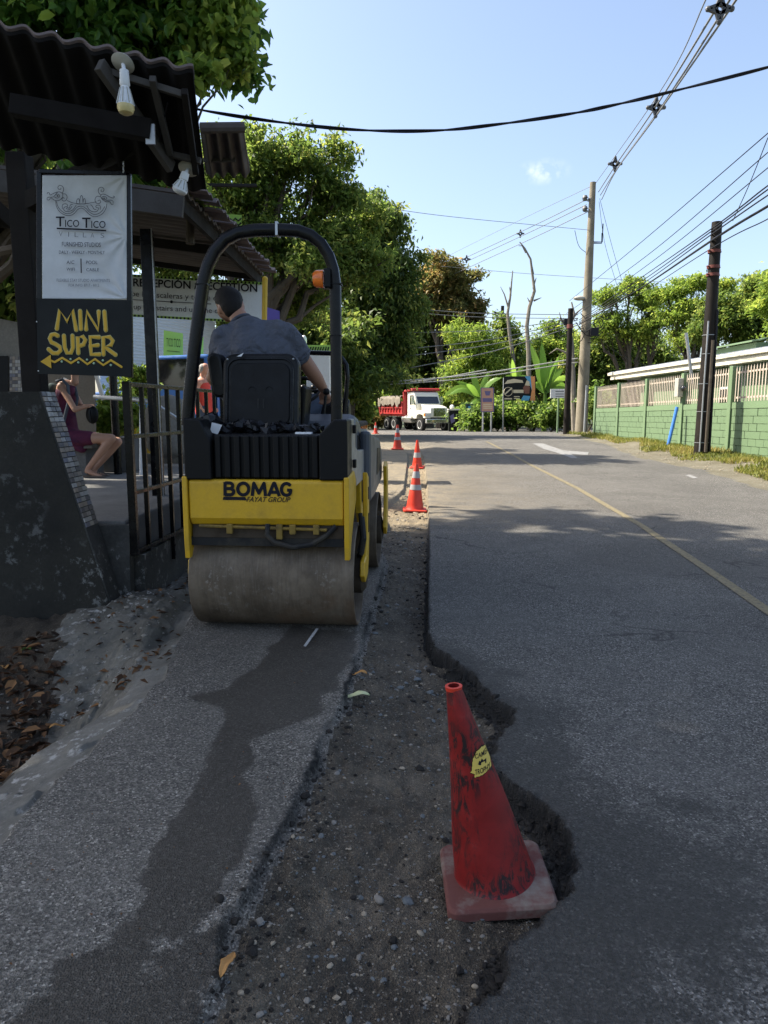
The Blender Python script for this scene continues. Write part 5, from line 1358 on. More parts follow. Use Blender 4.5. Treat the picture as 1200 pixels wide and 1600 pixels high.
mb = MB().box(px2+.062, px2+.07, 7.44, 7.46, TZ0, 3.36); part('post_edge', mb, 'galvanised', aw)
pxm = P(175, 640, 9.9).x
mb = MB().tube([(pxm, 10.0, TZ0), (pxm, 10.0, 3.45)], .055, 12); part('post', mb, 'black_paint', aw, smooth=True)
mb = MB().bar(P(380, 440, 10.0), P(413, 447, 10.0), .05, .07); part('bracket', mb, 'timber_dark', aw)
# potted flowers on the awning
shrub('flowering_vine', 'leafy vine with a pink flower on top of the entrance awning', 285, 312, 22, 6.9, 'leaf_light', .09, 60, 90, None, .6, 'vine', on=3.44)
mb = MB();
for k in range(5): mb.ball(P(266+3*math.cos(k*1.256), 296+3*math.sin(k*1.256), 6.7), .022, 8, 6)
thing('flower', mb, 'flower_pink', 'single pink flower above the entrance awning', 'flower', smooth=True)

# ------------------------------------------------------------------ signs
DS = 5.30
sg = empty('hanging_sign', P(132, 588, DS), 0, 'white villas sign above a black mini market board on one frame', 'sign')
def ptq(px, py, d=DS): return P(px, py, d)
for (a, b, w) in (((62, 268), (204, 272), .03), ((62, 268), (62, 470), .03), ((201, 270), (204, 590), .035)):
    mb = MB().bar(ptq(*a), ptq(*b), .035, w); part('frame', mb, 'black_paint', sg, bevel=.004)
def canvas(u, v):
    px = 66+132*u; py = 274+193*v
    dy = 0.
    for (cx, cy, k, ang) in ((1, 0.0, 1., .6), (1, .49, 1., .2), (1, 1., 1.1, -.4)):
        du = 1-u; dv = (v-cy)*1.45; rr = math.hypot(du, dv)+1e-4; th = math.atan2(dv, du)
        dy += .011*math.exp(-rr*3.2)*math.sin(th*11+cx+cy*3)*min(1, rr*9)
    return P(px, py, DS-.02+dy)
mb = MB(); mb.slab(lambda u, v: canvas(u, v), 70, 90, (0, .004, 0)); part('canvas', mb, 'sign_white', sg, smooth=True, angle=180)
mb = MB(); a, b = P(57, 466, DS-.045), P(205, 588, DS-.045); mb.prism([(57, 466), (205, 469), (205, 589), (59, 584)], lambda x_, y_, t: P(x_, y_, t), DS-.05, DS-.03); part('board', mb, 'sign_black', sg)
# canvas print; coordinates measured on an enlargement of the sign (x7.62)
def zc(x, y): return (60+x/7.62, 270+y/7.62)
DC = DS-.045
cf = lambda px, py: P(px, py, DC)
def line(pts, r=.0022, mt='ink_grey', name='logo_line'):
    m2 = MB()
    W = [Vector(zc(*p)) for p in pts]; out = []
    Wp = [W[0]*2-W[1]] + W + [W[-1]*2-W[-2]]
    for i in range(1, len(Wp)-2):
        for k in range(6):
            t = k/6; a, b, c_, d_ = Wp[i-1], Wp[i], Wp[i+1], Wp[i+2]
            out.append(.5*((2*b)+(c_-a)*t+(2*a-5*b+4*c_-d_)*t*t+(3*b-a-3*c_+d_)*t**3))
    out.append(W[-1]); m2.tube([P(q.x, q.y, DC) for q in out], r, 4); return m2
logo = MB()
def addl(pts, r=.0022):
    m2 = line(pts, r); logo.add(m2.v, m2.f)
Lp = [[(125, 325), (105, 320), (105, 300), (125, 290), (180, 285), (230, 230), (270, 235), (290, 260), (280, 300), (240, 330), (190, 325), (150, 300), (125, 325)],
      [(105, 250), (110, 235), (130, 240), (140, 265), (180, 245), (225, 228)], [(190, 275), (215, 255), (245, 260), (250, 285), (225, 300), (190, 290)],
      [(285, 240), (300, 205), (290, 165), (255, 150), (232, 170), (240, 195), (265, 195), (268, 178)],
      [(290, 250), (325, 255), (342, 290), (325, 330), (295, 335), (280, 315), (295, 295), (310, 305)],
      [(205, 335), (215, 400), (250, 460), (310, 500), (380, 508), (430, 480), (470, 435), (510, 420), (550, 440), (600, 490), (650, 518), (710, 515), (770, 480), (805, 420), (815, 370)],
      [(215, 340), (232, 400), (270, 450), (330, 485), (385, 480), (425, 450), (460, 410), (510, 398), (560, 420), (605, 465), (650, 492), (705, 490), (755, 455), (790, 400)],
      [(340, 330), (400, 355), (450, 365), (510, 370), (580, 365), (640, 355), (690, 345)],
      [(285, 430), (285, 385), (310, 370), (340, 375), (345, 400), (320, 405), (300, 425), (315, 455), (360, 460), (410, 440), (450, 385)],
      [(330, 430), (345, 415), (365, 420), (385, 380), (410, 375)], [(345, 445), (370, 435), (400, 400)],
      [(735, 440), (735, 395), (710, 385), (685, 395), (690, 415), (715, 420), (700, 455), (660, 465), (610, 445), (575, 390)], [(690, 440), (660, 430), (640, 395), (620, 380)],
      [(895, 370), (870, 375), (850, 345), (810, 345), (765, 320), (740, 280), (760, 255), (800, 260), (845, 285), (890, 300), (905, 285), (890, 278)],
      [(800, 330), (850, 325), (885, 335), (890, 360)], [(755, 290), (785, 280), (815, 300), (795, 320), (765, 310), (755, 290)],
      [(745, 270), (715, 230), (720, 185), (755, 172), (780, 195), (770, 225), (745, 220), (750, 200)],
      [(740, 285), (700, 280), (675, 310), (680, 350), (710, 368), (740, 350), (730, 325), (705, 335)],
      [(450, 365), (460, 320), (480, 310), (490, 340), (490, 360)], [(490, 355), (500, 290), (512, 270), (525, 290), (530, 355)], [(530, 355), (540, 310), (555, 315), (560, 365)], [(455, 372), (560, 372)]]
for l_ in Lp: addl(l_)
for (x_, y_) in ((228, 275), (782, 303)):
    logo.ball(P(*zc(x_, y_), DC), .006, 8, 6)
part('logo', logo, 'ink_grey', sg)
def zt_(body, x0, y0, x1, y1, mt='ink_black', slope=0., **kw):
    a, b = zc(x0, y0), zc(x1, y1); lettering('lettering', body, (a[0], a[1], b[0], b[1]), DC, mt, sg, slope=slope, **kw)
zt_('T', 208, 520, 312, 640, offset=.01); zt_('ICO', 318, 560, 486, 645, offset=.008); zt_('T', 520, 533, 622, 655, offset=.01); zt_('ICO', 630, 572, 800, 658, offset=.008)
m2 = line([(220, 662), (510, 674), (805, 688)], .005, 'ink_black'); part('rule', m2, 'ink_black', sg)
for (ch_, x0, y0) in (('V', 245, 700), ('I', 355, 704), ('L', 432, 708), ('L', 530, 712), ('A', 622, 716), ('S', 740, 718)):
    zt_(ch_, x0, y0, x0+(8 if ch_ == 'I' else 42), y0+56, 'ink_grey', offset=-.012)
zt_('FURNISHED STUDIOS', 280, 822, 742, 876, slope=1.2); zt_('DAILY - WEEKLY - MONTHLY', 245, 925, 790, 965, slope=.6)
zt_('A/C', 335, 1045, 428, 1085); zt_('POOL', 568, 1045, 705, 1088); zt_('WIFI', 335, 1130, 432, 1166); zt_('CABLE', 570, 1135, 722, 1172)
m2 = line([(506, 1022), (510, 1192)], .004); part('rule', m2, 'ink_black', sg)
zt_('FLEXIBLE STAY STUDIO APARTMENTS', 218, 1260, 850, 1296, 'ink_grey', .6); zt_('FOR INFO: 8717 - 6012', 360, 1322, 722, 1354, 'ink_grey')
# mini market board: painted letters with a paler edge, hand made strokes
def stroke_letters(strokes, d, r, mt, nm):
    m2 = MB()
    for st in strokes:
        pts = [P(60-60+x_, y_, d) for x_, y_ in st]
        m2.tube([Vector((p.x, d, p.z)) for p in pts], r, 8)
        for p in (pts[0], pts[-1]): m2.ball(p, r, 8, 6)
    m2.v = [(v[0], d+(v[1]-d)*.12, v[2]) for v in m2.v]
    part(nm, m2, mt, sg, smooth=True)
bz = lambda x_, y_: (x_/5.4545, 400+y_/5.4545)
MIN = [[(485, 620), (508, 462), (572, 560), (618, 462), (650, 630)], [(683, 470), (690, 622)], [(735, 625), (738, 470), (838, 632), (842, 475)], [(890, 475), (902, 632)]]
def arc(cx, cy, rx, ry, a0, a1, n=10): return [(cx+rx*math.cos(R(a0+(a1-a0)*i/n)), cy+ry*math.sin(R(a0+(a1-a0)*i/n))) for i in range(n+1)]
SUP = [[(492, 680), (468, 666), (438, 672), (424, 705), (438, 735), (475, 752), (510, 775), (516, 805), (492, 828), (452, 828), (415, 795)],
       [(545, 680), (552, 780), (572, 826), (605, 826), (622, 780), (618, 680)],
       [(668, 828), (662, 690), (705, 684), (728, 715), (712, 755), (672, 768)],
       [(845, 692), (768, 690), (772, 765), (835, 760)], [(772, 765), (778, 838), (850, 838)],
       [(882, 838), (880, 692), (935, 690), (962, 722), (945, 762), (892, 775), (985, 842)]]
for k_, (d_, r_, mt_) in enumerate(((DS-.052, .0165, 'gold_edge'), (DS-.056, .0118, 'gold_letter'))):
    for lt in [[s_] for s_ in MIN] + [[SUP[0]], [SUP[1]], [SUP[2]], [SUP[3], SUP[4]], [SUP[5]]]:
        stroke_letters([[bz(*p) for p in s_] for s_ in lt], d_, r_, mt_, 'letter')
ZG = [(438, 893), (465, 905), (530, 868), (605, 912), (675, 870), (745, 922), (810, 878), (880, 930), (945, 888), (1035, 945)]
stroke_letters([[bz(*p) for p in ZG]], DS-.054, .0085, 'gold_letter', 'zigzag_arrow')
mb = MB().prism([bz(345, 900), bz(432, 840), bz(438, 958)], lambda x_, y_, t: P(x_, y_, t), DS-.058, DS-.050); part('arrow_head', mb, 'gold_letter', sg)
mb = MB()
for p in ((527, 900), (602, 880), (668, 908), (742, 884), (800, 915), (877, 890), (945, 930)): mb.ball(P(*bz(*p), DS-.052), .0085, 8, 6)
part('dot', mb, 'mint_dot', sg, smooth=True)
mb = MB()
for p in ((313, 560), (327, 980)): mb.ball(P(*bz(*p), DS-.05), .005, 8, 6)
part('screw', mb, 'white_paint', sg)

# reception banner
DBn = 9.9
bn = empty('reception_banner', P(305, 505, DBn), 0, 'white bilingual reception banner hung under the awning', 'banner')
BQ = [(150, 427), (412, 443), (412, 504), (150, 490)]
def bnp(u, v): 
    a = Vector(BQ[0]).lerp(Vector(BQ[1]), u); b = Vector(BQ[3]).lerp(Vector(BQ[2]), u); q = a.lerp(b, v)
    return P(q.x, q.y, DBn + .01*math.sin(u*14)*v)
mb = MB(); mb.slab(bnp, 40, 8, (0, .01, 0)); part('panel', mb, 'banner_white', bn, smooth=True)
mb = MB(); mb.bar(P(150, 427, DBn-.02), P(412, 443, DBn-.02), .015, .03); mb.bar(P(150, 490, DBn-.02), P(412, 504, DBn-.02), .015, .03); part('border', mb, 'lime_sign', bn)
mb = MB()
for k in range(44):
    u0 = k/44; a = Vector((150, 427)).lerp(Vector((412, 443)), u0); b = Vector((150, 490)).lerp(Vector((412, 504)), u0)
    for q in (a, b): mb.bar(P(q.x, q.y, DBn-.032), P(q.x+2.6, q.y+.2, DBn-.032), .01, .024)
part('border_dash', mb, 'ink_black', bn)['kind'] = 'stuff'
kw = dict(slope=8.2)
lettering('lettering', 'RECEPCI\u00d3N / RECEPTION', (208, 431.5, 402, 447.5), DBn-.03, 'ink_black', bn, offset=.02, slope=9, split=True)
lettering('lettering', 'Sube las escaleras y toque el timbre', (193, 453.5, 380, 465), DBn-.03, 'ink_black', bn, slope=10, split=True)
lettering('lettering', 'Walk up the stairs and use the door bell', (178, 473.5, 380, 484), DBn-.03, 'ink_black', bn, slope=10, split=True)
mb = MB().bar(P(205, 468, DBn-.03), P(330, 475, DBn-.03), .006, .008); mb.ball(P(268, 471.5, DBn-.03), .02, 8, 6); part('rule', mb, 'ink_black', bn)

# lime zigzag board, purple board, yellow pipe, patterned pillar beyond the operator
zz = empty('zigzag_board', P(355, 420, 11.5), 0, 'lime green board with black zigzag bands under the awning edge', 'sign')
mb = MB().prism([(329, 333), (378, 336), (377, 356), (372, 420), (366, 420), (364, 358), (329, 354)], lambda x_, y_, t: P(x_, y_, t), 11.5, 11.54); part('panel', mb, 'lime_sign', zz)
for r_ in (341, 348):
    mb = MB(); pts = [P(331+k*4.6, r_+(4 if k % 2 else 0), 11.48) for k in range(11)]; mb.tube(pts, .012, 4); part('zigzag', mb, 'ink_black', zz)
mb = MB().prism([(384, 470), (437, 486), (437, 500), (384, 500)], lambda x_, y_, t: P(x_, y_, t), 11.0, 11.04); thing('purple_board', mb, 'purple_sign', 'violet board behind the operator, beside the yellow pipe', 'sign')
mb = MB().tube([P(414, 436, 8.6), P(413, 500, 8.6), P(413, 640, 8.6)], .032, 10); mb.ball(P(414, 436, 8.6), .034); thing('yellow_post', mb, 'yellow_pipe', 'slim yellow steel post behind the operator', 'post', smooth=True)
pl_ = empty('white_pillar', P(497, 660, 14.5), 0, 'white pillar with a patterned head and a glass globe beyond the steering console', 'pillar')
mb = MB(); a = P(478, 548, 14.5); b = P(514, 548, 14.5); mb.box(a.x, b.x, 14.5, 15.0, .3, a.z); part('shaft', mb, 'white_paint', pl_)
mb = MB().box(a.x-.05, b.x+.06, 14.46, 15.04, a.z+.001, a.z+.11); part('cap', mb, 'lime_sign', pl_)
mb = MB()
for k in range(9): mb.bar(P(480+k*4, 548, 14.45), P(482+k*4, 542, 14.45), .012, .02)
part('cap_pattern', mb, 'ink_black', pl_)
mb = MB().ball(P(475, 533, 14.7), (.06, .06, .12)); part('globe', mb, 'lamp_glass', pl_, smooth=True)
for k, x_ in enumerate((474, 490)):
    m2 = MB().ball(P(x_, 606, 14.42), .07); part('hook', m2, 'black_paint', pl_, smooth=True)

# ------------------------------------------------------------------ shop behind, corrugated shed, pickup, bench, rails
sw = empty('shop_wall', (-7, 12, .6), 0, 'grey rendered shop wall with a mosaic dado at the left edge', 'wall')
a, b = P(-80, 492, 9.2), P(44, 510, 9.2)
mb = MB().prism([(-90, 480), (70, 512), (70, 640), (-90, 640)], lambda x_, y_, t: P(x_, y_, t), 9.2, 9.35); part('face', mb, 'grey_render', sw)
drg = random.Random(21)
for i in range(7):
    for j in range(11):
        x0, y0 = 15+i*4.4, 557+j*5.4
        m2 = MB().prism([(x0, y0), (x0+3.9, y0), (x0+3.9, y0+4.8), (x0, y0+4.8)], lambda x_, y_, t: P(x_, y_, t), 9.18, 9.198); part('tile', m2, drg.choice(tcols)[0], sw)
m2 = MB().prism([(-20, 556), (13, 556), (13, 612), (-20, 612)], lambda x_, y_, t: P(x_, y_, t), 9.17, 9.19); part('dark_panel', m2, 'black_plastic', sw)
# low grey walls behind the woman
mb = MB().prism([(60, 560), (148, 560), (151, 700), (60, 700)], lambda x_, y_, t: P(x_, y_, t), 11.0, 11.2); thing('low_wall', mb, 'grey_render', 'grey rendered wall behind the seated woman', 'wall')
mb = MB().bar(P(146, 570, 10.9), P(162, 625, 10.9), .05, .06); thing('white_brace', mb, 'white_paint', 'slanting white brace right of the seated woman', 'brace')
bench = empty('concrete_bench', P(140, 735, 9.9), 0, 'low concrete bench the woman sits on', 'bench')
z_s = P(95, 692, 9.7).z
mb = MB().box(-5.2, P(160, 700, 9.9).x, 9.55, 10.3, z_s-.07, z_s); part('seat', mb, 'gutter_concrete', bench, bevel=.01)
mb = MB().box(-5.2, P(145, 700, 9.9).x, 9.65, 10.25, TZ0, z_s-.072); part('base', mb, 'terrace_concrete', bench)
mb = MB().box(P(152, 690, 10.2).x, P(196, 690, 10.2).x, 10.3, 10.9, TZ0, z_s+.05); thing('low_block', mb, 'terrace_concrete', 'dark fronted concrete block right of the bench', 'block', bevel=.01)
hr = empty('steel_handrail', P(222, 745, 8.9), 0, 'silver pipe handrail behind the black gate', 'handrail')
mb = MB().tube([P(148, 620, 9.3), P(210, 624, 8.95), P(240, 628, 8.9), P(252, 640, 8.9)], .028, 10); part('rail', mb, 'galvanised', hr, smooth=True)
mb = MB().tube([P(222, 622, 8.9), P(222, 742, 8.9)], .034, 10); part('upright', mb, 'white_paint', hr, smooth=True)
mb = MB().tube([P(250, 636, 9.6), P(330, 690, 10.2)], .026, 8); part('rail', mb, 'galvanised', hr, smooth=True)
for i, (px, py, rp, d, w) in enumerate([(190, 640, 26, 11.6, 'left of the handrail upright'), (165, 660, 20, 11.4, 'behind the bench'), (215, 600, 20, 13, 'below the corrugated shed wall')]):
    shrub('potted_shrub', 'green shrub ' + w, px, py, rp, d, 'leaf_light', .10, 90, 120+i, 'terrace shrubs', 1.2, on=TZ0+.01)
bo = MB(); q = P(262, 668, 11.3); bo.ball(q, (.42, .36, .5), 24, 16)
bo.v = [tuple(Vector(v)+(Vector(v)-q).normalized()*.05*float(fbm(np.array(v[0]*4.), np.array(v[2]*4.+v[1]), 3, 4))*2) for v in bo.v]
thing('boulder', bo, 'boulder_stone', 'rounded grey boulder behind the gate bars', 'boulder', smooth=True, angle=180)
mb = MB().box(P(195, 662, 12.2).x, P(232, 662, 12.2).x, 12.2, 12.5, .7, P(200, 660, 12.2).z); thing('yellow_kerb', mb, 'yellow_pipe', 'yellow painted kerb behind the gate', 'kerb')
# shed
sh = empty('corrugated_shed', (-6.5, 19, .7), 0, 'white corrugated metal shed behind the reception banner', 'shed')
def shw(u, v): 
    a, b = P(150, 480, 17.5), P(335, 500, 22.0)
    x = a.x+(b.x-a.x)*u; y = a.y+(b.y-a.y)*u; z = .6 + 3.6*v
    return Vector((x+.0, y - .02*math.sin(v*2*PI*44), z))
mb = MB(); mb.slab(shw, 3, 300, (0, .05, 0)); part('siding', mb, 'siding_white', sh, smooth=True)
a, b = P(150, 480, 17.5), P(335, 500, 22.0)
mb = MB(); mb.slab(lambda u, v: Vector((a.x+(b.x-a.x)*u-.2+.3*v, a.y+(b.y-a.y)*u-.4+3*v, 4.15+.8*v+.02*math.sin(u*200))), 100, 2, (0, 0, .04)); part('roof', mb, 'siding_white', sh)
gs_ = empty('lime_sign', P(270, 575, 17.0), 0, 'lime green villas sign fixed to the corrugated shed', 'sign')
mb = MB().prism([(256, 516), (286, 521), (286, 578), (255, 572)], lambda x_, y_, t: P(x_, y_, t), 17.0, 17.05); part('panel', mb, 'lime_sign', gs_)
lettering('lettering', 'TICO TICO', (260, 528, 282, 541), 16.98, 'ink_black', gs_, slope=2, offset=-.01)
lettering('lettering', 'VILLAS', (263, 555, 281, 561), 16.98, 'ink_black', gs_, slope=2, offset=-.01)
mb = MB().bar(P(261, 548, 16.98), P(281, 550, 16.98), .01, .012); part('rule', mb, 'ink_black', gs_)
mb = MB().prism([(310, 525), (318, 527), (318, 560), (310, 558)], lambda x_, y_, t: P(x_, y_, t), 16.5, 16.54); thing('small_lime_sign', mb, 'lime_sign', 'small lime sign beside the left canopy leg', 'sign')

# pickup truck
pk = empty('pickup_truck', (P(300, 640, 17.0).x, 16.6, .8), R(180-8), 'blue pickup truck parked behind the gate', 'pickup')
YZ = lambda a, b, t: Vector((a, t, b))
cabp = [(-1.0, .55), (1.9, .55), (2.1, .62), (2.12, .95), (1.95, 1.12), (.95, 1.22), (.35, 1.92), (-.85, 1.95), (-1.0, 1.80)]
mb = MB().prism(cabp, YZ, -.82, .82); part('body', mb, 'blue_paint', pk, local=True, bevel=.05)
mb = MB().prism([(-2.9, .6), (-1.04, .6), (-1.04, 1.2), (-2.9, 1.2)], YZ, -.82, .82); part('bed', mb, 'blue_paint', pk, local=True, bevel=.04)
for s_ in (-1, 1):
    mb = MB().prism([(-.78, 1.24), (.72, 1.24), (.26, 1.84), (-.78, 1.86)], YZ, s_*.826, s_*.832); part('side_window', mb, 'dark_glass', pk, local=True)
    mb = MB().prism([(-.8, .62), (.8, .62), (.8, 1.2), (-.8, 1.2)], YZ, s_*.824, s_*.83); dr = part('door', mb, 'blue_paint', pk, local=True, bevel=.004)
    mb = MB().box(-.7, -.5, s_*.835-.012, s_*.835+.012, 1.08, 1.12); part('handle', mb, 'black_plastic', dr, local=True)
    mb = MB().box(.75, .9, s_*.86, s_*1.0, 1.22, 1.42); part('mirror', mb, 'black_plastic', pk, local=True, bevel=.02)
    for x_ in (1.35, -2.1):
        Mw = Matrix.Translation((x_, s_*.72, .36)) @ Matrix.Rotation(PI/2, 4, 'X')
        w = part('wheel', MB().lathe([(0, -.1), (.24, -.1), (.35, -.09), (.36, 0), (.35, .09), (.24, .1), (0, .1)], 24, Mw), 'tyre', pk, local=True, smooth=True)
        part('rim', MB().lathe([(0, -.108), (.2, -.108), (.22, -.1), (.22, .1), (.2, .108), (0, .108)], 20, Mw), 'rim_metal', w, local=True, smooth=True)
mb = MB().prism([(.98, 1.25), (.42, 1.88), (.43, 1.90), (1.0, 1.26)], YZ, -.7, .7); part('windscreen', mb, 'dark_glass', pk, local=True)
mb = MB().box(2.1, 2.2, -.8, .8, .5, .72); part('bumper', mb, 'chrome', pk, local=True, bevel=.02)

# ================================================================== PEOPLE
def body(name, caps, mt, parent, voxel=.012, smooth_it=6, balls=()):
    mb = MB()
    for a, ra, b, rb in caps: mb.capsule(a, ra, b, rb)
    for c_, r_ in balls: mb.ball(c_, r_)
    o = part(name, mb, mt, parent)
    m = o.modifiers.new('r', 'REMESH'); m.mode = 'VOXEL'; m.voxel_size = voxel; m.use_smooth_shade = True
    s = o.modifiers.new('s', 'SMOOTH'); s.iterations = smooth_it; s.factor = .5
    return o
def hand(caps, wrist, palm_end, side, up, s=1.):
    """palm plus five curled fingers; side points to the thumb"""
    w, p = Vector(wrist), Vector(palm_end); d = (p-w).normalized(); side = Vector(side).normalized(); up = Vector(up).normalized()
    caps.append((w, .026*s, p, .030*s))
    for k, ln in zip((-1.5, -.5, .5, 1.5), (.062, .075, .080, .070)):
        r0 = p + side*k*.019*s; k1 = r0 + d*ln*.55*s - up*.012*s; k2 = k1 + d*ln*.15*s - up*ln*.5*s
        caps.append((r0, .0095*s, k1, .009*s)); caps.append((k1, .009*s, k2, .0075*s))
    t0 = w.lerp(p, .45)+side*.022*s; t1 = t0+side*.03*s+d*.035*s; caps.append((t0, .012*s, t1, .010*s)); caps.append((t1, .010*s, t1+d*.03*s-up*.012*s, .008*s))
# --- seated woman
wo_ = empty('person', P(120, 742, 9.6), 0, 'woman in a purple dress with a backpack seated on the concrete bench', 'person')
dW = 9.6
sN, sF = P(96, 604, dW-.10), P(108, 602, dW+.24)
hipN, hipF = P(98, 684, dW-.02), P(104, 682, dW+.2)
kN, kF = P(174, 685, dW-.08), P(184, 690, dW+.16)
aN, aF = P(137, 733, dW-.06), P(146, 735, dW+.14)
neck = P(117, 590, dW+.06); head = P(124, 570, dW+.06)
caps = [(P(104, 680, dW+.09), .15, P(100, 640, dW+.08), .125), (P(100, 640, dW+.08), .125, P(104, 608, dW+.07), .13), (sN, .06, sF, .06), (neck-Vector((0, 0, .06)), .05, neck+Vector((0, 0, .04)), .047),
        (neck+Vector((0, 0, .04)), .05, head, .085), (head, .095, head+Vector((.02, 0, .06)), .09), (head+Vector((.07, 0, -.03)), .03, head+Vector((.09, 0, -.05)), .022),
        (hipN, .10, kN, .062), (hipF, .10, kF, .062), (kN, .062, kN.lerp(aN, .35), .056), (kN.lerp(aN, .35), .056, aN, .036), (kF, .062, kF.lerp(aF, .35), .056), (kF.lerp(aF, .35), .056, aF, .036)]
elN, wrN = P(117, 640, dW-.2), P(138, 634, dW-.12)
caps += [(sN, .048, elN, .038), (elN, .038, wrN, .026)]; hand(caps, wrN, P(143, 637, dW-.1), (0, -.3, 1), (0, -1, .2), .9)
elF, wrF = P(128, 636, dW+.3), P(142, 634, dW+.08)
caps += [(sF, .048, elF, .038), (elF, .038, wrF, .026)]; hand(caps, wrF, P(146, 638, dW+.05), (0, .3, 1), (0, 1, .2), .9)
for a_, t_ in ((aN, P(158, 745, dW-.12)), (aF, P(165, 744, dW+.1))): caps.append((a_+Vector((-.01, 0, -.03)), .036, t_, .026))
body('body', caps, 'skin_fair', wo_, .011)
dc = [(P(104, 680, dW+.09), .165, P(100, 640, dW+.08), .142), (P(100, 640, dW+.08), .142, P(104, 614, dW+.07), .14), (P(106, 612, dW), .10, P(112, 606, dW+.06), .06), (hipN, .118, hipN.lerp(kN, .55), .098), (hipF, .118, hipF.lerp(kF, .55), .098),
      (P(112, 690, dW), .10, P(128, 700, dW), .07), (sN+Vector((.02, .05, -.02)), .045, sN+Vector((.04, .08, -.08)), .06)]
body('dress', dc, 'dress_purple', wo_, .014)
hc = [(head+Vector((-.02, 0, .03)), .105, head+Vector((-.01, 0, .07)), .10)]; body('hair', hc, 'hair_black', wo_, .016)
for a_, t_ in ((aN, P(160, 747, dW-.12)), (aF, P(167, 746, dW+.1))):
    m2 = MB(); hl = a_+Vector((-.06, 0, -.07)); m2.bar(Vector((hl.x, hl.y, TZ0+.014)), Vector((t_.x+.03, t_.y, TZ0+.014)), .085, .022); sn = part('sandal', m2, 'sandal', wo_, bevel=.008)
    m2 = MB()
    for f_ in (.25, .5, .75):
        q = Vector((hl.x+(t_.x-hl.x)*f_, hl.y, TZ0+.03)); m2.tube([q+Vector((0, -.045, 0)), q+Vector((0, -.02, .05*(1.1-f_*.6))), q+Vector((0, .02, .05*(1.1-f_*.6))), q+Vector((0, .045, 0))], .007, 6)
    part('strap', m2, 'sandal', sn)
bp = empty('backpack', P(85, 690, dW+.1), 0, 'dark teal backpack worn by the seated woman', 'backpack')
mb = MB(); mb.ball(P(84, 640, dW+.1), (.12, .19, .36), 20, 14); part('bag', mb, 'backpack_teal', bp, smooth=True)
mb = MB(); mb.tube([P(88, 596, dW-.1), P(97, 593, dW-.12), P(106, 602, dW-.13), P(108, 625, dW-.14), P(99, 660, dW-.12), P(92, 690, dW-.1)], .022, 8); part('strap', mb, 'strap_grey', bp, smooth=True)
mb = MB(); mb.tube([P(100, 592, dW+.2), P(116, 600, dW+.1), P(121, 622, dW-.02), P(118, 640, dW)], .02, 8); part('strap', mb, 'strap_grey', bp, smooth=True)
pz = MB(); pz.ball(P(144, 648, dW-.1), (.085, .05, .12), 16, 12); pz.tube([P(139, 640, dW-.16), P(141, 660, dW-.17)], .008, 6); thing('belt_pouch', pz, 'black_plastic', 'black pouch in the hands of the seated woman', 'pouch', smooth=True)
# --- man in red tank top
dM = 15.0
mg = P(318, 690, dM); mg.z = .8
ma = empty('person', mg, 0, 'grey haired man in a red sleeveless shirt beyond the gate', 'person')
hd = P(319, 578, dM); nk = P(316, 590, dM)
sh1, sh2 = P(309, 598, dM-.16), P(326, 597, dM+.14)
pel = P(319, 640, dM)
fz = .80
caps = [(pel, .16, P(317, 615, dM), .165), (P(317, 615, dM), .165, P(316, 600, dM), .15), (sh1, .07, sh2, .07), (nk-Vector((0, 0, .06)), .06, hd, .075), (hd-Vector((.0, 0, .02)), .085, hd+Vector((.02, 0, .05)), .09), (hd+Vector((.09, 0, -.01)), .02, hd+Vector((.1, 0, -.03)), .018), (hd+Vector((.05, 0, -.08)), .05, hd+Vector((.06, 0, -.06)), .05)]
for s_, s0 in ((-1, sh1), (1, sh2)):
    el = s0+Vector((-.05, s_*.05, -.30)); wr = el+Vector((.12, s_*.0, -.22)); caps += [(s0, .056, el, .043), (el, .043, wr, .03)]; hand(caps, wr, wr+Vector((.05, 0, -.07)), (1, 0, .3), (0, s_, 0))
    hp = pel+Vector((0, s_*.1, -.05)); kn = hp+Vector((.03, s_*.02, -.42)); an = Vector((kn.x-.02, kn.y, fz+.09)); caps += [(hp, .10, kn, .065), (kn, .065, an, .042), (an-Vector((0, 0, .04)), .04, an+Vector((.16, 0, -.055)), .032)]
body('body', caps, 'skin_ruddy', ma, .014)
body('tank_top', [(pel+Vector((0, 0, -.06)), .185, P(317, 615, dM), .188), (P(317, 615, dM), .188, P(317, 604, dM), .16), (P(313, 602, dM-.08), .06, P(314, 596, dM-.06), .05), (P(322, 601, dM+.08), .06, P(322, 596, dM+.06), .05)], 'red_shirt', ma, .014)
caps = []
for s_ in (-1, 1):
    hp = pel+Vector((0, s_*.1, -.02)); kn = hp+Vector((.03, s_*.02, -.34)); caps += [(hp, .135, kn, .10)]
body('shorts', caps, 'jeans', ma, .014)
body('hair', [(hd+Vector((-.02, 0, .04)), .092, hd+Vector((-.03, 0, .0)), .088)], 'hair_grey', ma, .014)
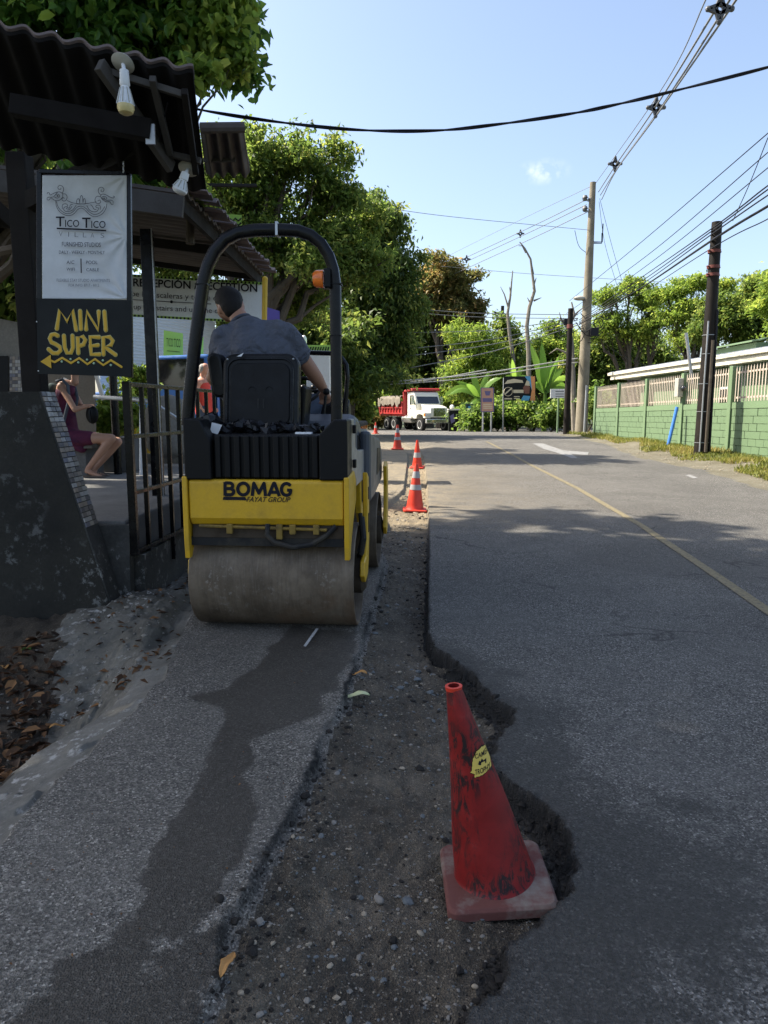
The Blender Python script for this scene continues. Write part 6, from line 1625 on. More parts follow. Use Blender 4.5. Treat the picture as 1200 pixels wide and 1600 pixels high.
# ================================================================== ROAD ROLLER
RO = Vector((-.755, 5.08, float(tz(-.9, 5.1)))); RA = -math.atan(.07)
rol = empty('road_roller', RO, RA, 'yellow and black tandem road roller driving away on the patched lane', 'road roller')
Mr = Matrix.Translation(RO) @ Matrix.Rotation(RA, 4, 'Z'); Mi = Mr.inverted()
def rp(name, mb, mt, parent=rol, **kw): return part(name, mb, mt, parent, local=True, **kw)
def WL(px, py, d): return Mi @ P(px, py, d)
HW, DR = .575, .375
def drum(y, nm):
    M = Matrix.Translation((0, y, DR+.003)) @ Matrix.Rotation(PI/2, 4, 'Y')
    mb = MB().lathe([(DR-.004, -HW), (DR, -HW+.006), (DR, HW-.006), (DR-.004, HW), (DR-.022, HW), (DR-.03, HW-.10), (DR-.03, -HW+.10), (DR-.022, -HW)], 96, M, closed=True)
    d_ = rp('drum', mb, 'drum_steel', smooth=True, angle=30)
    for s_ in (-1, 1):
        mb = MB().lathe([(0, s_*(HW-.10)), (DR-.028, s_*(HW-.10)), (DR-.028, s_*(HW-.115)), (0, s_*(HW-.115))], 64, M); rp('end_plate', mb, 'scraper', d_)
        mb = MB().lathe([(0, s_*(HW+.0)), (.10, s_*(HW+.0)), (.13, s_*(HW-.03)), (.15, s_*(HW-.10)), (0, s_*(HW-.10))], 28, M); hb = rp('hub', mb, 'scraper', d_, smooth=True)
    return d_
dr1 = drum(0, 'rear'); dr2 = drum(1.92, 'front')
for k in range(8):
    a = 2*PI*k/8; m2 = MB().lathe([(0, .018), (.018, .018), (.018, 0), (0, 0)], 8, Matrix.Translation((HW-.03, .115*math.cos(a), DR+.115*math.sin(a))) @ Matrix.Rotation(PI/2, 4, 'Y')); rp('bolt', m2, 'yellow_paint', dr1)
# rear frame beam with rounded bottom edge
YZp = lambda a, b, t: Vector((t, a, b))
beam = [(-.405, .84), (-.405, 1.085), (-.39, 1.10), (-.20, 1.10), (-.20, .80), (-.375, .79)]
mb = MB().prism(beam, YZp, -.535, .515); bm_ = rp('rear_beam', mb, 'yellow_paint', bevel=.012)
for s_, x0 in ((-1, -.575), (1, .52)):
    poly = [(-.42, 1.12), (-.10, 1.14), (.02, 1.06), (.0, .92), (-.16, .80), (-.30, .66), (-.36, .56), (-.41, .56), (-.42, .70)]
    mb = MB().prism(poly, YZp, x0, x0+.035); rp('side_plate', mb, 'yellow_paint', bevel=.006)
    # swinging drum arm with its slots
    xa = .60 if s_ > 0 else -.64
    arm = [(.02, 1.12), (.13, 1.08), (.17, .98), (.17, .62), (.12, .46), (.05, .36), (-.12, .34), (-.20, .40), (-.18, .50), (-.04, .52), (.02, .62), (.04, .80)]
    mb = MB().prism(arm, YZp, xa, xa+.035); rp('drum_arm', mb, 'yellow_paint', bevel=.008)
    for zc_, h_ in ((.96, .09), (.74, .14)):
        mb = MB().box(xa-.004, xa+.039, .075, .125, zc_-h_/2, zc_+h_/2); rp('slot', mb, 'black_plastic')
    mb = MB().lathe([(0, 0), (.14, 0), (.14, .06), (.10, .09), (0, .09)], 24, Matrix.Translation((xa+(-.06 if s_ > 0 else .095), 0, DR)) @ Matrix.Rotation(PI/2*s_, 4, 'Y')); rp('bearing', mb, 'scraper', smooth=True)
    fa = [(1.80, 1.02), (1.95, 1.06), (2.06, .95), (2.06, .60), (1.98, .38), (1.86, .34), (1.78, .42), (1.86, .60), (1.88, .82)]
    xb_ = xa+.02*s_
    mb = MB().prism(fa, YZp, xb_, xb_+.035); rp('drum_arm', mb, 'yellow_paint', bevel=.008)
    mb = MB().lathe([(0, 0), (.14, 0), (.14, .06), (0, .09)], 24, Matrix.Translation((xa+(-.06 if s_ > 0 else .095), 1.92, DR)) @ Matrix.Rotation(PI/2*s_, 4, 'Y')); rp('bearing', mb, 'scraper', smooth=True)
mb = MB().prism([(.62, 1.0), (.98, 1.0), (.98, .52), (.90, .48), (.86, .60), (.70, .72)], YZp, .47, .52); rp('frame_plate', mb, 'yellow_paint', bevel=.008)
mb = MB().prism([(.62, 1.0), (.98, 1.0), (.98, .52), (.90, .48), (.86, .60), (.70, .72)], YZp, -.52, -.47); rp('frame_plate', mb, 'yellow_paint', bevel=.008)
mb = MB().box(-.46, .46, -.1, 1.0, .80, 1.02); rp('chassis', mb, 'black_plastic')
mb = MB().box(-.3, .3, .9, 1.5, .55, .95); rp('articulation', mb, 'black_plastic', bevel=.02)
# scraper assembly
mb = MB().prism([(-.36, .80), (-.30, .80), (-.335, .70), (-.375, .70)], YZp, -.53, .51); rp('scraper_plate', mb, 'scraper', bevel=.004)
mb = MB().prism([(-.37, .705), (-.335, .705), (-.352, .645), (-.372, .645)], YZp, -.545, .525); rp('scraper_blade', mb, 'hose_rubber')
mb = MB().tube([(-.47, -.40, .785), (.40, -.40, .765)], .011, 8); rp('spray_bar', mb, 'grimy_shaded_yellow', smooth=True)
for x_ in (-.26, .08, .17, .33):
    mb = MB().box(x_-.02, x_+.02, -.42, -.385, .735 if x_ != .08 else .70, .80); rp('bracket', mb, 'grimy_shaded_yellow', bevel=.004)
mb = MB().tube([(.0, -.40, .80), (.0, -.425, .73), (.05, -.43, .68), (.18, -.43, .65), (.30, -.42, .67), (.40, -.40, .73), (.46, -.38, .79)], .018, 8); rp('hose', mb, 'hose_rubber', smooth=True)
mb = MB().tube([(.60, -.05, .80), (.62, -.12, .66), (.60, -.10, .55), (.58, -.02, .52)], .022, 8); rp('hose', mb, 'hose_rubber', smooth=True)
mb = MB().tube([(.585, .0, .82), (.61, -.09, .66), (.585, -.10, .56)], .016, 8); rp('hose', mb, 'hose_rubber', smooth=True)
# lettering
def rfn(d): return lambda px, py: (lambda r: Mi @ P(px, py, d))(0)
def on_plane(px, py, yl=-.4085):
    """point of the sight line through the pixel on the roller's rear face"""
    o_ = Mi @ Vector((0, 0, H)); q = Mi @ P(px, py, 5.0); t = (yl-o_.y)/(q.y-o_.y); return o_ + (q-o_)*t
def ribbon(st, w):
    """flat stroke with round joints in pixel space, laid on the rear beam"""
    m2 = MB()
    for a, b in zip(st[:-1], st[1:]):
        dx, dy = b[0]-a[0], b[1]-a[1]; l_ = math.hypot(dx, dy)
        if l_ < 1e-6: continue
        nx, ny = -dy/l_*w/2, dx/l_*w/2
        m2.add([on_plane(a[0]+nx, a[1]+ny), on_plane(b[0]+nx, b[1]+ny), on_plane(b[0]-nx, b[1]-ny), on_plane(a[0]-nx, a[1]-ny)], [(0, 1, 2, 3)])
    for k, a in enumerate(st[1:-1]):
        m2.add([on_plane(a[0]+w/2*math.cos(t), a[1]+w/2*math.sin(t), -.4090-.0002*k) for t in np.linspace(0, 2*PI, 13)[:-1]], [tuple(range(12))])
    return m2
def ell(cx, cy, rx, ry, a0, a1, n=14): return [(cx+rx*math.cos(R(a0+(a1-a0)*i/n)), cy+ry*math.sin(R(a0+(a1-a0)*i/n))) for i in range(n+1)]
yt, yb, ym, W_ = 754.5, 773, 763.4, 5.2
BM = {'B': [[(351.6, yt-1.6), (351.6, yb+1.6)], [(351.6, yt), (358.5, yt)] + ell(358.5, (yt+ym)/2, 5, (ym-yt)/2, -90, 90) + [(351.6, ym)], [(351.6, yb), (359.5, yb)] + ell(359.5, (yb+ym)/2, 5.6, (yb-ym)/2, 90, -90)],
      'O': [ell(380, (yt+yb)/2, 8.6, (yb-yt)/2, 0, 360, 26)],
      'M': [[(394, yb+1.6), (396.5, yt), (404.5, yb-3), (412.5, yt), (415, yb+1.6)]],
      'A': [[(419.5, yb+1.6), (427.5, yt), (429, yt), (436.5, yb+1.6)], [(422.5, yb-4.6), (434, yb-4.6)]],
      'G': [ell(447.5, (yt+yb)/2, 7.8, (yb-yt)/2, -38, -318, 22) + [(454.2, ym+1.6), (448.5, ym+1.6)]]}
for ch_, sts in BM.items():
    m2 = MB()
    for j_, st in enumerate(sts):
        q = ribbon([(a, b+1.0*(a-349)/107) for a, b in st], W_); q.v = [(v[0], v[1]-.0003*j_, v[2]) for v in q.v]; m2.add(q.v, q.f)
    rp('letter', m2, 'ink_black', bm_)
lettering('lettering', 'FAYAT GROUP', (385, 776, 454, 784), 0, 'ink_black', bm_, slope=1, fn=on_plane, local=True, shear=.35, offset=.012)
mb = MB().add([on_plane(349, 776), on_plane(383, 776.6), on_plane(386, 781.8), on_plane(348, 781)], [(0, 1, 2, 3)]); rp('underline', mb, 'ink_black', bm_)
# black tank, ribbed
mb = MB().box(-.37, .355, -.36, -.12, 1.102, 1.40); tk = rp('tank', mb, 'black_plastic', bevel=.015)
for k in range(11):
    x_ = -.335+k*.066; m2 = MB().box(x_-.020, x_+.020, -.385, -.361, 1.11, 1.395); rp('rib', m2, 'black_plastic', tk, bevel=.008)
mb = MB().prism([(-.555, 1.10), (-.372, 1.10), (-.372, 1.36), (-.44, 1.50), (-.555, 1.51)], lambda a, b, t: Vector((a, t, b)), -.415, -.10); rp('corner_panel', mb, 'black_plastic', bevel=.01)
mb = MB().prism([(.356, 1.10), (.545, 1.10), (.545, 1.50), (.455, 1.50), (.356, 1.40)], lambda a, b, t: Vector((a, t, b)), -.415, -.16); rp('corner_panel', mb, 'black_plastic', bevel=.01)
mb = MB().box(-.365, .36, -.12, .5, 1.04, 1.30); rp('platform', mb, 'black_plastic')
for s_ in (-1, 1):
    sp_ = [(-.16, 1.04), (-.16, 1.50), (.02, 1.50), (.10, 1.42), (.10, 1.30), (.30, 1.26), (.80, 1.24), (.80, 1.0), (.05, 1.0)]
    x0 = .50 if s_ > 0 else -.54
    mb = MB().prism(sp_, YZp, x0, x0+.04); rp('side_panel', mb, 'side_panel_grey', bevel=.008)
    for zz_ in (1.43, 1.19):
        mb = MB().box((.545 if s_ > 0 else -.57), (.57 if s_ > 0 else -.545), -.13, -.08, zz_-.03, zz_+.03); rp('latch', mb, 'black_plastic', bevel=.006)
# engine hood (front)
hp_ = [(.35, 1.0), (.35, 1.46), (.52, 1.53), (.80, 1.50), (.95, 1.42), (1.5, 1.40), (1.95, 1.34), (2.15, 1.22), (2.20, 1.0), (2.15, .82), (.82, .82), (.80, 1.0)]
mb = MB().prism(hp_, YZp, -.50, .50); rp('hood', mb, 'grey_paint', bevel=.05)
for s_ in (-1, 1):
    hs_ = [(.74, 1.02), (.74, 1.40), (.98, 1.36), (1.75, 1.30), (2.02, 1.16), (2.08, .98), (2.0, .86), (1.2, .80), (.74, .80)]
    mb = MB().prism(hs_, YZp, s_*.50, s_*.595); rp('hood_side', mb, 'grey_paint', bevel=.035)
mb = MB().prism([(.60, 1.10), (.75, 1.12), (.73, 1.32), (.62, 1.36)], YZp, .496, .508); rp('hood_vent', mb, 'black_plastic')
mb = MB().prism([(1.35, .98), (1.8, 1.0), (1.75, 1.2), (1.4, 1.22)], YZp, .590, .600); rp('hood_vent', mb, 'black_plastic')
mb = MB().box(-.44, .48, 1.05, 1.75, 1.405, 1.46); rp('hood_top', mb, 'scraper', bevel=.02)
for k in range(4): m2 = MB().box(.44, .485, 1.15+k*.15, 1.2+k*.15, 1.39, 1.42); rp('hood_clip', m2, 'beacon_amber')
# canopy bar
path = [(293, 665), (297, 610), (304, 545), (311, 490), (318, 440), (325, 415), (336, 392), (352, 374), (372, 364), (400, 360), (440, 359.5), (466, 361), (486, 368), (502, 381), (514, 400), (521, 422), (524, 445), (525, 520), (526, 600), (526, 665)]
pts = [WL(a, b, 5.02) for a, b in path]
fine = []
for i in range(len(pts)-1): fine += [pts[i], pts[i].lerp(pts[i+1], .5)]
fine.append(pts[-1])
mb = MB(); n4 = []
def sq_tube(mb, pts, w, dep):
    vs_ = []; n = 12
    for i, p in enumerate(pts):
        t = (pts[min(i+1, len(pts)-1)]-pts[max(i-1, 0)]).normalized(); u = Vector((0, 1, 0)); u = (u-t*u.dot(t)).normalized(); s_ = t.cross(u)
        for k in range(n):
            a = 2*PI*k/n; c_, q = math.cos(a), math.sin(a); e = .45
            vs_.append(p + s_*w/2*math.copysign(abs(c_)**e, c_) + u*dep/2*math.copysign(abs(q)**e, q))
    fs = [(i*n+k, i*n+(k+1) % n, (i+1)*n+(k+1) % n, (i+1)*n+k) for i in range(len(pts)-1) for k in range(n)]
    fs += [tuple(range(n)), tuple((len(pts)-1)*n+k for k in range(n))]
    mb.add(vs_, fs)
sq_tube(mb, pts, .078, .085); rp('roll_bar', mb, 'black_paint', smooth=True, angle=50)
for (a, b) in ((434, 359),):
    m2 = MB(); q = WL(a, b, 5.02); m2.box(q.x-.008, q.x+.008, q.y-.046, q.y+.046, q.z-.044, q.z+.044); rp('weld_seam', m2, 'galvanised')
for pt in ((525, 445), (525, 525), (317, 445)):
    q = WL(*pt, 5.02); m2 = MB().box(q.x-.042, q.x+.042, q.y-.045, q.y+.045, q.z-.004, q.z+.004); rp('weld_seam', m2, 'black_plastic')
q = WL(513, 436, 5.0); m2 = MB().box(q.x-.025, q.x+.02, q.y-.05, q.y+.05, q.z-.065, q.z+.065); bc = rp('beacon_mount', m2, 'black_plastic', bevel=.01)
q = WL(499, 436, 5.0)
m2 = MB().lathe([(0, -.04), (.045, -.04), (.058, -.02), (.06, .03), (0, .03)], 24, Matrix.Translation(q) @ Matrix.Rotation(PI/2, 4, 'Y')); rp('beacon', m2, 'beacon_amber', smooth=True)
# seat
def seat_fn(u, v):
    a, b, c_, d_ = WL(349, 556, 5.2), WL(467, 556, 5.2), WL(472, 682, 5.12), WL(345, 682, 5.12)
    p = a.lerp(b, u).lerp(d_.lerp(c_, u), v); s_ = (u-.5)*2; t = (v-.5)*2
    rr = (abs(s_)**5+abs(t)**5)**.2
    if rr > 1: 
        p = p.lerp((a+b+c_+d_)/4, .0)
    inner = 1 if (abs(s_) < .78 and abs(t) < .80) else 0
    return p + Vector((0, -.02*(1-s_*s_)**.5 + .012*inner, 0))
# rounded slab outline
def rrect(w, h, r, n=6):
    out = []
    for (cx, cz, a0) in ((w/2-r, h/2-r, 0), (-w/2+r, h/2-r, 90), (-w/2+r, -h/2+r, 180), (w/2-r, -h/2+r, 270)):
        for k in range(n+1): a = R(a0+90*k/n); out.append((cx+r*math.cos(a), cz+r*math.sin(a)))
    return out
cS = WL(408, 618, 5.16); tiltS = Matrix.Rotation(R(-8), 4, 'X')
def seatp(a, b, t): return cS + (tiltS @ Vector((a, t, b)))
sw_, sh_ = .555, .60
seat = rp('seat_back', MB().prism(rrect(sw_, sh_, .085), seatp, -.03, .09), 'seat_vinyl', bevel=.022)
rp('back_shell', MB().prism(rrect(sw_*.78, sh_*.76, .07), seatp, -.044, -.030), 'black_plastic', seat, bevel=.012)
mb = MB(); ring = [seatp(a, b, -.036) for a, b in rrect(sw_*.86, sh_*.86, .08)]; ring.append(ring[0]); mb.tube(ring, .007, 6, cap=False); rp('piping', mb, 'black_paint', seat, smooth=True)
for x_, z_ in ((-.055, .03), (.07, .03)):
    m2 = MB().lathe([(0, -.010), (.020, -.010), (.026, 0)], 16, Matrix.Translation(seatp(x_, z_, -.046)) @ Matrix.Rotation(PI/2, 4, 'X')); rp('button', m2, 'black_paint', seat, smooth=True)
for x_ in (-.01, .03): m2 = MB().add([seatp(x_-.006, -.03, -.047), seatp(x_+.006, -.03, -.047), seatp(x_+.006, -.10, -.047), seatp(x_-.006, -.10, -.047)], [(0, 1, 2, 3)]); rp('slit', m2, 'hose_rubber', seat)
for x_ in (-.24, .24): m2 = MB().ball(seatp(x_, .255, -.034), .008, 8, 6); rp('screw', m2, 'galvanised', seat)
mb = MB().box(cS.x-.28, cS.x+.28, cS.y+.02, cS.y+.52, cS.z-.32, cS.z-.20); rp('seat_cushion', mb, 'seat_vinyl', bevel=.03)
mb = MB().box(cS.x-.22, cS.x+.22, cS.y+.0, cS.y+.45, 1.30, cS.z-.322); rp('seat_base', mb, 'black_plastic')
mb = MB(); c1 = WL(341, 587, 5.25); mb.prism(rrect(.11, .32, .05), lambda a, b, t: c1 + Vector((a-b*.12, t, b)), -.05, .30); rp('armrest', mb, 'seat_vinyl', bevel=.02)
mb = MB(); c1 = WL(472, 640, 5.3); mb.prism(rrect(.06, .34, .025), lambda a, b, t: c1 + Vector((a+b*.1, t, b)), -.05, .2); rp('armrest', mb, 'seat_vinyl', bevel=.015)
# console, wheel, levers, handrail
cw = Vector((-.02, .82, 1.72)); Mw = Matrix.Translation(cw) @ Matrix.Rotation(R(35), 4, 'X')
mb = MB().tube([Mw @ Vector((.19*math.cos(a), .19*math.sin(a), 0)) for a in np.linspace(0, 2*PI, 32)], .014, 8, cap=False); stw = rp('steering_wheel', mb, 'black_plastic', smooth=True)
mb = MB()
for k in range(3): a = 2*PI*k/3; mb.tube([Mw @ Vector((0, 0, -.02)), Mw @ Vector((.19*math.cos(a), .19*math.sin(a), 0))], .012, 6)
mb.tube([Mw @ Vector((0, 0, 0)), Vector((-.02, .98, 1.35))], .03, 8); rp('spoke', mb, 'black_plastic', stw)
mb = MB().prism([(.85, 1.0), (1.05, 1.0), (1.08, 1.60), (.95, 1.66), (.88, 1.6)], YZp, -.36, .40); con = rp('console', mb, 'black_plastic', bevel=.02)
for k in range(4): m2 = MB().tube([(.12+k*.07, .93, 1.62), (.12+k*.07, .90, 1.70)], .008, 6); m2.ball((.12+k*.07, .90, 1.71), .018, 8, 6); rp('knob', m2, 'black_paint', con, smooth=True)
mb = MB().tube([WL(505, 655, 5.6), WL(509, 618, 5.62)], .012, 8); mb.ball(WL(510, 612, 5.62), .028); rp('drive_lever', mb, 'black_plastic', smooth=True)
mb = MB().tube([WL(440, 566, 6.0), WL(455, 553, 6.0), WL(480, 551, 6.0), WL(515, 552, 5.95), WL(532, 557, 5.9), WL(541, 570, 5.9), WL(543, 590, 5.9), WL(541, 615, 5.9), WL(537, 648, 5.9)], .020, 10); rp('handrail', mb, 'black_paint', smooth=True)
mb = MB().tube([WL(455, 553, 6.0), WL(452, 600, 6.0), WL(452, 650, 6.0)], .016, 8); rp('handrail', mb, 'black_paint', smooth=True)
# loose things on the tank top
bg_ = MB(); brg2 = np.random.default_rng(9)
for k in range(16):
    c_ = WL(352+k*9.5, 668+brg2.uniform(-3, 5), 4.95+brg2.uniform(0, .12)); bg_.ball(c_, (.05*brg2.uniform(.8, 1.5), .06, .035*brg2.uniform(.8, 1.3)), 9, 6)
bg_.v = [tuple(Mr @ (Vector(v)+Vector(brg2.normal(size=3)*.009))) for v in bg_.v]
thing('plastic_bag', bg_, 'bag_plastic', 'crumpled shiny black plastic bag behind the operator seat', 'bag')
m2 = MB(); c1 = WL(331, 662, 4.93); m2.ball(c1, (.075, .08, .075), 12, 8); m2.v = [tuple(Mr @ (Vector(v)+Vector(brg2.normal(size=3)*.008))) for v in m2.v]
thing('cloth_bag', m2, 'bag_plastic', 'small dark bag with a paper tag at the left of the tank', 'bag')
m2 = MB().add([P(331, 660, 4.82), P(347, 664, 4.82), P(340, 679, 4.82), P(328, 675, 4.82)], [(0, 1, 2, 3)]); m2.v += [(v[0], v[1]+.004, v[2]) for v in m2.v[:4]]; m2.f += [(7, 6, 5, 4), (0, 1, 5, 4), (1, 2, 6, 5), (2, 3, 7, 6), (3, 0, 4, 7)]
thing('paper_tag', m2, 'sign_white', 'creased grey paper tag on the small dark bag', 'tag')
m2 = MB().box(-.02, .09, -.01, .05, 0, .012); m2.v = [tuple(Mr @ Vector((v[0]+.20, v[1]-.30, v[2]+1.402))) for v in m2.v]; thing('white_rag', m2, 'banner_white', 'small white rag on the right of the black tank', 'rag')
m2 = MB().prism([(370, 557), (381, 551), (377, 557)], lambda x_, y_, t: P(x_, y_, t), 5.12, 5.13); thing('blue_packet', m2, 'banner_white', 'tiny pale blue packet sticking up behind the seat back', 'packet')

# ------------------------------------------------------------------ operator
dO = 5.42
op = empty('person', P(405, 665, dO), 0, 'roller operator in a grey shirt leaning left, seen from behind', 'person')
pel = P(412, 668, dO); ab = P(402, 605, dO+.02); ch = P(395, 545, dO+.04); shL, shR = P(352, 528, dO+.05), P(448, 524, dO+.02)
nkb, hd = P(378, 506, dO+.10), P(361, 478, dO+.16)
elR, wrR = P(487, 580, dO+.16), P(506, 608, dO+.26)
elL, wrL = P(333, 590, dO+.2), P(350, 615, dO+.5)
caps = [(pel, .15, ab, .15), (ab, .15, ch, .14), (ch, .14, P(390, 530, dO+.05), .09), (shL, .06, shR, .06), (nkb, .075, P(372, 494, dO+.12), .07), (P(372, 494, dO+.12), .068, hd, .075)]
hx = (hd-nkb).normalized()
caps += [(hd-hx*.02, .098, hd+hx*.05, .100), (hd+Vector((-.05, .05, -.03)), .07, hd+Vector((-.04, .06, .02)), .075)]
# face: jaw, nose, brow, ears
caps += [(hd+Vector((-.07, .10, -.05)), .04, hd+Vector((-.05, .10, -.07)), .04), (hd+Vector((-.105, .12, .0)), .014, hd+Vector((-.115, .125, -.025)), .017)]
for s_ in (-1, 1):
    e_ = hd + (Vector((.085, -.03, -.02)) if s_ > 0 else Vector((-.075, -.055, -.035))); caps += [(e_+Vector((0, 0, .015)), .014, e_+Vector((0, 0, -.02)), .011)]
caps += [(shR, .055, shR.lerp(elR, .45), .062), (shR.lerp(elR, .45), .062, elR, .058), (elR, .058, elR.lerp(wrR, .4), .055), (elR.lerp(wrR, .4), .055, wrR, .036)]
hand(caps, wrR, P(510, 618, dO+.28), (-1, 0, .2), (.8, .2, .3), 1.1)
caps += [(shL, .055, elL, .055), (elL, .055, wrL, .036)]; hand(caps, wrL, wrL+Vector((.05, .07, -.02)), (0, 0, 1), (-1, 0, 0), 1.05)
hR, hL = P(432, 655, dO+.08), P(390, 658, dO+.08); kR, kL = P(488, 632, dO+.55), P(400, 640, dO+.6)
fR, fL = kR+Vector((.02, .12, -.42)), kL+Vector((0, .12, -.42))
for h_, k_, f_ in ((hR, kR, fR), (hL, kL, fL)): caps += [(h_, .10, k_, .075), (k_, .07, f_, .045), (f_, .045, f_+Vector((0, .16, -.03)), .04)]
body('body', caps, 'skin_tan', op, .0095, 4)
sc_ = [(pel, .19, ab, .195), (ab, .195, ch, .20), (ch, .20, P(392, 526, dO+.04), .15), (shL, .098, shR, .098), (P(362, 545, dO+.06), .14, P(368, 600, dO+.04), .16), (P(434, 542, dO+.04), .145, P(436, 605, dO+.02), .155),
       (nkb+Vector((-.01, 0, -.03)), .085, nkb, .072), (nkb+Vector((.03, -.01, -.05)), .09, shR+Vector((-.05, 0, .02)), .085), (nkb+Vector((-.03, -.01, -.05)), .085, shL+Vector((.03, 0, .01)), .08), (shR, .098, shR.lerp(elR, .52), .084), (shL, .105, shL.lerp(elL, .55), .085)]
sh_o = body('shirt', sc_, 'shirt_grey', op, .012, 5)
tx = bpy.data.textures.new('cloth_folds', 'CLOUDS'); tx.noise_scale = .16; tx.noise_depth = 3
dm = sh_o.modifiers.new('folds', 'DISPLACE'); dm.texture = tx; dm.strength = .045; dm.mid_level = .5; dm.texture_coords = 'GLOBAL'
def ring(c_, ax, r_, t_, mt, nm):
    ax = Vector(ax).normalized(); u = ax.orthogonal().normalized(); w = ax.cross(u); m2 = MB()
    m2.tube([c_ + (u*math.cos(a)+w*math.sin(a))*r_ for a in np.linspace(0, 2*PI, 25)], t_, 8, cap=False); return part(nm, m2, mt, op, smooth=True)
ring(shR.lerp(elR, .56), elR-shR, .078, .010, 'shirt_grey', 'sleeve_hem'); ring(nkb+Vector((-.008, 0, .022)), (P(372, 494, dO+.12)-nkb), .074, .014, 'shirt_grey', 'collar')
body('trousers', [(pel, .195, pel+Vector((0, 0, .05)), .19), (hR, .125, kR, .095), (hL, .125, kL, .095), (kR, .09, kR.lerp(fR, .85), .065), (kL, .09, kL.lerp(fL, .85), .065)], 'jeans', op, .012, 4)
body('hair', [(hd+hx*.035+Vector((.012, -.02, .012)), .102, hd+hx*.055+Vector((.0, .0, .008)), .103), (hd+Vector((.02, -.045, -.03)), .075, hd+Vector((.01, -.03, .0)), .09)], 'hair_black', op, .012, 3)
# shoes
for f_ in (fR, fL): 
    m2 = MB().bar(f_+Vector((0, -.06, -.06)), f_+Vector((0, .22, -.07)), .10, .09); part('shoe', m2, 'hose_rubber', op, bevel=.03)

# ================================================================== CONES
def cone_prof(h, rb, rt, th=.006):
    return [(rb+.012, 0), (rb, .012), (rb+(rt-rb)*.5, h*.5), (rt, h), (rt-th, h), (rb-th, .012)]
def rr_plate(mb, w, h, r, M):
    n = len(rrect(w, w, r)); base = [(M @ Vector((a, b, 0))) for a, b in rrect(w, w, r)]; mid = [(M @ Vector((a, b, h*.75))) for a, b in rrect(w, w, r)]; top = [(M @ Vector((a*.95, b*.95, h))) for a, b in rrect(w, w, r)]
    fs = [tuple(range(n-1, -1, -1)), tuple(range(2*n, 3*n))] + [(i, (i+1) % n, n+(i+1) % n, n+i) for i in range(n)] + [(n+i, n+(i+1) % n, 2*n+(i+1) % n, 2*n+i) for i in range(n)]
    return mb.add(base+mid+top, fs)
cb = G(775, 1366, -.055); cb = Vector((cb.x, cb.y, 0))
CZ = max(float(tz(cb.x+sx, cb.y+sy)) for sx in (-.16, 0) for sy in (-.16, 0, .16)) - .004
cone = empty('traffic_cone', (cb.x, cb.y, CZ), 0, 'large scuffed dark red traffic cone leaning in the foreground trench', 'traffic cone', 'traffic cones')
Mc = Matrix.Translation((0, 0, .012)) @ Matrix.Rotation(R(-4.0), 4, 'Y')
part('base', rr_plate(MB(), .365, .040, .035, Mc), 'cone_base_grime', cone, local=True, bevel=.004)
SHX = -.155; CH = .735
prof = [(.150, .030), (.140, .040), (.134, .06)] + [(.134+(.026-.134)*t, .06+(CH-.06)*t) for t in np.linspace(.05, 1, 22)] + [(.019, CH), (.021, CH-.04), (.03, CH-.10)]
def cone_pt(r, a, z):
    s_ = SHX*max(0, z-.04); wob_ = 1+.035*math.sin(2*a+z*7)+.02*math.sin(3*a-z*11)
    return Mc @ Vector((r*wob_*math.cos(a)+s_, r*wob_*math.sin(a)+.01*math.sin(z*6), z))
mb = MB(); n = 48
mb.add([cone_pt(r_, 2*PI*k/n, z_) for r_, z_ in prof for k in range(n)], [(i*n+k, i*n+(k+1) % n, (i+1)*n+(k+1) % n, (i+1)*n+k) for i in range(len(prof)-1) for k in range(n)])
part('body', mb, 'cone_red', cone, local=True, smooth=True, angle=60)
worn('sticker_yellow', (.72, .52, .10), .5, amt=.25, dirt=(.35, .28, .1)); worn('scuff_black', (.018, .014, .014), .8, amt=.3)
def on_cone(px, py, lift=.002):
    """map a pixel on the sticker to the cone's own skin (angle, height)"""
    hgt = CH - (py-1065)/(1372-1065)*(CH-.05); r_ = .134+(.026-.134)*(hgt-.06)/(CH-.06)
    cx = 708+(775-708)*(py-1065)/(1372-1065); hw = 12+(63-12)*(py-1065)/(1345-1065)
    s_ = max(-.98, min(.98, (px-cx)/hw)); a = -PI/2 + math.asin(s_)
    return cone_pt(r_+lift, a, hgt)
stk = [(733, 1188), (735, 1170), (741, 1160), (750, 1157), (757, 1160), (763, 1166), (765, 1180), (766, 1190), (750, 1196), (737, 1198), (738, 1193), (731, 1190)]
def grid_patch(poly, lift, mt, name, parent):
    xs_ = [p[0] for p in poly]; ys_ = [p[1] for p in poly]; m2 = MB(); nx, ny = 44, 44
    idx = {}
    for j in range(ny+1):
        for i in range(nx+1):
            x_ = min(xs_)+(max(xs_)-min(xs_))*i/nx; y_ = min(ys_)+(max(ys_)-min(ys_))*j/ny; idx[i, j] = (x_, y_)
    for j in range(ny):
        for i in range(nx):
            c_ = idx[i, j]; q = [idx[i, j], idx[i+1, j], idx[i+1, j+1], idx[i, j+1]]; mx = sum(a for a, _ in q)/4; my = sum(b for _, b in q)/4
            if inpoly(np.array([mx]), np.array([my]), poly)[0]: m2.add([on_cone(a, b, lift) for a, b in q], [(3, 2, 1, 0)])
    return part(name, m2, mt, parent, local=True)
stick = grid_patch([(x_+(x_-749)*.06, y_+(y_-1178)*.06) for x_, y_ in stk], .0016, 'scuff_black', 'sticker_edge', cone)
grid_patch(stk, .0024, 'sticker_yellow', 'sticker', cone)
lettering('lettering', 'CAMEL', (738, 1163, 762, 1170), 0, 'ink_black', cone, fn=lambda a, b: on_cone(a, b, .0034), local=True, offset=.01)
lettering('lettering', 'TROPHY', (738, 1186, 764, 1194), 0, 'ink_black', cone, slope=-2, fn=lambda a, b: on_cone(a, b, .0034), local=True, offset=.01)
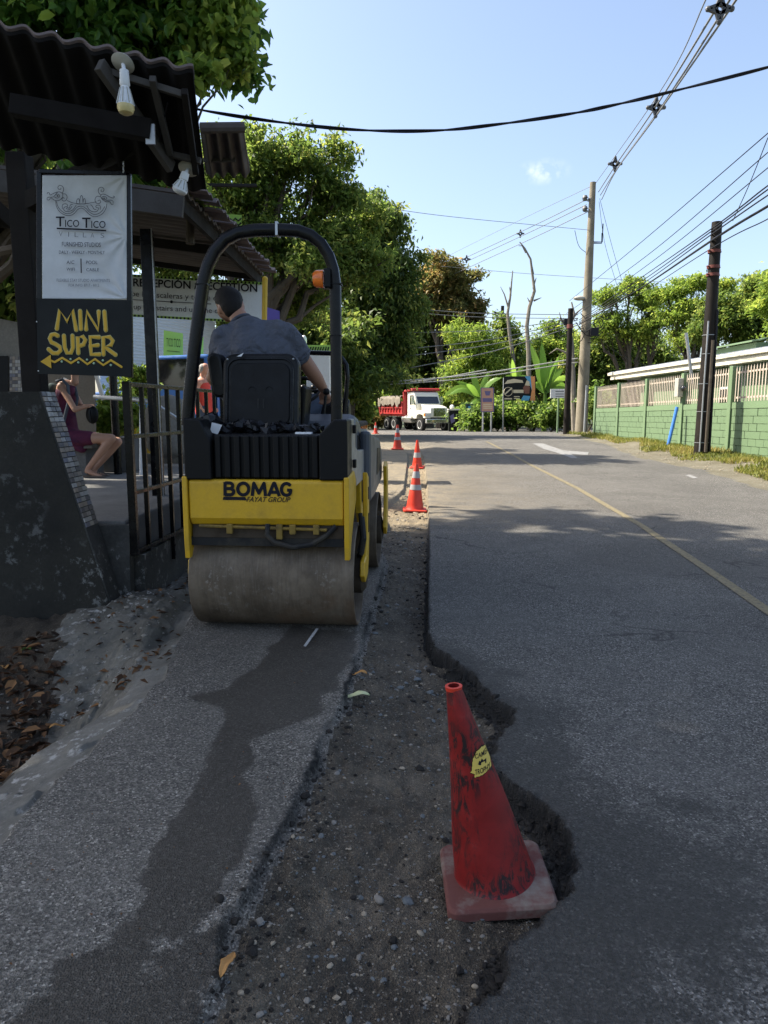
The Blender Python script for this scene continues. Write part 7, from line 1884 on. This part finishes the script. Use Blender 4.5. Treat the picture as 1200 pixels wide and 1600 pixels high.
cml = [(743, 1179), (745, 1174), (747, 1176), (749, 1172), (752, 1176), (757, 1175), (757, 1181), (755, 1181), (755, 1178), (748, 1178), (748, 1181), (746, 1181)]
part('emblem', MB().add([on_cone(a, b, .0034) for a, b in cml], [tuple(range(len(cml)))]), 'ink_black', cone, local=True)
mb = MB(); mb.lathe([(.0275, CH-.012), (.029, CH+.001), (.019, CH+.002)], 32, Mc @ Matrix.Translation((SHX*(CH-.04), .01*math.sin(CH*6), 0))); part('rim', mb, 'cone_orange', cone, local=True, smooth=True)
def far_cone(label, px, py, h, bands, tiltx=0., mt='cone_orange', two=False, dz=0.):
    g_ = G(px, py, dz); g_.z = float(tz(g_.x, g_.y))
    t = empty('traffic_cone', g_, R(20*px % 90), label, 'traffic cone', 'traffic cones'); s_ = h/.71
    M = Matrix.Translation((0, 0, .014)) @ Matrix.Rotation(tiltx, 4, 'Y')
    part('base', rr_plate(MB(), .36*s_, .03, .05*s_, M), mt, t, local=True)
    rb, rt = .13*s_, .026*s_
    prof = [(rb+.012, .028), (rb, .05)] + [(rb+(rt-rb)*k/12, .05+(h-.05)*k/12) for k in range(1, 13)] + [(rt*.7, h), (rt*.7, h-.03)]
    if two: prof = [(rb+.012, .028), (rb, .05), (rb*.62, h*.55), (rb*.5, h*.56), (rt+.012, h*.97), (rt, h), (0, h)]
    part('body', MB().lathe(prof, 32, M), mt, t, local=True, smooth=True)
    for z0, z1 in bands:
        r0 = rb+(rt-rb)*(z0*h-.05)/(h-.05); r1 = rb+(rt-rb)*(z1*h-.05)/(h-.05)
        part('reflective_band', MB().lathe([(r0+.004, z0*h), (r1+.004, z1*h)], 32, M), 'reflective', t, local=True, smooth=True)
    return t
far_cone('bright orange cone with two silver bands, second nearest in the trench', 648, 797, .74, [(.45, .56), (.70, .84)], R(2), dz=-.06)
far_cone('orange cone with a scuffed pale band just beyond the bright one', 652, 731, .70, [(.38, .56)], R(-3), dz=-.06)
far_cone('orange cone with yellowed bands in the far road patch', 621, 701, .84, [(.38, .50), (.68, .86)], 0, dz=-.04)
far_cone('small distant cone beside the dump truck wheels', 587, 678, .62, [(.5, .7)], 0)

# ================================================================== DUMP TRUCK
TD = 56.0
tk_g = G(660, 675); tk_g = Vector((P(650, 675, TD).x, TD, float(tz(P(650, 675, TD).x, TD))))
hdg = math.atan2(-.90, .43)
tr = empty('dump_truck', tk_g, hdg, 'white cab dump truck with a red bed and tarp parked across the bend', 'dump truck')
def tp(name, mb, mt, parent=tr, **kw): return part(name, mb, mt, parent, local=True, **kw)
XZp = lambda a, b, t: Vector((a, t, b))
mb = MB().box(-3.9, 3.3, -.45, .45, .75, 1.0); tp('chassis', mb, 'black_plastic')
def wheel(x_, y_, s_, dual=False):
    M = Matrix.Translation((x_, y_, .52)) @ Matrix.Rotation(PI/2, 4, 'X')
    w_ = .28 if dual else .16
    w = tp('wheel', MB().lathe([(0, -w_), (.30, -w_), (.48, -w_), (.52, -w_+.06), (.52, w_-.06), (.48, w_), (.30, w_), (0, w_)], 28, M), 'tyre', smooth=True)
    sg_ = w_+.005
    tp('rim', MB().lathe([(0, sg_-.06), (.12, sg_-.02), (.2, sg_-.06), (.28, sg_), (.31, sg_), (.31, -sg_), (.28, -sg_), (.2, -sg_+.06), (.12, -sg_+.02), (0, -sg_+.06)], 24, M), 'rim_metal', w, smooth=True)
for s_ in (-1, 1):
    wheel(2.75, s_*1.02, s_); wheel(-1.6, s_*.92, s_, True); wheel(-2.9, s_*.92, s_, True)
# cab
cabp = [(.55, .95), (.55, 2.75), (.70, 2.95), (1.45, 2.98), (1.62, 2.9), (2.02, 2.05), (2.02, .95)]
mb = MB().prism(cabp, XZp, -1.05, 1.05); cab = tp('cab', mb, 'truck_white', bevel=.05)
hood = [(2.03, 1.05), (2.03, 2.02), (3.0, 1.92), (3.55, 1.80), (3.62, 1.70), (3.62, 1.05), (3.28, 1.05), (3.2, 1.25), (2.75, 1.32), (2.3, 1.25), (2.22, 1.05)]
mb = MB().prism(hood, XZp, -.72, .72); hd_ = tp('hood', mb, 'truck_white', bevel=.05)
for s_ in (-1, 1):
    fen = [(2.05, 1.05), (2.1, 1.35), (2.35, 1.55), (3.2, 1.55), (3.58, 1.42), (3.62, 1.0), (3.32, 1.0), (3.22, 1.22), (2.75, 1.3), (2.3, 1.22), (2.2, 1.0)]
    y0, y1 = (.72, 1.18) if s_ > 0 else (-1.18, -.72)
    mb = MB().prism(fen, XZp, y0, y1); tp('fender', mb, 'truck_white', bevel=.04)
    mb = MB().box(3.605, 3.64, (.76 if s_ > 0 else -1.08), (1.08 if s_ > 0 else -.76), 1.15, 1.36); tp('headlight', mb, 'lamp_glass', bevel=.02)
    mb = MB().box(3.4, 3.615, s_*1.19-.02, s_*1.19+.02, 1.15, 1.36); tp('indicator', mb, 'beacon_amber')
    mb = MB().prism([(.95, 2.0), (1.85, 2.0), (1.55, 2.72), (.95, 2.72)], XZp, s_*1.052, s_*1.06); tp('side_window', mb, 'dark_glass', cab)
    mb = MB().prism([(.85, 1.1), (1.95, 1.1), (1.95, 1.94), (.85, 1.94)], XZp, s_*1.052, s_*1.062); dr = tp('door', mb, 'truck_white', cab, bevel=.004)
    mb = MB().box(.95, 1.15, s_*1.075-.015, s_*1.075+.015, 1.72, 1.77); tp('handle', mb, 'black_plastic', dr)
    mb = MB().box(1.75, 1.85, s_*1.25-.10, s_*1.25+.10, 2.0, 2.6); tp('mirror', mb, 'chrome', bevel=.02)
    mb = MB().tube([(1.8, s_*1.05, 2.5), (1.8, s_*1.25, 2.5)], .02, 6); tp('mirror_arm', mb, 'chrome')
    mb = MB().tube([(-.1, s_*.95, .92), (1.4, s_*.95, .92)], .30, 20); tp('fuel_tank', mb, 'chrome', smooth=True)
    mb = MB().box(.6, 1.5, s_*1.05-.12, s_*1.05+.12, .98, 1.03); tp('step', mb, 'galvanised')
mb = MB().prism([(1.58, 2.86), (1.98, 2.08), (2.02, 2.09), (1.62, 2.88)], XZp, -.92, .92); tp('windscreen', mb, 'dark_glass', cab)
mb = MB().box(3.60, 3.645, -.50, .50, 1.12, 1.74); gr = tp('grille', mb, 'chrome', bevel=.015)
for k in range(7): m2 = MB().box(3.646, 3.66, -.46, .46, 1.17+k*.08, 1.21+k*.08); tp('slat', m2, 'black_plastic', gr)
mb = MB().box(3.62, 3.80, -1.18, 1.18, .62, .95); bmp_ = tp('bumper', mb, 'chrome', bevel=.05)
for y_ in (-.6, .6): m2 = MB().lathe([(0, 0), (.09, 0), (.09, .03), (0, .04)], 16, Matrix.Translation((3.80, y_, .8)) @ Matrix.Rotation(PI/2, 4, 'Y')); tp('fog_lamp', m2, 'bulb_amber', bmp_, smooth=True)
mb = MB().tube([(.35, -.9, 1.0), (.35, -.9, 3.1)], .07, 12); tp('exhaust', mb, 'chrome', smooth=True)
# bed
mb = MB().box(-4.1, .2, -1.2, 1.2, 1.12, 1.3); bed = tp('bed_floor', mb, 'truck_red')
for s_ in (-1, 1):
    mb = MB().box(-4.1, .2, s_*1.2-.04, s_*1.2+.04, 1.3, 2.25); sd_ = tp('bed_side', mb, 'truck_red', bed)
    for z_, h_ in ((2.18, .14), (1.78, .08), (1.34, .12)): m2 = MB().box(-4.1, .2, s_*1.29-.05, s_*1.29+.05, z_-h_/2, z_+h_/2); tp('rail', m2, 'truck_red', bed)
    for k in range(9):
        x_ = -4.0+k*.51; m2 = MB().box(x_-.05, x_+.05, s_*1.28-.04, s_*1.28+.04, 1.40, 1.74); tp('rib', m2, 'truck_red', bed)
        m2 = MB().box(x_-.05, x_+.05, s_*1.28-.04, s_*1.28+.04, 1.82, 2.11); tp('rib', m2, 'truck_red', bed)
mb = MB().box(.12, .22, -1.24, 1.24, 1.12, 3.0); tp('headboard', mb, 'truck_red', bed)
mb = MB().prism([(.22, 2.98), (.22, 3.12), (1.5, 3.25), (1.62, 3.18), (1.62, 3.05), (.5, 3.0)], XZp, -1.2, 1.2); tp('cab_guard', mb, 'truck_red', bed, bevel=.02)
mb = MB().box(-4.18, -4.08, -1.2, 1.2, 1.15, 2.2); tp('tailgate', mb, 'truck_red', bed)
trg2 = np.random.default_rng(4)
def tarpf(u, v):
    x_ = -4.05+4.1*u; s_ = v*2-1
    y_ = 1.43*max(-1, min(1, s_*1.35)); edge_ = max(0, abs(s_)-.72)/.28
    z_ = 2.52+.16*math.cos(s_*1.4) - edge_*(.58+.10*math.sin(u*31)) + .05*math.sin(u*23+s_*3)
    return Vector((x_, y_+.03*math.sin(u*40)*edge_*math.copysign(1, s_), z_))
mb = MB(); mb.slab(tarpf, 60, 30, (0, 0, .03)); tp('tarp', mb, 'tarp', bed, smooth=True, angle=180)
for s_ in (-1, 1):
    mb = MB().box(-3.6, -1.0, s_*1.0-.1, s_*1.0+.1, 1.055, 1.085); tp('mud_guard', mb, 'black_plastic')

# ================================================================== LEAVES ON THE GROUND
def leaf_shape(name, label, px, py, ln, wd, rot, mt, dz=-.06, curl=.25):
    g_ = G(px, py, dz); zz_ = float(tz(g_.x, g_.y)); mb = MB()
    def fn(u, v):
        s_ = (u-.5)*2; w_ = wd*math.sin(min(1, max(0, v*.97+.015))*PI)**.6*(1+.12*math.sin(v*17))
        x_ = s_*w_/2; y_ = (v-.5)*ln; z_ = .014+abs(s_)*curl*wd*.5+.012*math.sin(v*5)
        c_, q = math.cos(rot), math.sin(rot); X_, Y_ = x_*c_-y_*q, x_*q+y_*c_
        return Vector((g_.x+X_, g_.y+Y_, zz_+.012+z_))
    mb.slab(fn, 8, 18, (0, 0, .002)); return thing(name, mb, mt, label, 'leaf', smooth=True, angle=180)
leaf_shape('fallen_leaf', 'long dry orange leaf lying at the lane edge near the bottom', 356, 1516, .105, .032, R(-8), 'dry_leaf', -.03)
leaf_shape('fallen_leaf', 'pale green curved leaf in the trench beside the stones', 558, 1094, .14, .055, R(88), 'pale_leaf')
leaf_shape('fallen_leaf', 'small brown leaf just above the pale green leaf', 562, 1066, .09, .045, R(75), 'dry_leaf')
leaf_shape('fallen_leaf', 'brown leaf caught on the lower gate bars', 249, 821, .05, .03, R(60), 'dry_leaf', .40)
leaf_shape('fallen_leaf', 'pale tan leaf on the slope left of the gutter', 86, 1087, .09, .035, R(-50), 'dry_leaf', -.15)
leaf_shape('fallen_leaf', 'reddish leaf at the far left in the ditch', 8, 1037, .10, .06, R(30), 'dry_leaf', -.2)
rg = np.random.default_rng(31)
x, y = scatter(900, 2.6, 5.0, [5], -2.9, -1.2); n = len(x)
Cn = np.stack([x, y, tz(x, y)+rg.uniform(.004, .05, n)], -1); D = rand_dirs(n, rg); D[:, 2] *= .3; U = rand_dirs(n, rg)*.5; U[:, 2] += 1
ln = rg.uniform(.04, .12, n); V, Fq = leaf_quads(Cn, D, U, ln, ln*rg.uniform(.35, .6, n), .22, True)
o = bpy.data.objects.new('leaf_litter', np_mesh('leaf_litter', V, Fq, 'litter', np.repeat(rg.random(n)**1.8, 6))); C.objects.link(o); tag(o, 'brown dead leaves filling the ditch below the mossy wall', 'leaves', kind='stuff')
x, y = scatter(220, 4.0, 9, [5, 3, 8], -2.2, -1.3); n = len(x)
Cn = np.stack([x, y, tz(x, y)+rg.uniform(.004, .02, n)], -1); D = rand_dirs(n, rg); D[:, 2] *= .2; U = rand_dirs(n, rg)*.4; U[:, 2] += 1
ln = rg.uniform(.03, .09, n); V, Fq = leaf_quads(Cn, D, U, ln, ln*.45)
o = bpy.data.objects.new('leaf_litter', np_mesh('leaf_litter', V, Fq, 'litter', np.repeat(rg.random(n), 4))); C.objects.link(o); tag(o, 'dead leaves and twigs along the foot of the gate', 'leaves', kind='stuff')
# tiny yellow bits on the lane
rg = np.random.default_rng(33); x, y = scatter(90, 1.4, 6, [2], -1.6, .3); n = len(x)
Cn = np.stack([x, y, tz(x, y)+.004], -1); D = rand_dirs(n, rg); D[:, 2] *= .1; U = rand_dirs(n, rg)*.2; U[:, 2] += 1
ln = rg.uniform(.006, .016, n); V, Fq = leaf_quads(Cn, D, U, ln, ln*.6)
o = bpy.data.objects.new('leaf_bits', np_mesh('leaf_bits', V, Fq, 'litter', np.repeat(.6+.4*rg.random(n), 4))); C.objects.link(o); tag(o, 'tiny yellow leaf bits scattered on the patched lane', 'leaves', kind='stuff')
leaf_shape('green_leaf', 'fresh green leaf lying in the ditch at the left edge', 42, 1030, .085, .05, R(70), 'fresh_leaf', -.2)
